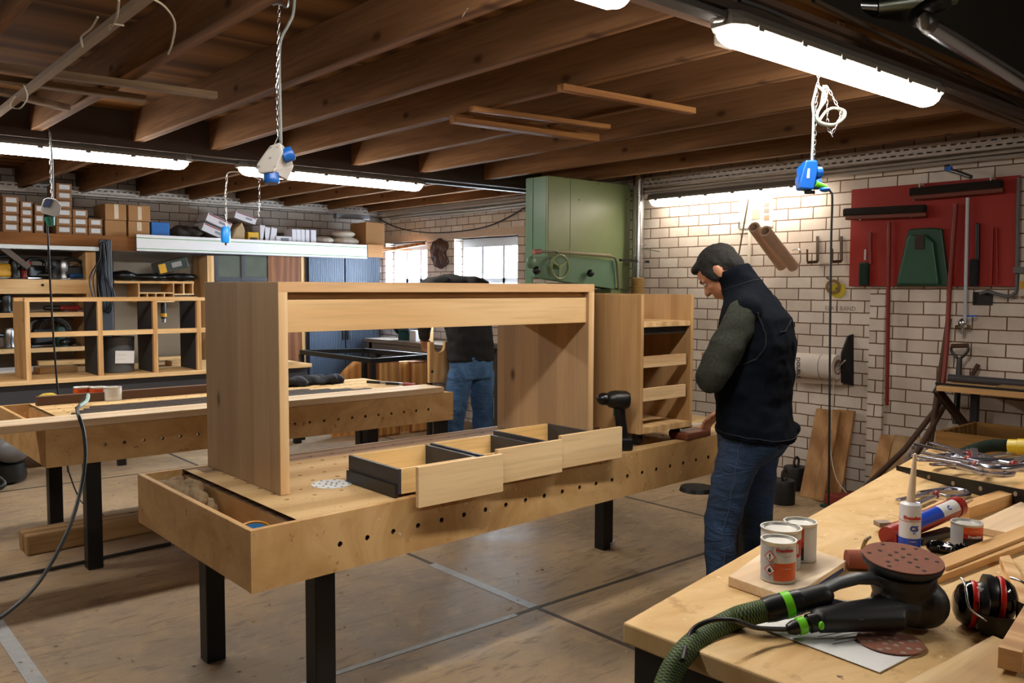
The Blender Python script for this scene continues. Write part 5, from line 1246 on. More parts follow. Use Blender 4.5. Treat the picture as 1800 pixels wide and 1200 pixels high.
# tape rolls
tr_ = empty('tape_roll', tuple(wp(1464, 505, .05)), 'brown roll of tape hanging on a nail', 'tape roll')
def ringm(c, ro, ri, w_, ax): return MB().rings([[c + k*1.0 for k in []]]) 
def annulus(c, ro, ri, h, ax): return MB().lathe([(ri, 0), (ro, 0), (ro, h), (ri, h)], c, ax, 28, cap=False).lathe([(ri, h), (ri, 0)], c, ax, 28, cap=False)
annulus(wp(1464, 504, .05), .052, .034, .03, (1, .3, 0)).build('tape', plain('brown_tape', '8a6a3a', .4), tr_, smooth=40)
MB().cyl(wp(1456, 490, .0), wp(1454, 488, .09), .006).build('nail', black_metal, tr_)
o = MB().lathe([(.02, 0), (.055, 0), (.055, .015), (.02, .015)], wp(1472, 510, .03), (1, .1, 0), 28, cap=False).build('yellow_disc', plain('yellow_tape', 'c9b41c', .4), smooth=40); tag(o, 'yellow roll hanging behind the brown tape roll', 'tape roll')
# poster, white duct, thin rod
ps = empty('notice_frame', tuple(wp(1330, 405, .0)), 'white notice with small pictures on the bricks under the warm wall lamp', 'notice')
wflat(1300, 348, 1359, 400, 'sheet', plain('notice_white', 'c9c7c4', .4), parent=ps, th=.008)
for (a, b, c_, d_, mt) in ((1322, 358, 1336, 386, 'a89a88'), (1343, 356, 1352, 364, '6f6c68'), (1343, 366, 1352, 374, '77716c'), (1343, 378, 1352, 387, '9a7d66'), (1303, 352, 1314, 392, 'b5b0aa')):
    wflat(a, b, c_, d_, 'picture', plain('pic_%d%d' % (a, b), mt, .6, var=.3, vs=60), parent=ps, th=.002, off=.0105)
MB().tube(catmull([wp(1299, 390, .015), wp(1300, 402, .02), wp(1314, 403, .02)], 4), .006, 6).build('wire_edge', gcond, ps)
wflat(1316, 343, 1320, 470, 'white_duct', plain('duct_white', 'd9d2c4', .5), 'narrow white cable duct running down the bricks behind the cardboard tubes', 'cable duct', .015)
stick((1317, 342), (1296, 462), .006, plain('dark_rod', '4b3c2a', .5), 'thin_rod', 'thin dark rod leaning behind the standing person head', 'rod', .09, .09)
# cardboard tubes
tubem = plain('tube_card', 'c0a088', .8)
for (a, b, lb, o) in (((1325, 399), (1374, 467), 'left one of two thick cardboard tubes hanging slantwise on the wall', .10), ((1345, 406), (1394, 468), 'right one of two thick cardboard tubes hanging slantwise on the wall', .16)):
    p0, p1 = wp(*a, off=o+.42), wp(*b, off=o-.055); d = (p1-p0).normalized(); L = (p1-p0).length; r = .042
    t_ = empty('cardboard_tube', tuple(p0), lb, 'cardboard tube', 'thick cardboard tubes')
    MB().lathe([(.028, 0), (r, 0), (r, L), (0, L)], p0, d, 24, cap=False).lathe([(.028, .0), (.028, .2), (0, .2)], p0, d, 24, cap=False).build('tube_wall', tubem, t_, smooth=40)
    MB().lathe([(0, .12), (.0275, .12), (.0275, .125), (0, .125)], p0, d, 16).build('bore_shade', hole_dark, t_)  # dark disc stands in for the shade inside the open tube
# paper roll on bracket
pr = empty('paper_roll', tuple(wp(1440, 645, .14)), 'white roll of paper with printed letters on a wall holder behind the standing person', 'paper roll')
p0, p1 = wp(1360, 638, .16), wp(1473, 645, .16); r = .088
d = (p1-p0).normalized(); L = (p1-p0).length
MB().lathe([(0, 0), (r, 0), (r, L), (.052, L), (.052, L-.1), (0, L-.1)], p0, d, 36).build('roll', plain('roll_white', 'cfc6be', .6), pr, smooth=40)
annulus(p1-d*.004, .055, .045, .006, d).build('core', card, pr, smooth=30)
pl = wp(1393, 672, .1); pq = wp(1480, 676, .1); MB().hexa([pl, pl+V((.012, 0, 0)), pq+V((.012, 0, 0)), pq, pl+V((-.02, 0, .05)), pl+V((-.008, 0, .05)), pq+V((-.008, 0, .05)), pq+V((-.02, 0, .05))]).build('loose_sheet', plain('roll_white2', 'c4b8ad', .6), pr)
tp0 = wp(1402, 632, .16+.089)
text('DOUBLE', 'roll_print', plain('print_black', '18181a', .7), pr, at(1400, 628, X=WX-.252), .04, (0, -.05, -1), (0, -1, 0), bold=.001)
m = MB()
for k, a in enumerate([2*pi*i/20 for i in range(20)]):
    if 2 < k < 18: continue
m.tube([at(1446+9*cos(t), 645+22*sin(t), X=WX-.251+.02*abs(sin(t))) for t in [pi/2+pi*i/8 for i in range(9)]], .0015, 5)
m.build('roll_mark', plain('print_black2', '2a2a2c', .7), pr)
# holder bracket
bm_ = MB(); bm_.extr([wp(1478, 672, .12), wp(1498, 678, .01), wp(1498, 587, .01), wp(1489, 590, .04), wp(1478, 620, .12)], (0, -.012, 0)); bm_.build('bracket', black_metal, pr)
MB().cyl(p1, wp(1486, 633, .16), .006).build('spindle', chrome, pr)
# leaning boards
oakp = wood('leaning_oak', '9c6f42', 'c29462', 'Z', 0, 0); 
for i, (a0, a1, yb, yt, o0, o1, lb) in enumerate(((1405, 1432, 862, 715, .28, .05, 'left oak board leaning on the bricks beside the standing person'), (1430, 1447, 864, 716, .32, .09, 'narrow rounded oak post leaning between two boards'), (1445, 1476, 858, 717, .24, .04, 'right oak board leaning on the bricks crossed by the black cord'))):
    b0 = at((a0+a1)/2, yb, X=WX-o0); t0 = at((a0+a1)/2, yt, X=WX-o1)
    w_ = abs(at(a0, 800, X=WX-.2).y-at(a1, 800, X=WX-.2).y)
    d = V((o0-o1, 0, t0.z-0)); m = MB(); y = b0.y; m.bar((WX-o0, y, .012), (WX-o1-.02, y, t0.z), w_, .03 if i != 1 else .05, (0, 1, 0)) if 0 else m.hexa([(WX-o0, y-w_/2, .001), (WX-o0+.03, y-w_/2, .001), (WX-o0+.03, y+w_/2, .001), (WX-o0, y+w_/2, .001), (WX-o1-.03, y-w_/2, t0.z), (WX-o1, y-w_/2, t0.z), (WX-o1, y+w_/2, t0.z), (WX-o1-.03, y+w_/2, t0.z)])
    tag(m.build('oak_board', oakp, bevel=.004 if i != 1 else .012), lb, 'board')
b0 = at(1530, 850, X=WX-.3); 
m = MB()
for (a0, a1, yt, o0, nm, lb, mt) in ((1528, 1552, 762, .30, 'oak_sheet', 'oak panel with a routed edge leaning at the foot of the brick wall', oakp), (1552, 1600, 765, .26, 'framed_sheet', 'pale wooden frame panel leaning behind the brown sticks', wood('leaning_panel', '9c7b54', 'bd9a6c', 'Z', 0, 0))):
    y1, y0 = at(a0, 820, X=WX-.2).y, at(a1, 820, X=WX-.2).y; zt = at((a0+a1)/2, yt, X=WX-.06).z
    tag(MB().hexa([(WX-o0, y0, .001), (WX-o0+.02, y0, .001), (WX-o0+.02, y1, .001), (WX-o0, y1, .001), (WX-.05, y0, zt), (WX-.03, y0, zt), (WX-.03, y1, zt), (WX-.05, y1, zt)]).build(nm, mt, bevel=.003), lb, 'panel')
# printed pale strip leaning
y1, y0 = at(1560, 870, X=WX-.4).y, at(1590, 870, X=WX-.4).y; zt = at(1610, 775, X=WX-.12).z
st = empty('printed_strip', (WX-.3, y0, 0), 'pale strip printed with rows of small marks leaning under the brown sticks', 'strip')
yt0 = at(1632, 780, X=WX-.1).y; yt1 = at(1600, 780, X=WX-.1).y
S0 = [V((WX-.42, y0, .001)), V((WX-.42, y1, .001)), V((WX-.10, yt1, zt)), V((WX-.10, yt0, zt))]
MB().extr(S0, (.006, 0, .002)).build('strip_board', plain('strip_pale', 'b3a49c', .7), st)
m = MB()
for i in range(9):
    for j in (0, 1):
        u = .07+.1*i+.03*j; v = .28+.42*j
        p = (S0[0].lerp(S0[3], u)).lerp(S0[1].lerp(S0[2], u), v) - V((.002, 0, 0))
        for dz in (-.011, .0, .011): m.obox(p+V((0, 0, dz)), .0016, .022, .005)
tag(m.build('printed_marks', plain('mark_ink', '2b2622', .8), st), kind='stuff')
# brown poles and spade
pole = plain('old_pole_wood', '4a3020', .7, var=.3, vs=10)
def pole_(pts, r, nm, lab, cat, mt=pole): return tag(MB().tube([at(a, b, X=WX-o) for a, b, o in pts], r, 10).build(nm, mt, smooth=50), lab, cat)
pole_(((1668, 560, .06), (1648, 690, .16), (1625, 850, .34)), .018, 'wooden_pole', 'brown tool handle leaning steeply against the bricks left of the wall shelf', 'tool handle')
pole_(((1660, 700, .08), (1590, 790, .3), (1510, 866, .52)), .018, 'wooden_pole', 'lower left brown pole slanting down to the red clamp blocks', 'tool handle')
pole_(((1664, 705, .1), (1610, 800, .4), (1548, 868, .62)), .018, 'wooden_pole', 'second brown pole slanting down, right of the other', 'tool handle')
pole_(((1720, 640, .05), (1690, 690, .1)), .014, 'wooden_pole', 'short stub of a tool handle behind the wall shelf', 'tool handle')
sp = empty('spade', tuple(at(1688, 650, X=WX-.1)), 'garden spade with a D shaped grip standing behind the wall shelf', 'spade')
gmet = metal('spade_steel', '4f5052', .5)
MB().tube(catmull([at(a, b, X=WX-.1) for a, b in ((1674, 609), (1672, 614), (1676, 622), (1686, 630), (1697, 622), (1702, 614), (1701, 609))], 4), .009, 8).build('grip_arms', gmet, sp, smooth=50)
MB().cyl(at(1673, 608, X=WX-.1), at(1702, 607, X=WX-.1), .014).build('grip', pole, sp, smooth=50)
MB().cyl(at(1687, 628, X=WX-.1), at(1680, 745, X=WX-.14), .016, .02).build('shaft', gmet, sp, smooth=50)
# wall shelf
sh0 = at(1646, 678, X=WX-.50); 
ws = empty('wall_shelf', (WX-.25, 2.0, sh0.z), 'pine wall shelf at the right edge holding a dark pipe and offcuts', 'shelf')
zs = sh0.z; ys0 = at(1646, 678, X=WX-.45).y
MB().hexa([(WX-.50, ys0-.02, zs-.03), (WX-.02, ys0+.04, zs-.03), (WX-.02, -.5, zs-.03), (WX-.5, -.5, zs-.03), (WX-.5, ys0-.02, zs), (WX-.02, ys0+.04, zs), (WX-.02, -.5, zs), (WX-.5, -.5, zs)]).build('board', pine_y, ws, bevel=.003)
yl = at(1715, 700, X=WX-.3).y
MB().box(WX-.33, WX-.29, yl-.02, yl+.02, 0, zs-.031).build('leg', black_metal, ws)
yl = at(1672, 700, X=WX-.2).y; MB().bar((WX-.42, yl, zs-.032), (WX-.03, yl-.1, zs-.38), .04, .04).build('brace', darkwood, ws)
p0 = at(1668, 663, X=WX-.2); tag(MB().cyl((WX-.2, p0.y, zs+.026), (WX-.22, .2, zs+.026), .024).build('dark_pipe', plain('dark_pipe', '3d3c42', .4), smooth=50), 'dark grey pipe lying along the pine wall shelf', 'pipe')
tag(MB().box(WX-.40, WX-.30, .8, p0.y-.35, zs+.001, zs+.02).build('offcut', wood('offcut_a', '8e7048', 'b09060', 'Y', 0, 0)), 'flat grey brown offcut on the wall shelf in front of the pipe', 'offcut')
tag(MB().box(WX-.14, WX-.05, .9, p0.y-.45, zs+.001, zs+.05).build('offcut', wood('offcut_b', '9a6238', 'bd8450', 'Y', 0, 0)), 'thicker reddish offcut on the wall shelf behind the pipe', 'offcut')
tag(MB().cyl((WX-.44, p0.y-.02, zs+.008), (WX-.43, 1.2, zs+.008), .007).build('thin_iron_bar', black_metal, smooth=50), 'thin black iron bar on the front of the wall shelf', 'bar')
# large wooden crate
c0 = at(1643, 760, X=4.95); 
cr = empty('wooden_crate', (5.2, 1.6, 0), 'large open brown wooden crate under the wall shelf', 'crate')
cz_ = at(1643, 757, X=4.95).z; cy_ = at(1645, 757, X=4.95).y; crate_m = wood('crate_wood', '6b4c28', '8f6a3c', 'Y', 0, 0, rough=.8)
MB().box(4.95, 4.975, cy_-1.3, cy_, .0, cz_).build('front_panel', crate_m, cr); MB().box(5.46, 5.485, cy_-1.3, cy_, .0, cz_).build('back_panel', crate_m, cr)
MB().box(4.976, 5.459, cy_-.025, cy_, .0, cz_).build('end_panel', crate_m, cr); MB().box(4.976, 5.459, cy_-1.3, cy_-1.275, .0, cz_).build('end_panel', crate_m, cr); MB().box(4.976, 5.459, cy_-1.27, cy_-.03, .0, .02).build('bottom_panel', crate_m, cr)
# weights with rings
for (px, py, r, h, lb) in ((1381, 884, .082, .165, 'front black cylindrical weight with a lifting ring on the floor by the bricks'), (1402, 859, .085, .17, 'rear black cylindrical weight with a ring near the leaning boards')):
    c = at(px-5, py, Z=0); w_ = empty('iron_weight', (c.x+.0, c.y, 0), lb, 'weight', 'black iron weights')
    MB().lathe([(0, 0), (r*.98, 0), (r, .01), (r, h-.012), (r*.94, h), (0, h)], (c.x, c.y, 0), (0, 0, 1), 30).build('body', plain('weight_black', '121214', .5), w_, smooth=35)
    MB().tube([(c.x+.032*cos(t), c.y-.008, h+.034+.038*sin(t)) for t in [2*pi*i/18 for i in range(18)]], .009, 8, close=True).build('ring', plain('rusty_ring', '2d201a', .6), w_, smooth=50)
# blackish foot seen under the bench end
c = at(1225, 862, Z=0); tag(MB().lathe([(0, 0), (.13, 0), (.12, .03), (0, .035)], (c.x, c.y, 0), (0, 0, 1), 24).build('iron_disc_weight', black_metal, smooth=40), 'flat black iron foot on the floor behind the front workbench end', 'foot')
# red and green clamp blocks on the floor
for (px, py, sx, lb, s_) in ((1472, 892, .14, 'small red and green iron clamp block on the floor under the hanging cord', 1), (1520, 895, .34, 'long red and green iron clamp block on the floor at the foot of the poles', 2)):
    c = at(px, py, Z=0); r = empty('clamp_block', (c.x, c.y, 0), lb, 'clamp block')
    MB().box(c.x-.05, c.x+.05, c.y-sx/2, c.y+sx/2, .02, .09).build('body', plain('block_red%d' % s_, '7c2a1e', .6, var=.3, vs=20), r, bevel=.004)
    MB().box(c.x-.07, c.x+.12, c.y-sx/2-.02, c.y+sx/2+.02, 0, .019).build('base', plain('block_green%d' % s_, '1f4435', .6), r)
c = at(1528, 872, Z=0); tag(MB().obox((c.x, c.y, .05), .1, .08, .09).build('yellow_green_block', plain('dull_yg', '8a8a2c', .6), bevel=.006), 'dull yellow block behind the red clamp block', 'block')
# wall pipe bracket up right
m = MB().tube(catmull([wp(1665, 262, .03), wp(1666, 285, .05), wp(1668, 297, .08), wp(1685, 303, .10), wp(1707, 311, .14)], 4), .014, 8)
br = tag(m.build('wall_bracket_pipe', metal('bracket_pipe', '7d7d80', .4), smooth=50), 'bent metal bracket with a blue end above the red board', 'bracket'); 
p = wp(1668, 297, .085); MB().obox(p, .03, .035, .03).build('blue_end', blue_p, None); bpy.data.objects['blue_end'].parent = br; bpy.data.objects['blue_end'].location -= br.location
p = wp(1750, 245, .09); o = tag(MB().obox(p, .05, .06, .05).build('tray_clip', plain('dark_blue_clip', '1c2a6a', .4)), 'dark blue clip on the cable tray near the beam end', 'clip')
# string from the roll down, cord on window wall
m = MB().tube(catmull([wp(1466, 655, .18), wp(1464, 700, .19), wp(1460, 760, .24), wp(1461, 800, .3), wp(1470, 840, .42), wp(1488, 866, .5)], 5), .0035, 6)
tag(m.build('white_string', plain('string_white', 'b9b0a0', .8), smooth=50), 'thin white string hanging from the paper roll down to the floor', 'string')
m = MB().tube(catmull([wp(a, b, .03) for a, b in ((650, 372), (676, 390), (710, 403), (760, 409), (820, 405), (870, 393), (925, 364))], 5), .007, 6)
tag(m.build('sagging_cable', cab_m, smooth=50), 'black cable sagging across the bricks above the windows', 'cable')
# ================================================================ ceiling: battens lying across, ducts, hanging sockets
def batt(p0, p1, w_, h, mt, nm, lab, cat='batten', z=JZ+.0, bevel=.003):
    a, b = at(*p0, Z=z), at(*p1, Z=z); a.z = b.z = z-h/2-.001
    return tag(MB().bar(a, b, w_, h).build(nm, mt, bevel=bevel), lab, cat)
bt = batten
b1 = batt((796, 200), (1047, 236), .07, .045, bt, 'screwed_beam', 'thick reddish timber piece screwed under the joists in the middle of the ceiling')
for t in (.12, .62, .3):
    a = at(796, 200, Z=JZ-.047).lerp(at(1047, 236, Z=JZ-.047), t); o = MB().cyl((a.x, a.y, JZ-.0475), (a.x, a.y, JZ-.046), .01).build('bolt_hole', hole_dark, b1); o.location = -b1.location
batt((828, 186), (1070, 219), .04, .025, bt, 'thin_batten', 'thin batten beside the thick timber piece under the joists')
batt((985, 147), (1218, 190), .045, .03, bt, 'short_batten', 'single batten lying across two joists right of the middle')
gb_ = wood('grey_batten_wood', '75604c', '9a836a', 'X', 0, 0, rough=.8)
batt((-80, 100), (380, 162), .05, .03, gb_, 'grey_batten', 'longest grey batten across the joists at upper left')
batt((-80, 120), (255, 168), .05, .03, gb_, 'grey_batten', 'middle grey batten across the joists at upper left', z=JZ)
batt((-60, 140), (118, 184), .05, .03, gb_, 'grey_batten', 'shortest lowest grey batten across the joists at upper left')
# diagonal pale strip in the upper left with twine
a, b = at(218, 0, Z=JZ), at(0, 180, Z=JZ); d = (b-a)
tag(MB().bar(a-d*.3+V((0, 0, -.045)), b+d*.1+V((0, 0, -.045)), .035, .02).build('pale_strip', plain('pale_strip', '94806c', .8)), 'pale strip hanging diagonally under the joists at upper left', 'strip')
tw = plain('twine', 'b3a890', .8)
for P, lb in ((((263, -5), (290, 12), (307, 40), (303, 75), (296, 95)), 'long curved piece of pale twine hanging from the ceiling at upper left'), (((209, 0), (205, 30), (192, 52), (195, 42), (218, 45)), 'knotted twine hanging beside the pale strip'),
              (((145, 82), (143, 65), (160, 50), (172, 30)), 'twine looped round the pale strip'), (((42, 150), (48, 172), (35, 190), (18, 186), (28, 168)), 'small loop of twine at the left edge under the battens')):
    tag(MB().tube(catmull([at(a, b, Z=JZ-.06) for a, b in P], 5), .0035, 6).build('twine', tw, smooth=50), lb, 'twine')
tag(MB().tube(catmull([at(a, b, Z=JZ-.02) for a, b in ((822, 15), (818, 20), (813, 30))], 3), .002, 5).build('nail_thread', chrome), 'thin bright wire end under the joist near the top', 'wire')
# ducts in the dark bay
dm = metal('duct_metal', 'a3a7ad', .25, .1)
p0, p1 = at(1632, 45, Z=2.50), at(1860, 185, Z=2.50)
tag(MB().cyl(p0, p1, .034, None, 24).build('round_duct', dm, smooth=40), 'long shiny round metal pipe in the dark roof bay at upper right', 'duct')
p2 = at(1612, 30, Z=2.55); p3 = at(1665, 0, Z=2.60)
tag(MB().tube(catmull([p0+(p1-p0).normalized()*.01, p0-(p1-p0).normalized()*.05+V((0, 0, .01)), p2, at(1635, 12, Z=2.59), p3], 5), .034, 14).build('duct_elbow', metal('elbow', '5c5854', .45), smooth=50), 'dark elbow joining the shiny pipe to the duct above', 'duct')
q0, q1 = at(1440, 8, Z=2.70), at(1540, 12, Z=2.70); q2 = at(1680, -8, Z=2.74)
tag(MB().cyl(q0, q1, .03, None, 20).build('cross_duct', dm, smooth=40), 'short shiny duct piece at the top right edge', 'duct')
tag(MB().cyl(q1, q2, .037, None, 20).build('cross_duct', metal('green_duct', '8d958a', .35), smooth=40), 'pale duct piece running on from the short shiny duct', 'duct')
dc = plain('dusty_cable', '5a4c40', .9)
for k, (P, r) in enumerate(((((1388, 35), (1393, 50), (1600, 130), (1800, 215)), .012), (((1430, 0), (1560, 65), (1640, 105), (1800, 187)), .010))):
    Pp = [at(a, b, Y=1.765) for a, b in P]
    tag(MB().tube(catmull(Pp, 4), r, 8).build('dusty_cable', dc, smooth=50), ['dusty cable clipped low along the near face of the roof beam', 'dusty cable along the top edge of the near roof beam'][k], 'cable')
m = MB().tube(catmull([at(a, b, Y=1.72) for a, b in ((1300, 0), (1350, 18), (1385, 35), (1392, 48), (1380, 60), (1350, 75))], 5), .009, 8)
tag(m.build('lamp_feed_cable', plain('feed_grey', '4f4c4c', .5), smooth=50), 'grey cable curving down to the near glowing lamp end', 'cable')
m = MB().tube(catmull([at(a, b, Y=1.70) for a, b in ((1280, -10), (1281, 15), (1272, 32), (1252, 36))], 5), .008, 8)
tag(m.build('lamp_feed_cable', plain('feed_grey2', '8a8278', .5), smooth=50), 'pale cable curving to the end of the lamp at the top edge', 'cable')
p = at(1277, 68, Y=1.89); tag(MB().box(p.x-.05, p.x+.05, 1.862, 1.91, p.z-.03, p.z+.03).build('junction_box', plain('junction_white', 'a89e92', .5), bevel=.006), 'pale junction box behind the trunking between the near lamps', 'box')

def chain(P, nm, mt, par, w_=.008, ln=.022):
    """real links along a path"""
    P = [V(p) for p in P]; m = MB(); acc = 0; k = 0
    L = sum((P[i+1]-P[i]).length for i in range(len(P)-1)); n = int(L/(ln*.75)); 
    def pos(s):
        for i in range(len(P)-1):
            l = (P[i+1]-P[i]).length
            if s <= l or i == len(P)-2: return P[i]+(P[i+1]-P[i])*(s/l), (P[i+1]-P[i]).normalized()
            s -= l
    for k in range(n):
        c, d = pos((k+.5)*L/n); u = d.orthogonal().normalized(); v = d.cross(u)
        if k % 2: u = v
        m.tube([c + d*(ln/2*sin(t)) + u*(w_/2*cos(t)) for t in [2*pi*i/8 for i in range(8)]], .0011, 4, close=True)
    return m.build(nm, mt, par)
# big grey and white socket cube
def D_at(px, py, D): return at(px, py, D=D)
Ds = 2.75
sb = empty('hanging_socket', tuple(D_at(487, 322, Ds)), 'grey and white angular socket box with blue caps hanging on a chain in front', 'socket box')
greyp = plain('socket_grey', 'a9a5a0', .45, var=.04); whp = plain('socket_white', 'c8c6c2', .4, var=.03)
def pa(px, py, dd=0): return D_at(px, py, Ds+dd)
F_ = [pa(451, 286), pa(470, 260), pa(490, 251), pa(497, 262), pa(484, 293), pa(470, 306), pa(452, 300)]
fr_ = [(451, 288), (474, 256), (492, 250), (497, 267), (481, 302), (453, 305)]
bk_ = [(466, 278), (484, 254), (497, 252), (508, 262), (518, 290), (508, 318)]
m = MB(); A_ = [pa(a, b, -.03) for a, b in fr_]; B_2 = [pa(a, b, .07) for a, b in ((462, 292), (482, 262), (497, 254), (512, 276), (517, 292), (506, 318))]
n = 6; b = m.pts(A_+B_2); m.face([b+i for i in range(n)]); m.mat(1); m.face([b+n+i for i in range(n-1, -1, -1)])
for i in range(n): m.mat(1 if i in (2, 3, 4) else 0); m.face([b+i, b+(i+1) % n, b+n+(i+1) % n, b+n+i])
m.build('box_body', [greyp, whp], sb, bevel=.004)
bc1 = plain('socket_cap_blue', '1457a8', .35)
for (p, nx, r) in (((508, 271), V((.75, -.35, .4)), .022), ((477, 315), V((-.05, -.15, -1)), .024)):
    q = pa(*p, .0); nx.normalize(); m = MB(); m.lathe([(0, -.02), (r, -.02), (r*1.06, 0), (r*1.06, .008), (r*.9, .014), (0, .014)], q, nx, 24); m.build('socket_cap', bc1, sb, smooth=40)
for (a, b) in ((456, 292), (484, 292), (475, 277), (476, 258), (487, 258)):
    q = pa(a, b, -.032); MB().cyl(q, q-_f*.002, .0028, None, 10).build('screw', zinc, sb)
m = MB(); m.tube([pa(480, 258), pa(488, 240), pa(497, 256)], .0025, 6); m.build('hanger', chrome, sb)
chain([pa(489, 240), pa(487, 160), pa(489, 90), pa(491, 10), pa(491, -60)], 'chain', chrome, sb)
MB().tube(catmull([pa(494, 252, .01), pa(493, 200, .01), pa(491, 110, .01), pa(494, 70, .01), pa(506, 45, .01), pa(516, 20, .01), pa(519, -40, .01)], 6), .005, 8).build('cable', plain('socket_cable', '6f7370', .5), sb, smooth=50)
MB().tube(catmull([pa(479, 8), pa(492, 6), pa(505, 12), pa(507, -10)], 5), .004, 6).build('hook', zinc, sb, smooth=50)
# small grey socket box far left
Dl = 5.1
ss = empty('hanging_socket', tuple(at(90, 366, D=Dl)), 'small grey and white socket box hanging at the far left with a black cord below', 'socket box')
def pl_(px, py, dd=0): return at(px, py, D=Dl+dd)
m = MB(); A_ = [pl_(a, b, -.04) for a, b in ((71, 368), (76, 350), (84, 347), (99, 350), (108, 361), (105, 377), (98, 382), (73, 375))]; B_2 = [pl_(a, b, .08) for a, b in ((76, 368), (80, 352), (86, 350), (98, 352), (106, 361), (104, 374), (98, 378), (78, 373))]
m.rings([A_, B_2]); m.build('box_body', plain('socket_pale', '8f8c8a', .5), ss, bevel=.004)
MB().extr([pl_(a, b, -.045) for a, b in ((74, 363), (80, 349), (92, 350), (86, 364))], _f*.004).build('blue_face', plain('dark_blue_face', '1b2c55', .4), ss)
MB().cyl(pl_(87, 382), pl_(90, 397), .03, .02, 16).build('plug', plain('green_plug', '1a6a58', .4), ss, smooth=40)
chain([pl_(91, 348), pl_(89, 300), pl_(88, 262), pl_(88, 232), at(75, 222, D=Dl)], 'chain', chrome, ss, .012, .035)
MB().tube(catmull([pl_(93, 348, .02), pl_(92, 300, .02), pl_(89, 250, .02), pl_(80, 220, .02), pl_(50, 222, .02), pl_(0, 232, .02), pl_(-30, 240, .02)], 5), .006, 8).build('cable', plain('cable_grey_l', '6a6a6c', .5), ss, smooth=50)
MB().tube(catmull([pl_(83, 395), pl_(86, 450), pl_(90, 530, .2), pl_(96, 620, .45), pl_(103, 700, .55), at(118, 812, D=5.75), at(120, 830, D=5.76)], 8), .006, 8).build('cord', cab_m, ss, smooth=50)
# blue hanging plug socket mid left
Dm = 6.8
sm_ = empty('hanging_socket', tuple(at(397, 410, D=Dm)), 'small bright blue socket hanging on a chain in front of the guide rail', 'socket')
def pm(px, py, dd=0): return at(px, py, D=Dm+dd)
m = MB(); m.lathe([(0, 0), (.033, .004), (.037, .025), (.037, .09), (.03, .115), (.025, .128), (0, .132)], pm(397, 427), (0, 0, 1), 20); m.build('socket_body', plain('bright_blue', '1684e0', .35), sm_, smooth=40)
MB().cyl(pm(397, 431), pm(397, 427), .008).build('tip', black, sm_)
chain([pm(397, 398), pm(397, 350), pm(398, 306)], 'chain', chrome, sm_, .012, .035)
MB().tube(catmull([pm(397, 396, .01), pm(398, 370, .01), pm(395, 345, .01), pm(399, 318, .01), pm(402, 303, .01), pm(430, 304, .01), pm(458, 316, .01)], 5), .005, 6).build('cable', plain('cable_wh', '8a8378', .5), sm_, smooth=50)
ch = empty('loose_chain', tuple(pm(455, 380, 0)), 'short loose metal chain hanging right of the bright blue socket', 'chain')
chain([pm(455, 381), pm(456, 350), pm(456, 317)], 'links', chrome, ch, .012, .035)
# bright blue multi socket at the right
Dr = 3.35
rs = empty('hanging_socket', tuple(at(1425, 310, D=Dr)), 'bright blue four way socket hanging under the near lamp with a lime green plug', 'socket')
def pr_(px, py, dd=0): return at(px, py, D=Dr+dd)
bl = plain('socket_blue', '0a5fc4', .35, var=.05)
m = MB(); A_ = [pr_(a, b, -.03) for a, b in ((1417, 281), (1437, 281), (1439, 296), (1431, 333), (1407, 331), (1406, 318), (1412, 296))]
m.extr(A_, _f*.06); m.build('socket_body', bl, rs, bevel=.006)
for (a, b, nx) in ((1438, 303, (.8, -.5, .1)), (1411, 301, (-.8, .2, .1)), (1436, 323, (.8, -.6, .1)), (1408, 318, (-.7, .3, 0))):
    q = pr_(a, b); MB().lathe([(0, -.015), (.021, -.015), (.023, .0), (.021, .012), (0, .014)], q, nx, 20).build('socket_cap', bl, rs, smooth=40)
m = MB().extr([pr_(a, b, -.032) for a, b in ((1420, 296), (1424, 296), (1423, 313), (1418, 313))], _f*.002); m.build('sticker', whitebox, rs)
MB().cyl(pr_(1434, 323, -.02), pr_(1453, 329, -.02), .013, .008, 14).build('plug', plain('lime_plug', '5fc41e', .4), rs, smooth=40)
MB().ell(pr_(1450, 333, -.02), .022, .02, .01).build('cap_flap', bl, rs, smooth=60); MB().obox(pr_(1423, 338), .03, .03, .012).build('base_tab', black, rs)
MB().tube([pr_(1427, 282, .01), pr_(1429, 240, .01), pr_(1430, 200, .01), pr_(1428, 182, .01), pr_(1436, 150, .01)], .0055, 8).build('cable', plain('cable_white_r', '8d9598', .5), rs, smooth=50)
MB().tube(catmull([pr_(1437, 150), pr_(1452, 170), pr_(1437, 198), pr_(1441, 214), pr_(1465, 219), pr_(1483, 208), pr_(1484, 195), pr_(1466, 190), pr_(1452, 196), pr_(1440, 212)], 6), .0055, 8).build('cable_loop', plain('cable_cream', 'b5b5a2', .5), rs, smooth=50)
MB().tube(catmull([pr_(1448, 150, .01), pr_(1444, 180, .01), pr_(1436, 205, .01), pr_(1444, 218, .01), pr_(1470, 219, .01), pr_(1482, 203, .01), pr_(1474, 192, .01)], 6), .005, 8).build('cable_loop', plain('cable_cream2', 'a5a592', .5), rs, smooth=50)
chain([pr_(1431, 280), pr_(1433, 235), pr_(1434, 190), pr_(1437, 152), pr_(1440, 120)], 'chain', chrome, rs, .009, .024)
chain([pr_(1452, 150), pr_(1455, 225), pr_(1462, 237), pr_(1473, 215), pr_(1480, 195)], 'chain', chrome, rs, .009, .024); chain([pr_(1453, 150), pr_(1466, 175), pr_(1476, 193)], 'chain', chrome, rs, .009, .024)
MB().tube(catmull([pr_(1453, 330, -.02), pr_(1460, 337, -.02), pr_(1463, 350, -.02), pr_(1461, 430), pr_(1459, 600), pr_(1458, 760), pr_(1456, 925)], 6), .0042, 8).build('cord', cab_m, rs, smooth=50)
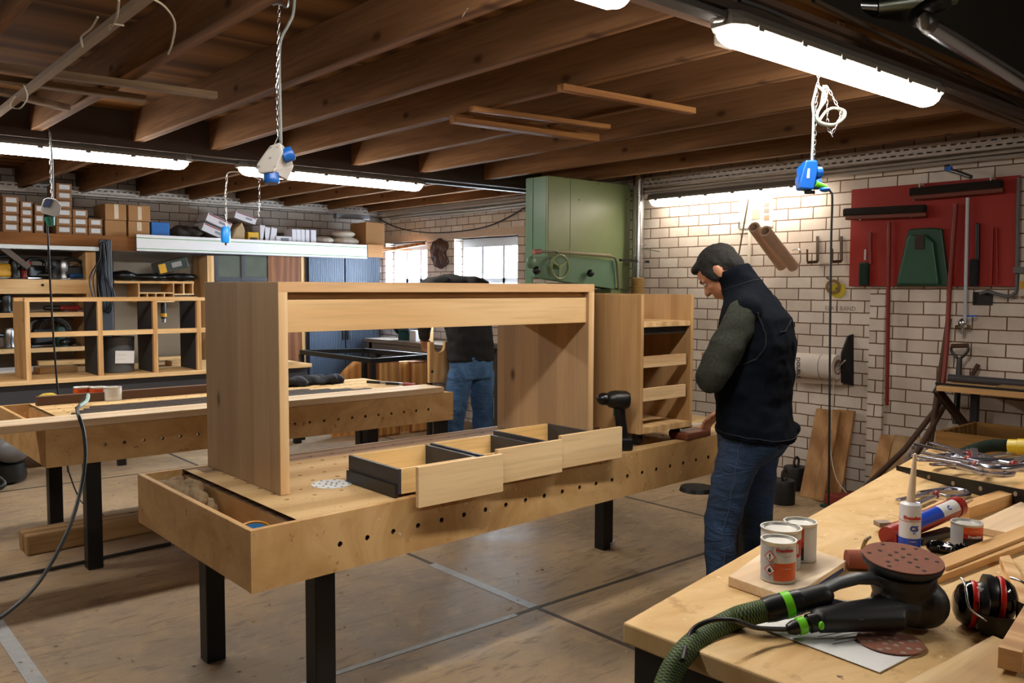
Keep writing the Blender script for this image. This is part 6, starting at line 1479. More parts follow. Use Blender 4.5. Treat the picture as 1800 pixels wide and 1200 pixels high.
# big foreground cable hanging left, over the rear workbench
m = MB().tube(catmull([at(150, 697, Z=T1+.05), at(140, 712, Z=T1+.045), at(136, 722, D=4.15), at(146, 755, D=4.05), at(150, 800, D=4.0), at(142, 860, D=3.9), at(118, 935, D=3.7), at(70, 1020, D=3.45), at(10, 1078, D=3.2), at(-60, 1120, D=3.0)], 8), .0085, 10)
tag(m.build('air_cable', plain('dark_green_cable', '151c1c', .45), smooth=50), 'thick dark cable falling from the rear workbench in a curve to the lower left edge', 'cable')
m = MB().tube(catmull([at(155, 694, Z=T1+.06), at(152, 705, Z=T1+.05), at(135, 717, Z=T1+.05)], 4), .011, 8)
tag(m.build('pale_hose_end', plain('pale_teal', '8fa8a0', .5), smooth=50), 'pale teal end of the cable lying on the long board', 'hose')
m = MB().tube(catmull([at(118, 820, D=5.75), at(133, 862, D=5.85), at(150, 888, Z=.01), at(200, 911, Z=.01), at(240, 906, Z=.01)], 6), .005, 8)
tag(m.build('floor_cable', cab_m, smooth=50), 'thin black cable running down to the floor between the benches', 'cable')
m = MB().tube(catmull([at(a, b, Z=.012) for a, b in ((-30, 1023), (0, 1017), (120, 993), (250, 965), (300, 955))], 5), .010, 8)
tag(m.build('floor_cable', plain('dusty_black', '2a2624', .7), smooth=50), 'dusty black cable lying along the floor joint at the left', 'cable')
tag(MB().obox(at(1073, 956, Z=.02)+V((0, 0, -.0)), .06, .045, .036, Matrix.Rotation(.5, 3, 'Z')).build('white_scrap', whitebox), 'crumpled white scrap on the floor beside the workbench leg', 'scrap')

# rag and roll in the front trough, block and sander pads on the bench
m = MB(); c = at(305, 850, Z=.74)
rnd = random.Random(3)
for k in range(16): m.ell((1.16+rnd.uniform(-.035, .04), 3.22+rnd.uniform(-.17, .17), .70+rnd.uniform(-.02, .045)), .04, .06, .035, None, 10, 6)
def crumple(p, n): return p + n*(.014*mnoise.noise(p*26)+.006*mnoise.noise(p*70))
tag(solid(m, 'crumpled_rag', plain('beige_rag', '8f7a5e', .95, var=.3, vs=10, bump=.4, bs=40), None, .006, 1, crumple), 'crumpled beige rag in the far end of the front workbench trough', 'rag')
rc = V((1.165, 2.60, T1-.15)); tr2 = empty('tape_reel', tuple(rc), 'blue and red rimmed tape reel lying in the near end of the trough', 'tape reel')
MB().lathe([(.02, 0), (.06, 0), (.06, .03), (.02, .03)], rc+V((0, .02, .05)), (-.25, -.45, .85), 28, cap=False).build('reel', plain('reel_blue', '1c5f96', .4), tr2, smooth=40)
MB().tube([rc+V((.0, .02, .078))+V((-.25, -.45, .85)).orthogonal().normalized()*.06*cos(t)+V((-.25, -.45, .85)).normalized().cross(V((-.25, -.45, .85)).orthogonal().normalized())*.06*sin(t) for t in [2*pi*i/24 for i in range(24)]], .004, 6, close=True).build('rim', plain('reel_rim', 'c98a2a', .4), tr2, smooth=50)
c = at(1222, 772, Z=T1); tag(MB().obox((3.42, 2.655, T1+.018), .21, .10, .034, Matrix.Rotation(.08, 3, 'Z')).build('sanding_block', wood('red_brown_block', '5c2c1c', '8a5540', 'X', 0, 0), bevel=.006), 'red brown wooden block on the front workbench at the person hand', 'block')
o = bpy.data.objects['sanding_block']; o.location = (c.x+.03, c.y+.05, T1+.0015)
bb = at(1210, 752, Z=T1+.02); m = MB(); m.cap(bb+V((-.02, 0, .005)), .022, bb+V((.03, .02, .005)), .018); o = m.build('putty_knife', black, smooth=50); tag(o, 'small black tool with rounded end lying at the foot of the cabinet', 'tool')
MB().bar(bb+V((.03, .02, .01)), bb+V((.16, .0, .008)), .03, .004).build('blade', whitebox, o); o.children[0].location = -o.location
c = at(1050, 752, Z=T1+.05); tag(MB().extr([c+V((-.02, 0, -.045)), c+V((.02, 0, -.045)), c+V((.018, 0, .02)), c+V((.006, 0, .045)), c+V((-.005, 0, .015)), c+V((-.018, 0, .02))], (0, .025, 0)).build('white_tissue', whitebox, bevel=.004), 'crumpled white tissue between drawer front and desk side', 'tissue')
# ================================================================ near workbench and what lies on it
NZ = .87
bm2 = wood('near_bench_top', 'b8935c', 'd6b47e', 'Y', .2, 0, rough=.7, sc=.3, grain=.4)
def ply_top():
    t = NT('used_plywood_top'); c = t.coord(); n = t.noise(t.coord((1, 3, 1), (0, 0, .4)), 2.2, 5, .6, 1.5); n2 = t.noise(c, 11, 5, .7); n3 = t.noise(c, 45, 3, .6)
    col = t.ramp(n, [(.3, 'c09a64'), (.65, 'd8b988')]); col = t.mix(t.ramp(n2, [(.58, 0.0), (.68, .55)]), col, '9a7442')
    col = t.mix(t.ramp(n3, [(.68, 0.0), (.72, .8)]), col, 'e6d6b8'); col = t.mix(t.ramp(t.noise(c, 28, 2, .5), [(.74, 0.0), (.77, .9)]), col, '4a3520')
    t.bump(n3, .15, .002); return t.set(col, .65, 0, .25)
bm2 = ply_top()
k0, k1, k2, k3 = V((1.20, 1.065, 0)), V((3.45, 1.475, 0)), V((3.5, .2, 0)), V((1.215, .2, 0))
nbn = empty('workbench', (2.2, .7, 0), 'near workbench in the lower right corner with sander, tins and clamps on it', 'workbench')
m = MB().prism([(p.x, p.y) for p in (k0, k3, k2, k1)], NZ-.04, NZ); m.build('bench_top', bm2, nbn, bevel=.004, seg=2)
m = MB().prism([(1.212, 1.045), (1.222, .22), (3.4, .22), (3.4, 1.44)], .06, NZ-.041); m.build('cabinet_body', plain('black_board', '121315', .6), nbn)
for x in (1.3, 3.3):
    for y in (.3, .95): MB().box(x-.03, x+.03, y-.03, y+.03, 0, .059).build('foot', black, nbn)
def n(px, py, z=NZ): return at(px, py, Z=z)
def quad_board(P, th_, mt, nm, lab, cat='board', z=NZ, bevel=.002):
    """board from the four photographed corners of its top, lying on z"""
    T_ = [at(a, b, Z=z+th_) for a, b in P]; m = MB(); m.hexa([V((p.x, p.y, z+.001)) for p in T_]+T_); return tag(m.build(nm, mt, bevel=bevel), lab, cat)
# board under tins
quad_board(((1280, 1012), (1390, 1050), (1488, 985), (1375, 945)), .022, pale_x, 'tin_board', 'pale board with the three tins on it')
# tins
def near_tin(px, py, r, h, lab, wraps, z=NZ+.024):
    c = at(px, py, Z=z); c = V((c.x, c.y, z)) + V((_f.x, _f.y, 0)).normalized()*r*.6
    return tin(tuple(c), r, h, lab, None, 'three tins on the pale board', wraps=wraps) + (c,)
t1, fa, c1 = near_tin(1373, 1022, .036, .084, 'front tin of the three with hazard diamonds on its label', [(-1.3, -.25, .06, .9, lab_g), (-.25, 1.3, .5, .9, lab_w), (-.25, 1.3, .06, .5, lab_o), (1.3, 5.0, .06, .9, lab_w)])
t2, fb, c2 = near_tin(1378, 998, .043, .084, 'wider middle tin with a white label and red letters', [(-1.5, .6, .06, .9, lab_w), (.6, 1.5, .3, .75, lab_r), (.6, 1.5, .75, .9, lab_w), (.6, 1.5, .06, .3, lab_g), (1.5, 4.8, .06, .9, lab_w)])
t3, fc, c3 = near_tin(1411, 985, .036, .084, 'rear tin of the three with orange and dark label', [(-1.4, .25, .55, .9, lab_o), (-1.4, .25, .4, .55, lab_r), (-1.4, .25, .06, .4, lab_d), (.25, 1.4, .06, .9, lab_w), (1.4, 4.9, .06, .9, lab_w)])
def on_cyl(c, r, ang, z, eps=.0012): return V((c.x+cos(ang)*(r+eps), c.y+sin(ang)*(r+eps), c.z+z)), V((-sin(ang), cos(ang), 0))
redline = plain('hazard_red', 'c22a1c', .4); ink = plain('black_ink', '101010', .6)
for z in (.055, .027):
    ang = fa-.03-.62+.3; p, tx = on_cyl(c1, .036, fa-.45, z, .0016)
    up = V((0, 0, 1)); s_ = .0125
    MB().extr([p+tx*s_, p+up*s_, p-tx*s_, p-up*s_], V((cos(fa-.45), sin(fa-.45), 0))*.0006).build('hazard_diamond', redline, t1)
    q = p+V((cos(fa-.45), sin(fa-.45), 0))*.0007; s2_ = .010
    MB().extr([q+tx*s2_, q+up*s2_, q-tx*s2_, q-up*s2_], V((cos(fa-.45), sin(fa-.45), 0))*.0004).build('diamond_face', lab_w, t1)
    q = q+V((cos(fa-.45), sin(fa-.45), 0))*.0005
    if z > .04: text('!', 'hazard_mark', ink, t1, q-tx*0-up*.0055, .016, tx, up, align='CENTER', bold=.0006)
    else: MB().extr([q-up*.005+tx*.003, q+tx*.0042-up*.001, q+up*.005, q-tx*.004-up*.0005, q-up*.005-tx*.003], V((cos(fa), sin(fa), 0))*.0004).build('flame_mark', ink, t1)
def curved_text(body, c, r, a_mid, z, size, mt, par, bold=.0004, nm='lettering'):
    o = text(body, nm, mt, None, (0, 0, 0), size, (1, 0, 0), (0, 1, 0), align='CENTER', bold=bold)
    for v in o.data.vertices:
        a = a_mid + v.co.x/r; v.co = V((c.x+cos(a)*(r+.0008+v.co.z), c.y+sin(a)*(r+.0008+v.co.z), c.z+z+v.co.y))
    o.parent = par; o.location = -par.location; return o
curved_text('Frencken', c1, .036, fa+.38, .066, .010, redline, t1); curved_text('- --- -- ---', c1, .036, fa+.5, .056, .0045, lab_o, t1, .0001)
curved_text('-- --- - --', c1, .036, fa+.5, .030, .005, lab_w, t1, .0001)
curved_text('I I', c2, .043, fb+.75, .035, .03, lab_w, t2)
# tin at the right
c4 = at(1706, 962, Z=NZ+.002); c4 = V((c4.x, c4.y, NZ+.002)) + V((_f.x, _f.y, 0)).normalized()*.02
c4.z = NZ+.002
t4, fd4 = tin(tuple(c4), .036, .058, 'single tin with orange, red and black label near the caulk tubes', None, wraps=[(-1.5, -.2, .05, .9, lab_g), (-.2, 1.6, .62, .9, lab_o), (-.2, 1.6, .42, .62, lab_r), (-.2, 1.6, .05, .42, lab_d), (1.6, 4.78, .05, .9, lab_w)])
curved_text('Frencken', c4, .036, fd4+.55, .027, .009, lab_w, t4); curved_text('--- -- ----', c4, .036, fd4+.5, .042, .006, lab_w, t4, .0001)
# caulk cartridge standing
Dc = None; c5 = V(tuple(at(1598, 968, Z=NZ+.0))); c5 = V((c5.x, c5.y, NZ+.001)); r5 = .0245
z5 = lambda py: (HC - (py-504)/FPX*((c5.x*_f.x+c5.y*_f.y)/cos(PITCH)*cos(PITCH)))-c5.z
dep = c5.x*_f.x/cos(PITCH)+c5.y*_f.y/cos(PITCH)
def zc(py): return HC-(py-504)/FPX*dep-c5.z
cg = empty('caulk_cartridge', tuple(c5), 'upright white and blue caulk cartridge with a long pale nozzle', 'cartridge'); f5 = atan2(-c5.y, -c5.x)
zt_ = zc(886)
MB().lathe([(0, 0), (r5, 0), (r5, zt_-.004), (r5*.97, zt_), (r5*.5, zt_+.004), (.009, zt_+.006), (0, zt_+.006)], c5, (0, 0, 1), 36).build('cartridge_body', plain('cartridge_white', 'cdced4', .4, var=.02), cg, smooth=40)
MB().lathe([(.011, 0), (.010, .004), (.004, zc(800)-zt_), (0, zc(798)-zt_)], c5+V((0, 0, zt_+.004)), (.06, -.03, 1), 16).build('nozzle', plain('nozzle_cream', 'cdb79c', .45), cg, smooth=40)
MB().lathe([(r5+.0006, 0), (r5+.0006, zc(945)), ], c5, (0, 0, 1), 36, cap=False).build('blue_band', lab_b, cg, smooth=40)
MB().lathe([(r5+.0006, zc(915)), (r5+.0006, zc(914))], c5, (0, 0, 1), 36, cap=False).build('red_line', lab_o, cg, smooth=40)
curved_text('Frencken', c5, r5, f5+.28, zc(911), .0115, plain('brand_red', 'b8352a', .5), cg, .0007, 'brand_lettering'); curved_text('C5', c5, r5, f5+.42, zc(931), .0165, plain('type_blue', '1a3a9a', .5), cg, .0009, 'type_lettering')
curved_text('-- --- --', c5, r5, f5+.3, zc(951), .0045, lab_w, cg, .0002); 
p, tx = on_cyl(c5, r5, f5+.4, zc(937)); MB().extr([p+tx*.003, p+tx*.003+V((0, 0, .006)), p-tx*.003+V((0, 0, .006)), p-tx*.003], V((cos(f5), sin(f5), 0))*.0005).build('blue_square', plain('light_blue', '5a9ad4', .5), cg)
# red cartridge lying
a6, b6 = at(1560, 943, Z=NZ+.026), at(1684, 889, Z=NZ+.058); r6 = .0245
rc_ = empty('caulk_cartridge', tuple(at(1620, 925, Z=NZ)), 'red caulk cartridge with blue and white label lying on its side behind the upright one', 'cartridge')
d6 = (b6-a6).normalized(); L6 = (b6-a6).length; redc = plain('cartridge_red', '8e1d18', .35)
MB().lathe([(0, 0), (r6, 0), (r6, L6*.93), (r6*1.07, L6*.93), (r6*1.07, L6), (0, L6)], a6, d6, 32).build('cartridge_body', redc, rc_, smooth=40)
MB().lathe([(.008, 0), (.003, .07), (0, .07)], b6, d6, 14).build('nozzle', plain('nozzle_pale', 'c9a988', .45), rc_, smooth=40)
u6 = V((0, 0, 1)); s6 = d6.cross(u6).normalized()
for (l0, l1, mt) in ((.18, .66, lab_b), (.66, .9, lab_w)):
    m = MB(); N_ = 8; A_ = [.1+1.5*i/N_ for i in range(N_+1)]
    b = m.pts([a6+d6*L6*l+s6*cos(t)*(r6+.0006)+u6*sin(t)*(r6+.0006) for l in (l0, l1) for t in A_])
    for i in range(N_): m.face([b+i, b+i+1, b+N_+2+i, b+N_+1+i])
    m.build('label_band', mt, rc_, smooth=60)
t = .75; nrm = s6*cos(t)+u6*sin(t)
text('C', 'type_lettering', plain('type_blue2', '1a3a9a', .5), rc_, a6+d6*L6*.74+nrm*(r6+.0014)-(u6*cos(t)-s6*sin(t))*.006, .018, d6, u6*cos(t)-s6*sin(t), bold=.0006)
# knife / brush behind, bent pin, black pouches
kn = empty('flat_brush', tuple(n(1560, 925)), 'short brush with pale ferrule at the end of the red cartridge', 'brush')
m = MB(); m.obox(n(1552, 920, NZ+.02), .035, .03, .012, Matrix.Rotation(-.6, 3, 'Z')); m.build('bristle_end', plain('ferrule_pale', '8f7c6c', .5), kn); MB().cap(n(1553, 938, NZ+.014), .012, n(1563, 935, NZ+.014), .012).build('handle', black, kn, smooth=50)
MB().cap(n(1566, 930, NZ+.02), .010, n(1574, 922, NZ+.022), .009).build('red_tip', red_t, kn, smooth=50)
kt = empty('folding_knife', tuple(n(1545, 958)), 'dark folding knife on the near workbench behind the sander disc', 'knife')
MB().bar(n(1530, 968, NZ+.008), n(1582, 948, NZ+.01), .018, .012).build('handle', black, kt, bevel=.003); MB().bar(n(1555, 962, NZ+.016), n(1592, 945, NZ+.018), .012, .003).build('blade', chrome, kt)
m = MB().tube(catmull([n(1515, 968, NZ+.004), n(1518, 958, NZ+.02), n(1523, 948, NZ+.035), n(1529, 943, NZ+.04)], 4), .0045, 8)
tag(m.build('bent_pin', metal('pin_bronze', '8f7f68', .35), smooth=50), 'bent metal pin beside the rust coloured abrasive roll', 'pin')
bp = empty('black_batten', tuple(n(1640, 940)), 'flat black plastic batten under the red cartridge', 'batten'); MB().bar(n(1612, 950, NZ+.01), n(1672, 933, NZ+.01), .03, .018).build('batten_body', black, bp, bevel=.003)
m = MB(); 
for (a, b, rx) in ((1662, 962, .03), (1675, 966, .025), (1645, 960, .02), (1690, 968, .018)): m.ell(n(a, b, NZ+.014), rx, rx*.8, .014, None, 14, 8)
tag(solid(m, 'black_pouch', plain('glossy_black', '0c0c0e', .2), None, .004, 3, crumple), 'glossy black bag crumpled beside the single tin', 'bag')
tag(MB().lathe([(0, -.035), (.021, -.035), (.022, 0), (.021, .035), (0, .035)], n(1512, 985, NZ+.023)+V((.01, .0, 0)), (.7, -.72, 0), 24).build('abrasive_roll', plain('rust_abrasive', '8a4a38', .9, var=.2, vs=80), smooth=40), 'rust coloured abrasive roll lying behind the upturned sander', 'abrasive roll')
tag(quad_board(((1480, 990), (1483, 996), (1425, 1040), (1415, 1036)), .012, plain('blue_leaflet', '163a70', .4), 'blue_strip', 'dark blue strip between tin board and sander', 'strip'), None) 
# paper with sanding disc
shp = [n(a, b, NZ+.002) for a, b in ((1330, 1100), (1430, 1112), (1500, 1100), (1610, 1150), (1550, 1182), (1440, 1140), (1372, 1115))]
shp = [n(a, b, NZ+.002) for a, b in ((1322, 1098), (1460, 1075), (1612, 1148), (1546, 1182))]
pp_ = empty('paper_sheet', tuple(shp[0]), 'white printed sheet of paper lying under the sander', 'paper')
MB().extr(shp, (0, 0, .0012)).build('sheet', paper, pp_)
m = MB(); e1 = (shp[2]-shp[1]).normalized(); e2 = (shp[0]-shp[1]).normalized()
for k in range(9): 
    a = shp[1]+e1*(.03+.012*k)*1.0+e2*.02+V((0, 0, .0016)); m.bar(a, a+e2*(.06+.03*((k*7) % 3)/2), .002, .0004)
tag(m.build('printed_lines', plain('print_grey', '5b5e62', .8), pp_), kind='stuff')
dc_ = n(1565, 1128, NZ+.005); rust = plain('rust_disc', '80503f', .9, var=.2, vs=70)
disc('sanding_disc', tuple(dc_), .056, .0015, [rust, plain('pale_hole', '8f8478', .8)], [(0, 1, 0), (.018, 6, .2), (.036, 6, .6), (.048, 8, .1)], 'rust brown sanding disc lying on the paper in front of the sander', 'sanding disc')
# ---- upturned orbital sander
sd = empty('orbital_sander', tuple(n(1600, 1075)), 'black orbital sander lying upside down with a rust brown disc on its pad', 'sander')
sc_ = at(1587, 981, Z=1.0); ax = V((0, 0, 1)); tiltv = (V((0, 0, 1)) + V((-_f.x, -_f.y, 0))*.12 + _r*.02).normalized()
R_ = .070
um = tiltv.orthogonal()
discp = MB().lathe([(0, 0), (R_, 0), (R_, .002), (0, .002)], sc_, tiltv, 48); discp.mat(1)
uu = tiltv.orthogonal().normalized(); vv = tiltv.cross(uu)
for (rr, k_, ph) in ((0, 1, 0), (.022, 6, .2), (.042, 5, .9), (.058, 6, .3)):
    for i in range(k_):
        a = ph+2*pi*i/k_; q = sc_+uu*cos(a)*rr+vv*sin(a)*rr; discp.lathe([(0, 0), (.0042, 0), (.0042, .0024), (0, .0024)], q, tiltv, 12)
discp.build('abrasive_disc', [rust, hole_dark], sd, smooth=30)
matte = plain('sander_black', '101113', .5, var=.1); dkg = plain('sander_grey', '3f4347', .45)
MB().lathe([(0, -.02), (.055, -.02), (.068, -.012), (R_*1.015, -.003), (R_*1.01, 0), (0, 0)], sc_-tiltv*.001, tiltv, 40).build('pad', plain('pad_blue_black', '1c2530', .45), sd, smooth=40)
ctr = sc_-tiltv*.02; bot = n(1600, 1085); bot = V((bot.x, bot.y, NZ))
left = -_r  # towards picture left
lv = V((left.x, left.y, 0)).normalized(); tv = V((-_f.x, -_f.y, 0)).normalized()   # tv: toward viewer
def S_(a, b, z): return V((sc_.x, sc_.y, NZ)) + lv*a + tv*b + V((0, 0, z))
hb_ = MB(); hb_.lathe([(0, .03), (.046, .03), (.050, .06), (.058, .085), (.060, .104), (0, .104)], S_(0, 0, 0), (0, 0, 1), 28); hb_.cap(S_(-.01, .005, .045), .042, S_(-.03, .01, .042), .040)
hb_.ell(S_(.0, 0, .045), .055, .055, .042); hb_.ell(S_(-.035, .015, .05), .04, .045, .045)
hb_.cap(S_(.0, .03, .045), .028, S_(.10, .045, .042), .024); hb_.cap(S_(.10, .045, .042), .024, S_(.17, .055, .036), .021)
hb_.rings([[S_(a, .045+.025*cos(t)+b, .034+.022*sin(t)) for t in [2*pi*i/14 for i in range(14)]] for a, b in ((.02, 0), (.10, .006), (.175, .012))])
solid(hb_, 'motor_housing', matte, sd, .0035, 3)
hd = MB()
prof = [(.035, .082), (.06, .096), (.09, .097), (.125, .088), (.155, .074), (.185, .06)]
hd.rings([[S_(a, .017*cos(t)+.012+.1*a*.3, z+.0095*sin(t)*(1.1)) for t in [2*pi*i/12 for i in range(12)]] for a, z in prof]); hd.build('handle', dkg, sd, smooth=60)
MB().tube(catmull([S_(.04, .02, .062), S_(.08, .025, .05), S_(.12, .025, .048), S_(.16, .022, .058)], 5), .011, 12).build('lower_grip', plain('grip_violet_grey', '4a4750', .3), sd, smooth=60)
MB().cap(S_(.155, .02, .066), .021, S_(.195, .02, .055), .022).build('hose_neck', matte, sd, smooth=60)
lime = plain('lime_green', '6ed01e', .4, var=.03)
e0 = S_(.19, .02, .056); e1_ = S_(.262, .026, .040); dd = (e1_-e0).normalized()
MB().lathe([(0, 0), (.021, 0), (.023, .01), (.024, .06), (.022, .075), (0, .075)], e0, dd, 24).build('hose_coupling', black, sd, smooth=40)
MB().lathe([(.0243, .024), (.0246, .026), (.0246, .038), (.0243, .04)], e0, dd, 24, cap=False).build('green_ring', lime, sd, smooth=40)
g0 = S_(.175, .06, .034); g1 = S_(.225, .068, .024); gd2 = (g1-g0).normalized()
MB().lathe([(0, 0), (.017, 0), (.017, .02), (.013, .022), (.013, .05), (.009, .06), (0, .062)], g0, gd2, 20).build('power_plug', black, sd, smooth=40)
MB().lathe([(.0135, .026), (.0155, .028), (.0155, .040), (.0135, .042)], g0, gd2, 20, cap=False).build('green_ring', lime, sd, smooth=40)
p = S_(.178, .082, .034); MB().ell(p, .005, .005, .008).build('green_button', lime, sd, smooth=60)
tcol = plain('tool_print_green', '4a8a3a', .5)
text('-- - ---', 'tool_lettering', tcol, sd, S_(.13, .0765, .030), .009, -lv-tv*.06, V((0, 0, 1)), bold=.0002)
text('--- --', 'tool_lettering', plain('tool_print_grey', '8a8a8a', .5), sd, S_(.11, .0765, .042), .005, -lv-tv*.06, V((0, 0, 1)))
# extraction hose with woven sleeve
def sleeve():
    t = NT('woven_sleeve'); c = t.coord(kind='UV'); w1 = t.new('ShaderNodeTexChecker'); w1.inputs['Scale'].default_value = 1; 
    mp = t.coord((150, 14, 1), kind='UV'); t.ln(mp, w1.inputs['Vector']); w1.inputs['Color1'].default_value = lin('0d1410'); w1.inputs['Color2'].default_value = lin('6f8f3a')
    mix = t.mix(t.noise(t.coord((1, 1, 1)), 300, 2), w1.outputs['Color'], '0c120e'); t.bump(w1.outputs['Fac'], .5, .003); return t.set(mix, .7)
slv = sleeve()
def uv_tube(P, r, n, name, mt, parent):
    P = [V(p) for p in P]; m = MB().tube(P, r, n, cap=False); o = m.build(name, mt, parent, smooth=60, fix=False)
    me = o.data; uv = me.uv_layers.new(name='UVMap'); k = 0; L = len(P)
    for p_ in me.polygons:
        fi = p_.index; a, i = divmod(fi, n)
        for li, (da, di) in zip(p_.loop_indices, ((0, 0), (0, 1), (1, 1), (1, 0))): uv.data[li].uv = ((a+da)/(L-1), (i+di)/n)
    return o
HP = catmull([e0+dd*.07, e0+dd*.11, at(1290, 1088, D=1.60), at(1240, 1115, D=1.56), at(1200, 1150, D=1.50), at(1172, 1200, D=1.47), at(1150, 1290, D=1.42), at(1130, 1420, D=1.4)], 10)
ho = empty('extraction_hose', tuple(HP[5]), 'thick green black woven extraction hose running off the near workbench corner', 'hose')
uv_tube(HP, .0205, 22, 'woven_sleeve', slv, ho)
cbl = catmull([g1+gd2*.01, at(1330, 1103, D=1.52), at(1290, 1090, D=1.5), at(1250, 1090, D=1.52), at(1215, 1110, D=1.53), at(1200, 1160, D=1.46)], 8)
MB().tube(cbl, .0045, 8).build('power_cord', cab_m, ho, smooth=60)
# earmuffs
em = empty('ear_defenders', tuple(n(1730, 1080)), 'black and red ear defenders lying at the right edge of the near workbench', 'ear defenders')
gb2 = plain('gloss_black_shell', '0a0a0b', .12); redr = plain('muff_red', 'b5180f', .35); cush = plain('ear_cushion', '131416', .35)
mc = n(1722, 1098); mc = V((mc.x, mc.y, NZ)); rx = _r.copy(); rx.z = 0; rx.normalize(); fx = V((_f.x, _f.y, 0)).normalized(); am = (rx*.93-fx*.30+V((0, 0, -.08))).normalized()
def E_(a, b, z): return mc + rx*a + fx*b + V((0, 0, z))
def cup(c, axd, s_=1.0, nm='cup'):
    m = MB().lathe([(0, 0), (.018, .001), (.032, .008), (.040, .020), (.042, .030), (.042, .034), (0, .034)], c, axd, 36)
    return m
cL = E_(-.052, -.0, .046); cR = E_(.062, -.01, .046)
cup(cL, am).build('left_cup', gb2, em, smooth=50); 
MB().lathe([(.020, .034), (.040, .034), (.044, .042), (.043, .052), (.030, .056), (.020, .05)], cL, am, 36, cap=False).build('ear_cushion', cush, em, smooth=60)
cup(cR, -am).build('right_cup', gb2, em, smooth=50); MB().lathe([(.0425, .026), (.0440, .028), (.0440, .034), (.0425, .036)], cR, -am, 36, cap=False).build('red_ring', redr, em, smooth=40)
MB().lathe([(.020, .036), (.040, .036), (.044, .046), (.043, .058), (.030, .062), (.020, .055)], cR, -am, 36, cap=False).build('ear_cushion', cush, em, smooth=60)
MB().lathe([(.0425, .026), (.0436, .028), (.0436, .034), (.0425, .036)], cL, am, 36, cap=False).build('red_ring', redr, em, smooth=40)
lbp = cL+am*.035; m = MB(); m.ell(lbp+fx*-.02+V((0, 0, .012)), .018, .01, .028, Matrix((am, fx, (0, 0, 1))).transposed()); m.build('clear_pocket', plain('silver_pocket', '9c9a9c', .15), em, smooth=60)
text('D', 'pocket_lettering', ink, em, lbp-fx*.032+V((0, 0, -.012)), .016, am, V((0, 0, 1)), bold=.0008)
BP = catmull([cL+am*.02-fx*.044+V((0, 0, .004)), E_(-.03, -.052, .028), E_(.0, -.062, .022), E_(.04, -.068, .022), E_(.085, -.06, .026), cR-am*.02-fx*.04], 8)
m = MB(); R2 = [[p+V((0, 0, z)) + fx*t for z, t in ((-.021, -.004), (.015, -.004), (.015, .004), (-.021, .004))] for p in BP]; m.rings(R2); m.build('head_band', cush, em, bevel=.003)
m = MB().tube(catmull([cL+am*.012+V((0, 0, .046)), cL+am*.010-fx*.02+V((0, 0, .04)), cL+am*.004-fx*.045+V((0, 0, .012)), cL+am*.014-fx*.048+V((0, 0, -.002)), E_(-.02, -.058, .03)], 6), .0022, 8); m.build('wire_arm', chrome, em, smooth=50)
m = MB().tube(catmull([cR-am*.012+V((0, 0, .046)), cR-am*.0-fx*.02+V((0, 0, .045)), cR+am*.02-fx*.035+V((0, 0, .02)), E_(.08, -.062, .03)], 6), .0022, 8); m.build('wire_arm', chrome, em, smooth=50)
# timber laid on the near bench
def lay(p0, p1, w_, h, mt, nm, lab, cat='board', z=NZ):
    a, b = at(*p0, Z=z+h/2), at(*p1, Z=z+h/2); a.z = b.z = z+h/2+.001
    return tag(MB().bar(a, b, w_, h).build(nm, mt, bevel=.0012), lab, cat)
lay((1645, 1002), (1860, 918), .045, .024, pine_x, 'pine_lath', 'pine lath running right behind the ear defenders', 'lath')
lay((1640, 1018), (1860, 936), .022, .016, pine_x, 'pine_lath', 'narrower pine lath just in front of the other lath behind the ear defenders', 'lath')
lay((1748, 938), (1880, 872), .12, .018, pale_x, 'pale_board', 'wide pale board behind the single tin')
lay((1690, 900), (1860, 845), .045, .034, pine_x, 'pine_board', 'thick pine piece between the red cartridge and the steel angle')
quad_board(((1757, 978), (1775, 974), (1825, 1060), (1800, 1072)), .02, pine_y, 'pine_offcut', 'short pine offcut pointing toward the ear defenders from behind', 'offcut')
quad_board(((1560, 1215), (1745, 1116), (1900, 1180), (1700, 1300)), .02, wood('front_pale_board', 'b3905f', 'd9bc8c', 'X', 0, 0, sc=.8), 'wide_pale_board', 'wide pale board with a knot at the bottom right corner', 'board', bevel=.001)
a = at(1775, 1160, Z=NZ+.045); b = at(1860, 1010, Z=NZ+.045)
tag(MB().bar(a, b, .034, .034).build('square_stick', wood('stick_pine', 'b0845a', 'd0a676', 'Y', 0, 0), bevel=.001), 'square pine stick with visible end grain lying on the wide pale board', 'stick')
# steel angle with holes
an = empty('steel_angle', tuple(n(1700, 865)), 'black steel angle bar with bolt holes lying across the far part of the near workbench', 'steel angle')
a = at(1577, 820, Z=.945); b = at(1820, 862, X=None, Z=.985); 
a = at(1577, 818, D=3.0); b = at(1830, 866, D=2.42); ab = (b-a).normalized(); up = V((0, 0, 1)); up = (up-ab*up.dot(ab)).normalized(); nn = ab.cross(up).normalized(); L = (b-a).length
m = MB(); m.hexa([a-up*.045, b-up*.045, b-up*.045+nn*.004, a-up*.045+nn*.004, a, b, b+nn*.004, a+nn*.004]); m.hexa([a-up*.045, b-up*.045, b-up*.045-nn*.03, a-up*.045-nn*.03, a-up*.041, b-up*.041, b-up*.041-nn*.03, a-up*.041-nn*.03]); m.build('angle_profile', plain('old_black_steel', '1b1a19', .45, .3, .3), an)
sgn = 1 if nn.dot(_f) < 0 else -1
for s in (.07, .27, .45, .64, .86):
    c = a+ab*L*s-up*(.02+.004*sin(s*20)); m = MB().cyl(c-nn*.0025, c+nn*.0065, .007, None, 14); m.build('bolt_hole', plain('hole_bright%d' % (s*100), '8f7f6c', .6), an)
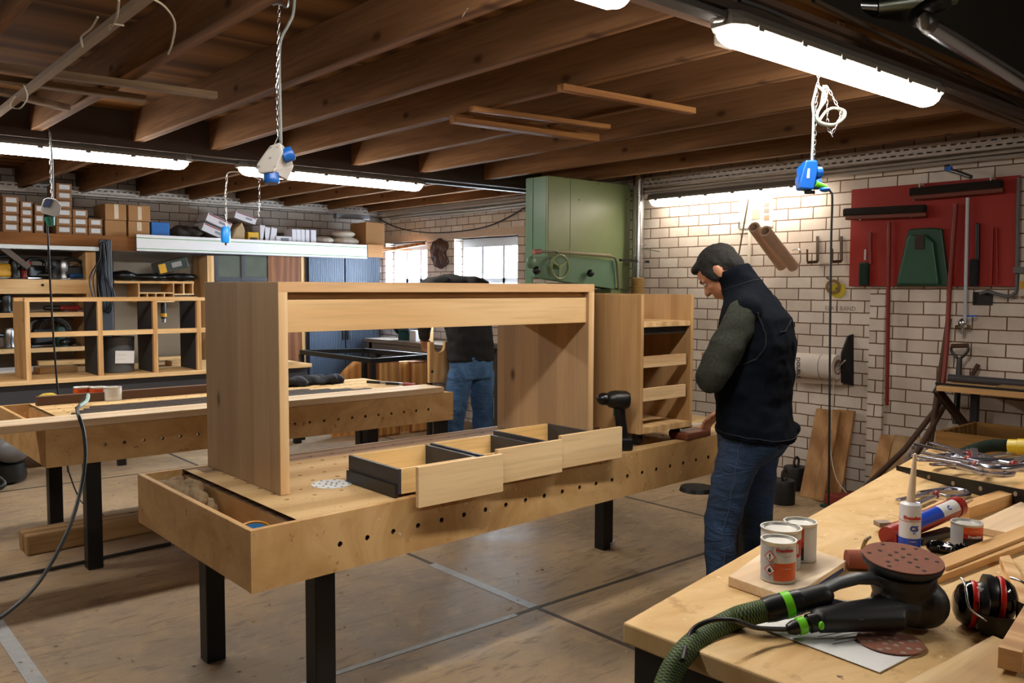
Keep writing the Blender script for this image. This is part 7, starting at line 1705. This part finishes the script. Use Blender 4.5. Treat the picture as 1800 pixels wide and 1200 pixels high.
# supports under it and heap of clamps
cl_al = metal('clamp_alloy', 'b4b6c6', .25, .12)
def gclamp(px, py, z, ang, s, lab, tip=red_t):
    c = at(px, py, Z=z); r = empty('quick_clamp', tuple(c), lab, 'clamp', 'metal clamps heaped on the near workbench')
    ca, sa = cos(ang), sin(ang)
    def q(a, b, zz=0): return V((c.x+(a*ca-b*sa)*s, c.y+(a*sa+b*ca)*s, c.z+zz))
    MB().tube(catmull([q(.1, 0), q(-.02, .0), q(-.06, .02), q(-.065, .06), q(-.02, .085), q(.06, .08)], 5), .010*s, 8).build('frame', cl_al, r, smooth=50)
    MB().bar(q(.08, .015), q(.24, .03), .018*s, .008).build('handle', cl_al, r, bevel=.002); MB().bar(q(.08, .045), q(.22, .09), .016*s, .008).build('handle', cl_al, r, bevel=.002)
    MB().cyl(q(.05, .08), q(.05, .03), .006*s).build('screw', chrome, r, smooth=40); MB().ell(q(.05, .03), .013*s, .013*s, .012*s).build('pad', tip, r, smooth=60)
gclamp(1650, 862, NZ+.012, 2.9, .9, 'bare metal clamp lying at the far edge below the steel angle')
for (px, py, z, an_, s_, lb) in ((1722, 815, NZ+.06, .3, 1.2, 'metal clamp with a red pad on top of the clamp heap'), (1755, 822, NZ+.085, 1.2, 1.1, 'clamp lying crosswise on the right of the heap'), (1702, 812, NZ+.04, -.5, 1.2, 'clamp at the left of the heap under the hose'), (1775, 812, NZ+.065, 2.2, 1.2, 'clamp at the far right of the heap near the yellow coupling'), (1738, 806, NZ+.03, .9, 1.3, 'clamp lowest at the back of the heap'), (1782, 822, NZ+.11, -.2, 1.0, 'topmost small clamp at the right of the heap')):
    gclamp(px, py, z, an_, s_, lb)
# ribbed hose at the far side
RH = catmull([at(1655, 838, D=3.4), at(1672, 812, D=3.35), at(1700, 795, D=3.3), at(1740, 783, D=3.25), at(1778, 784, D=3.2)], 10)
rh = empty('ribbed_hose', tuple(RH[0]), 'dark green ribbed hose with a yellow coupling arching over the clamp heap', 'hose')
rr = []; PP = []
for i in range(len(RH)-1):
    for k in range(4): PP.append(RH[i].lerp(RH[i+1], k/4)); rr.append(.024 if k % 2 else .0205)
MB().tube(PP, rr, 16).build('hose_body', plain('hose_green_black', '1c2a22', .55), rh, smooth=50)
d = (RH[-1]-RH[-2]).normalized(); MB().lathe([(0, -.01), (.026, -.01), (.027, .02), (.03, .022), (.03, .1), (.026, .11), (0, .11)], RH[-1], d, 24).build('yellow_coupling', plain('coupling_yellow', 'b39a10', .4), rh, smooth=40)
# sawdust and shavings
sdm = plain('sawdust', 'b58a55', .95, var=.3, vs=40)
def dust(name, pts_fn, count, lab, mt=sdm, s0=.002, s1=.005):
    rnd = random.Random(hash(lab) % 1000 if 0 else len(lab)); m = MB()
    for _ in range(count):
        x, y, z = pts_fn(rnd); s = rnd.uniform(s0, s1); a = rnd.uniform(0, pi); ca, sa = cos(a)*s, sin(a)*s
        b = m.pts([(x-ca, y-sa, z), (x+sa*.4, y-ca*.4, z), (x+ca, y+sa, z+s*.2), (x-sa*.4, y+ca*.4, z+s*.3)]); m.face([b, b+1, b+2, b+3]); m.face([b+3, b+2, b+1, b]) if 0 else None
    return tag(m.build(name, mt, fix=False), lab, 'sawdust', kind='stuff')
def near_fn(r):
    c = at(1655+r.gauss(0, 45), 1075+r.gauss(0, 35), Z=NZ); return (c.x, c.y, NZ+.0006+abs(r.gauss(0, .0015)))
dust('sawdust', near_fn, 2200, 'sawdust heap beside the ear defenders on the near workbench', sdm, .0006, .0022)
dust('sawdust', lambda r: (r.uniform(1.25, 2.9), 2.45+abs(r.gauss(0, .3)), T1+.001), 900, 'sawdust specks scattered over the front workbench top', plain('sawdust_pale', 'd0ab74', .95), .0015, .006)
dust('floor_shavings', lambda r: (r.uniform(.5, 5.2), r.choice([r.uniform(1.3, 5.2), r.uniform(1.3, 5.2), r.uniform(5.7, 7.0)]), .0025), 2600, 'wood shavings scattered over the concrete floor', plain('shaving_pale', 'b89870', .95), .003, .013)
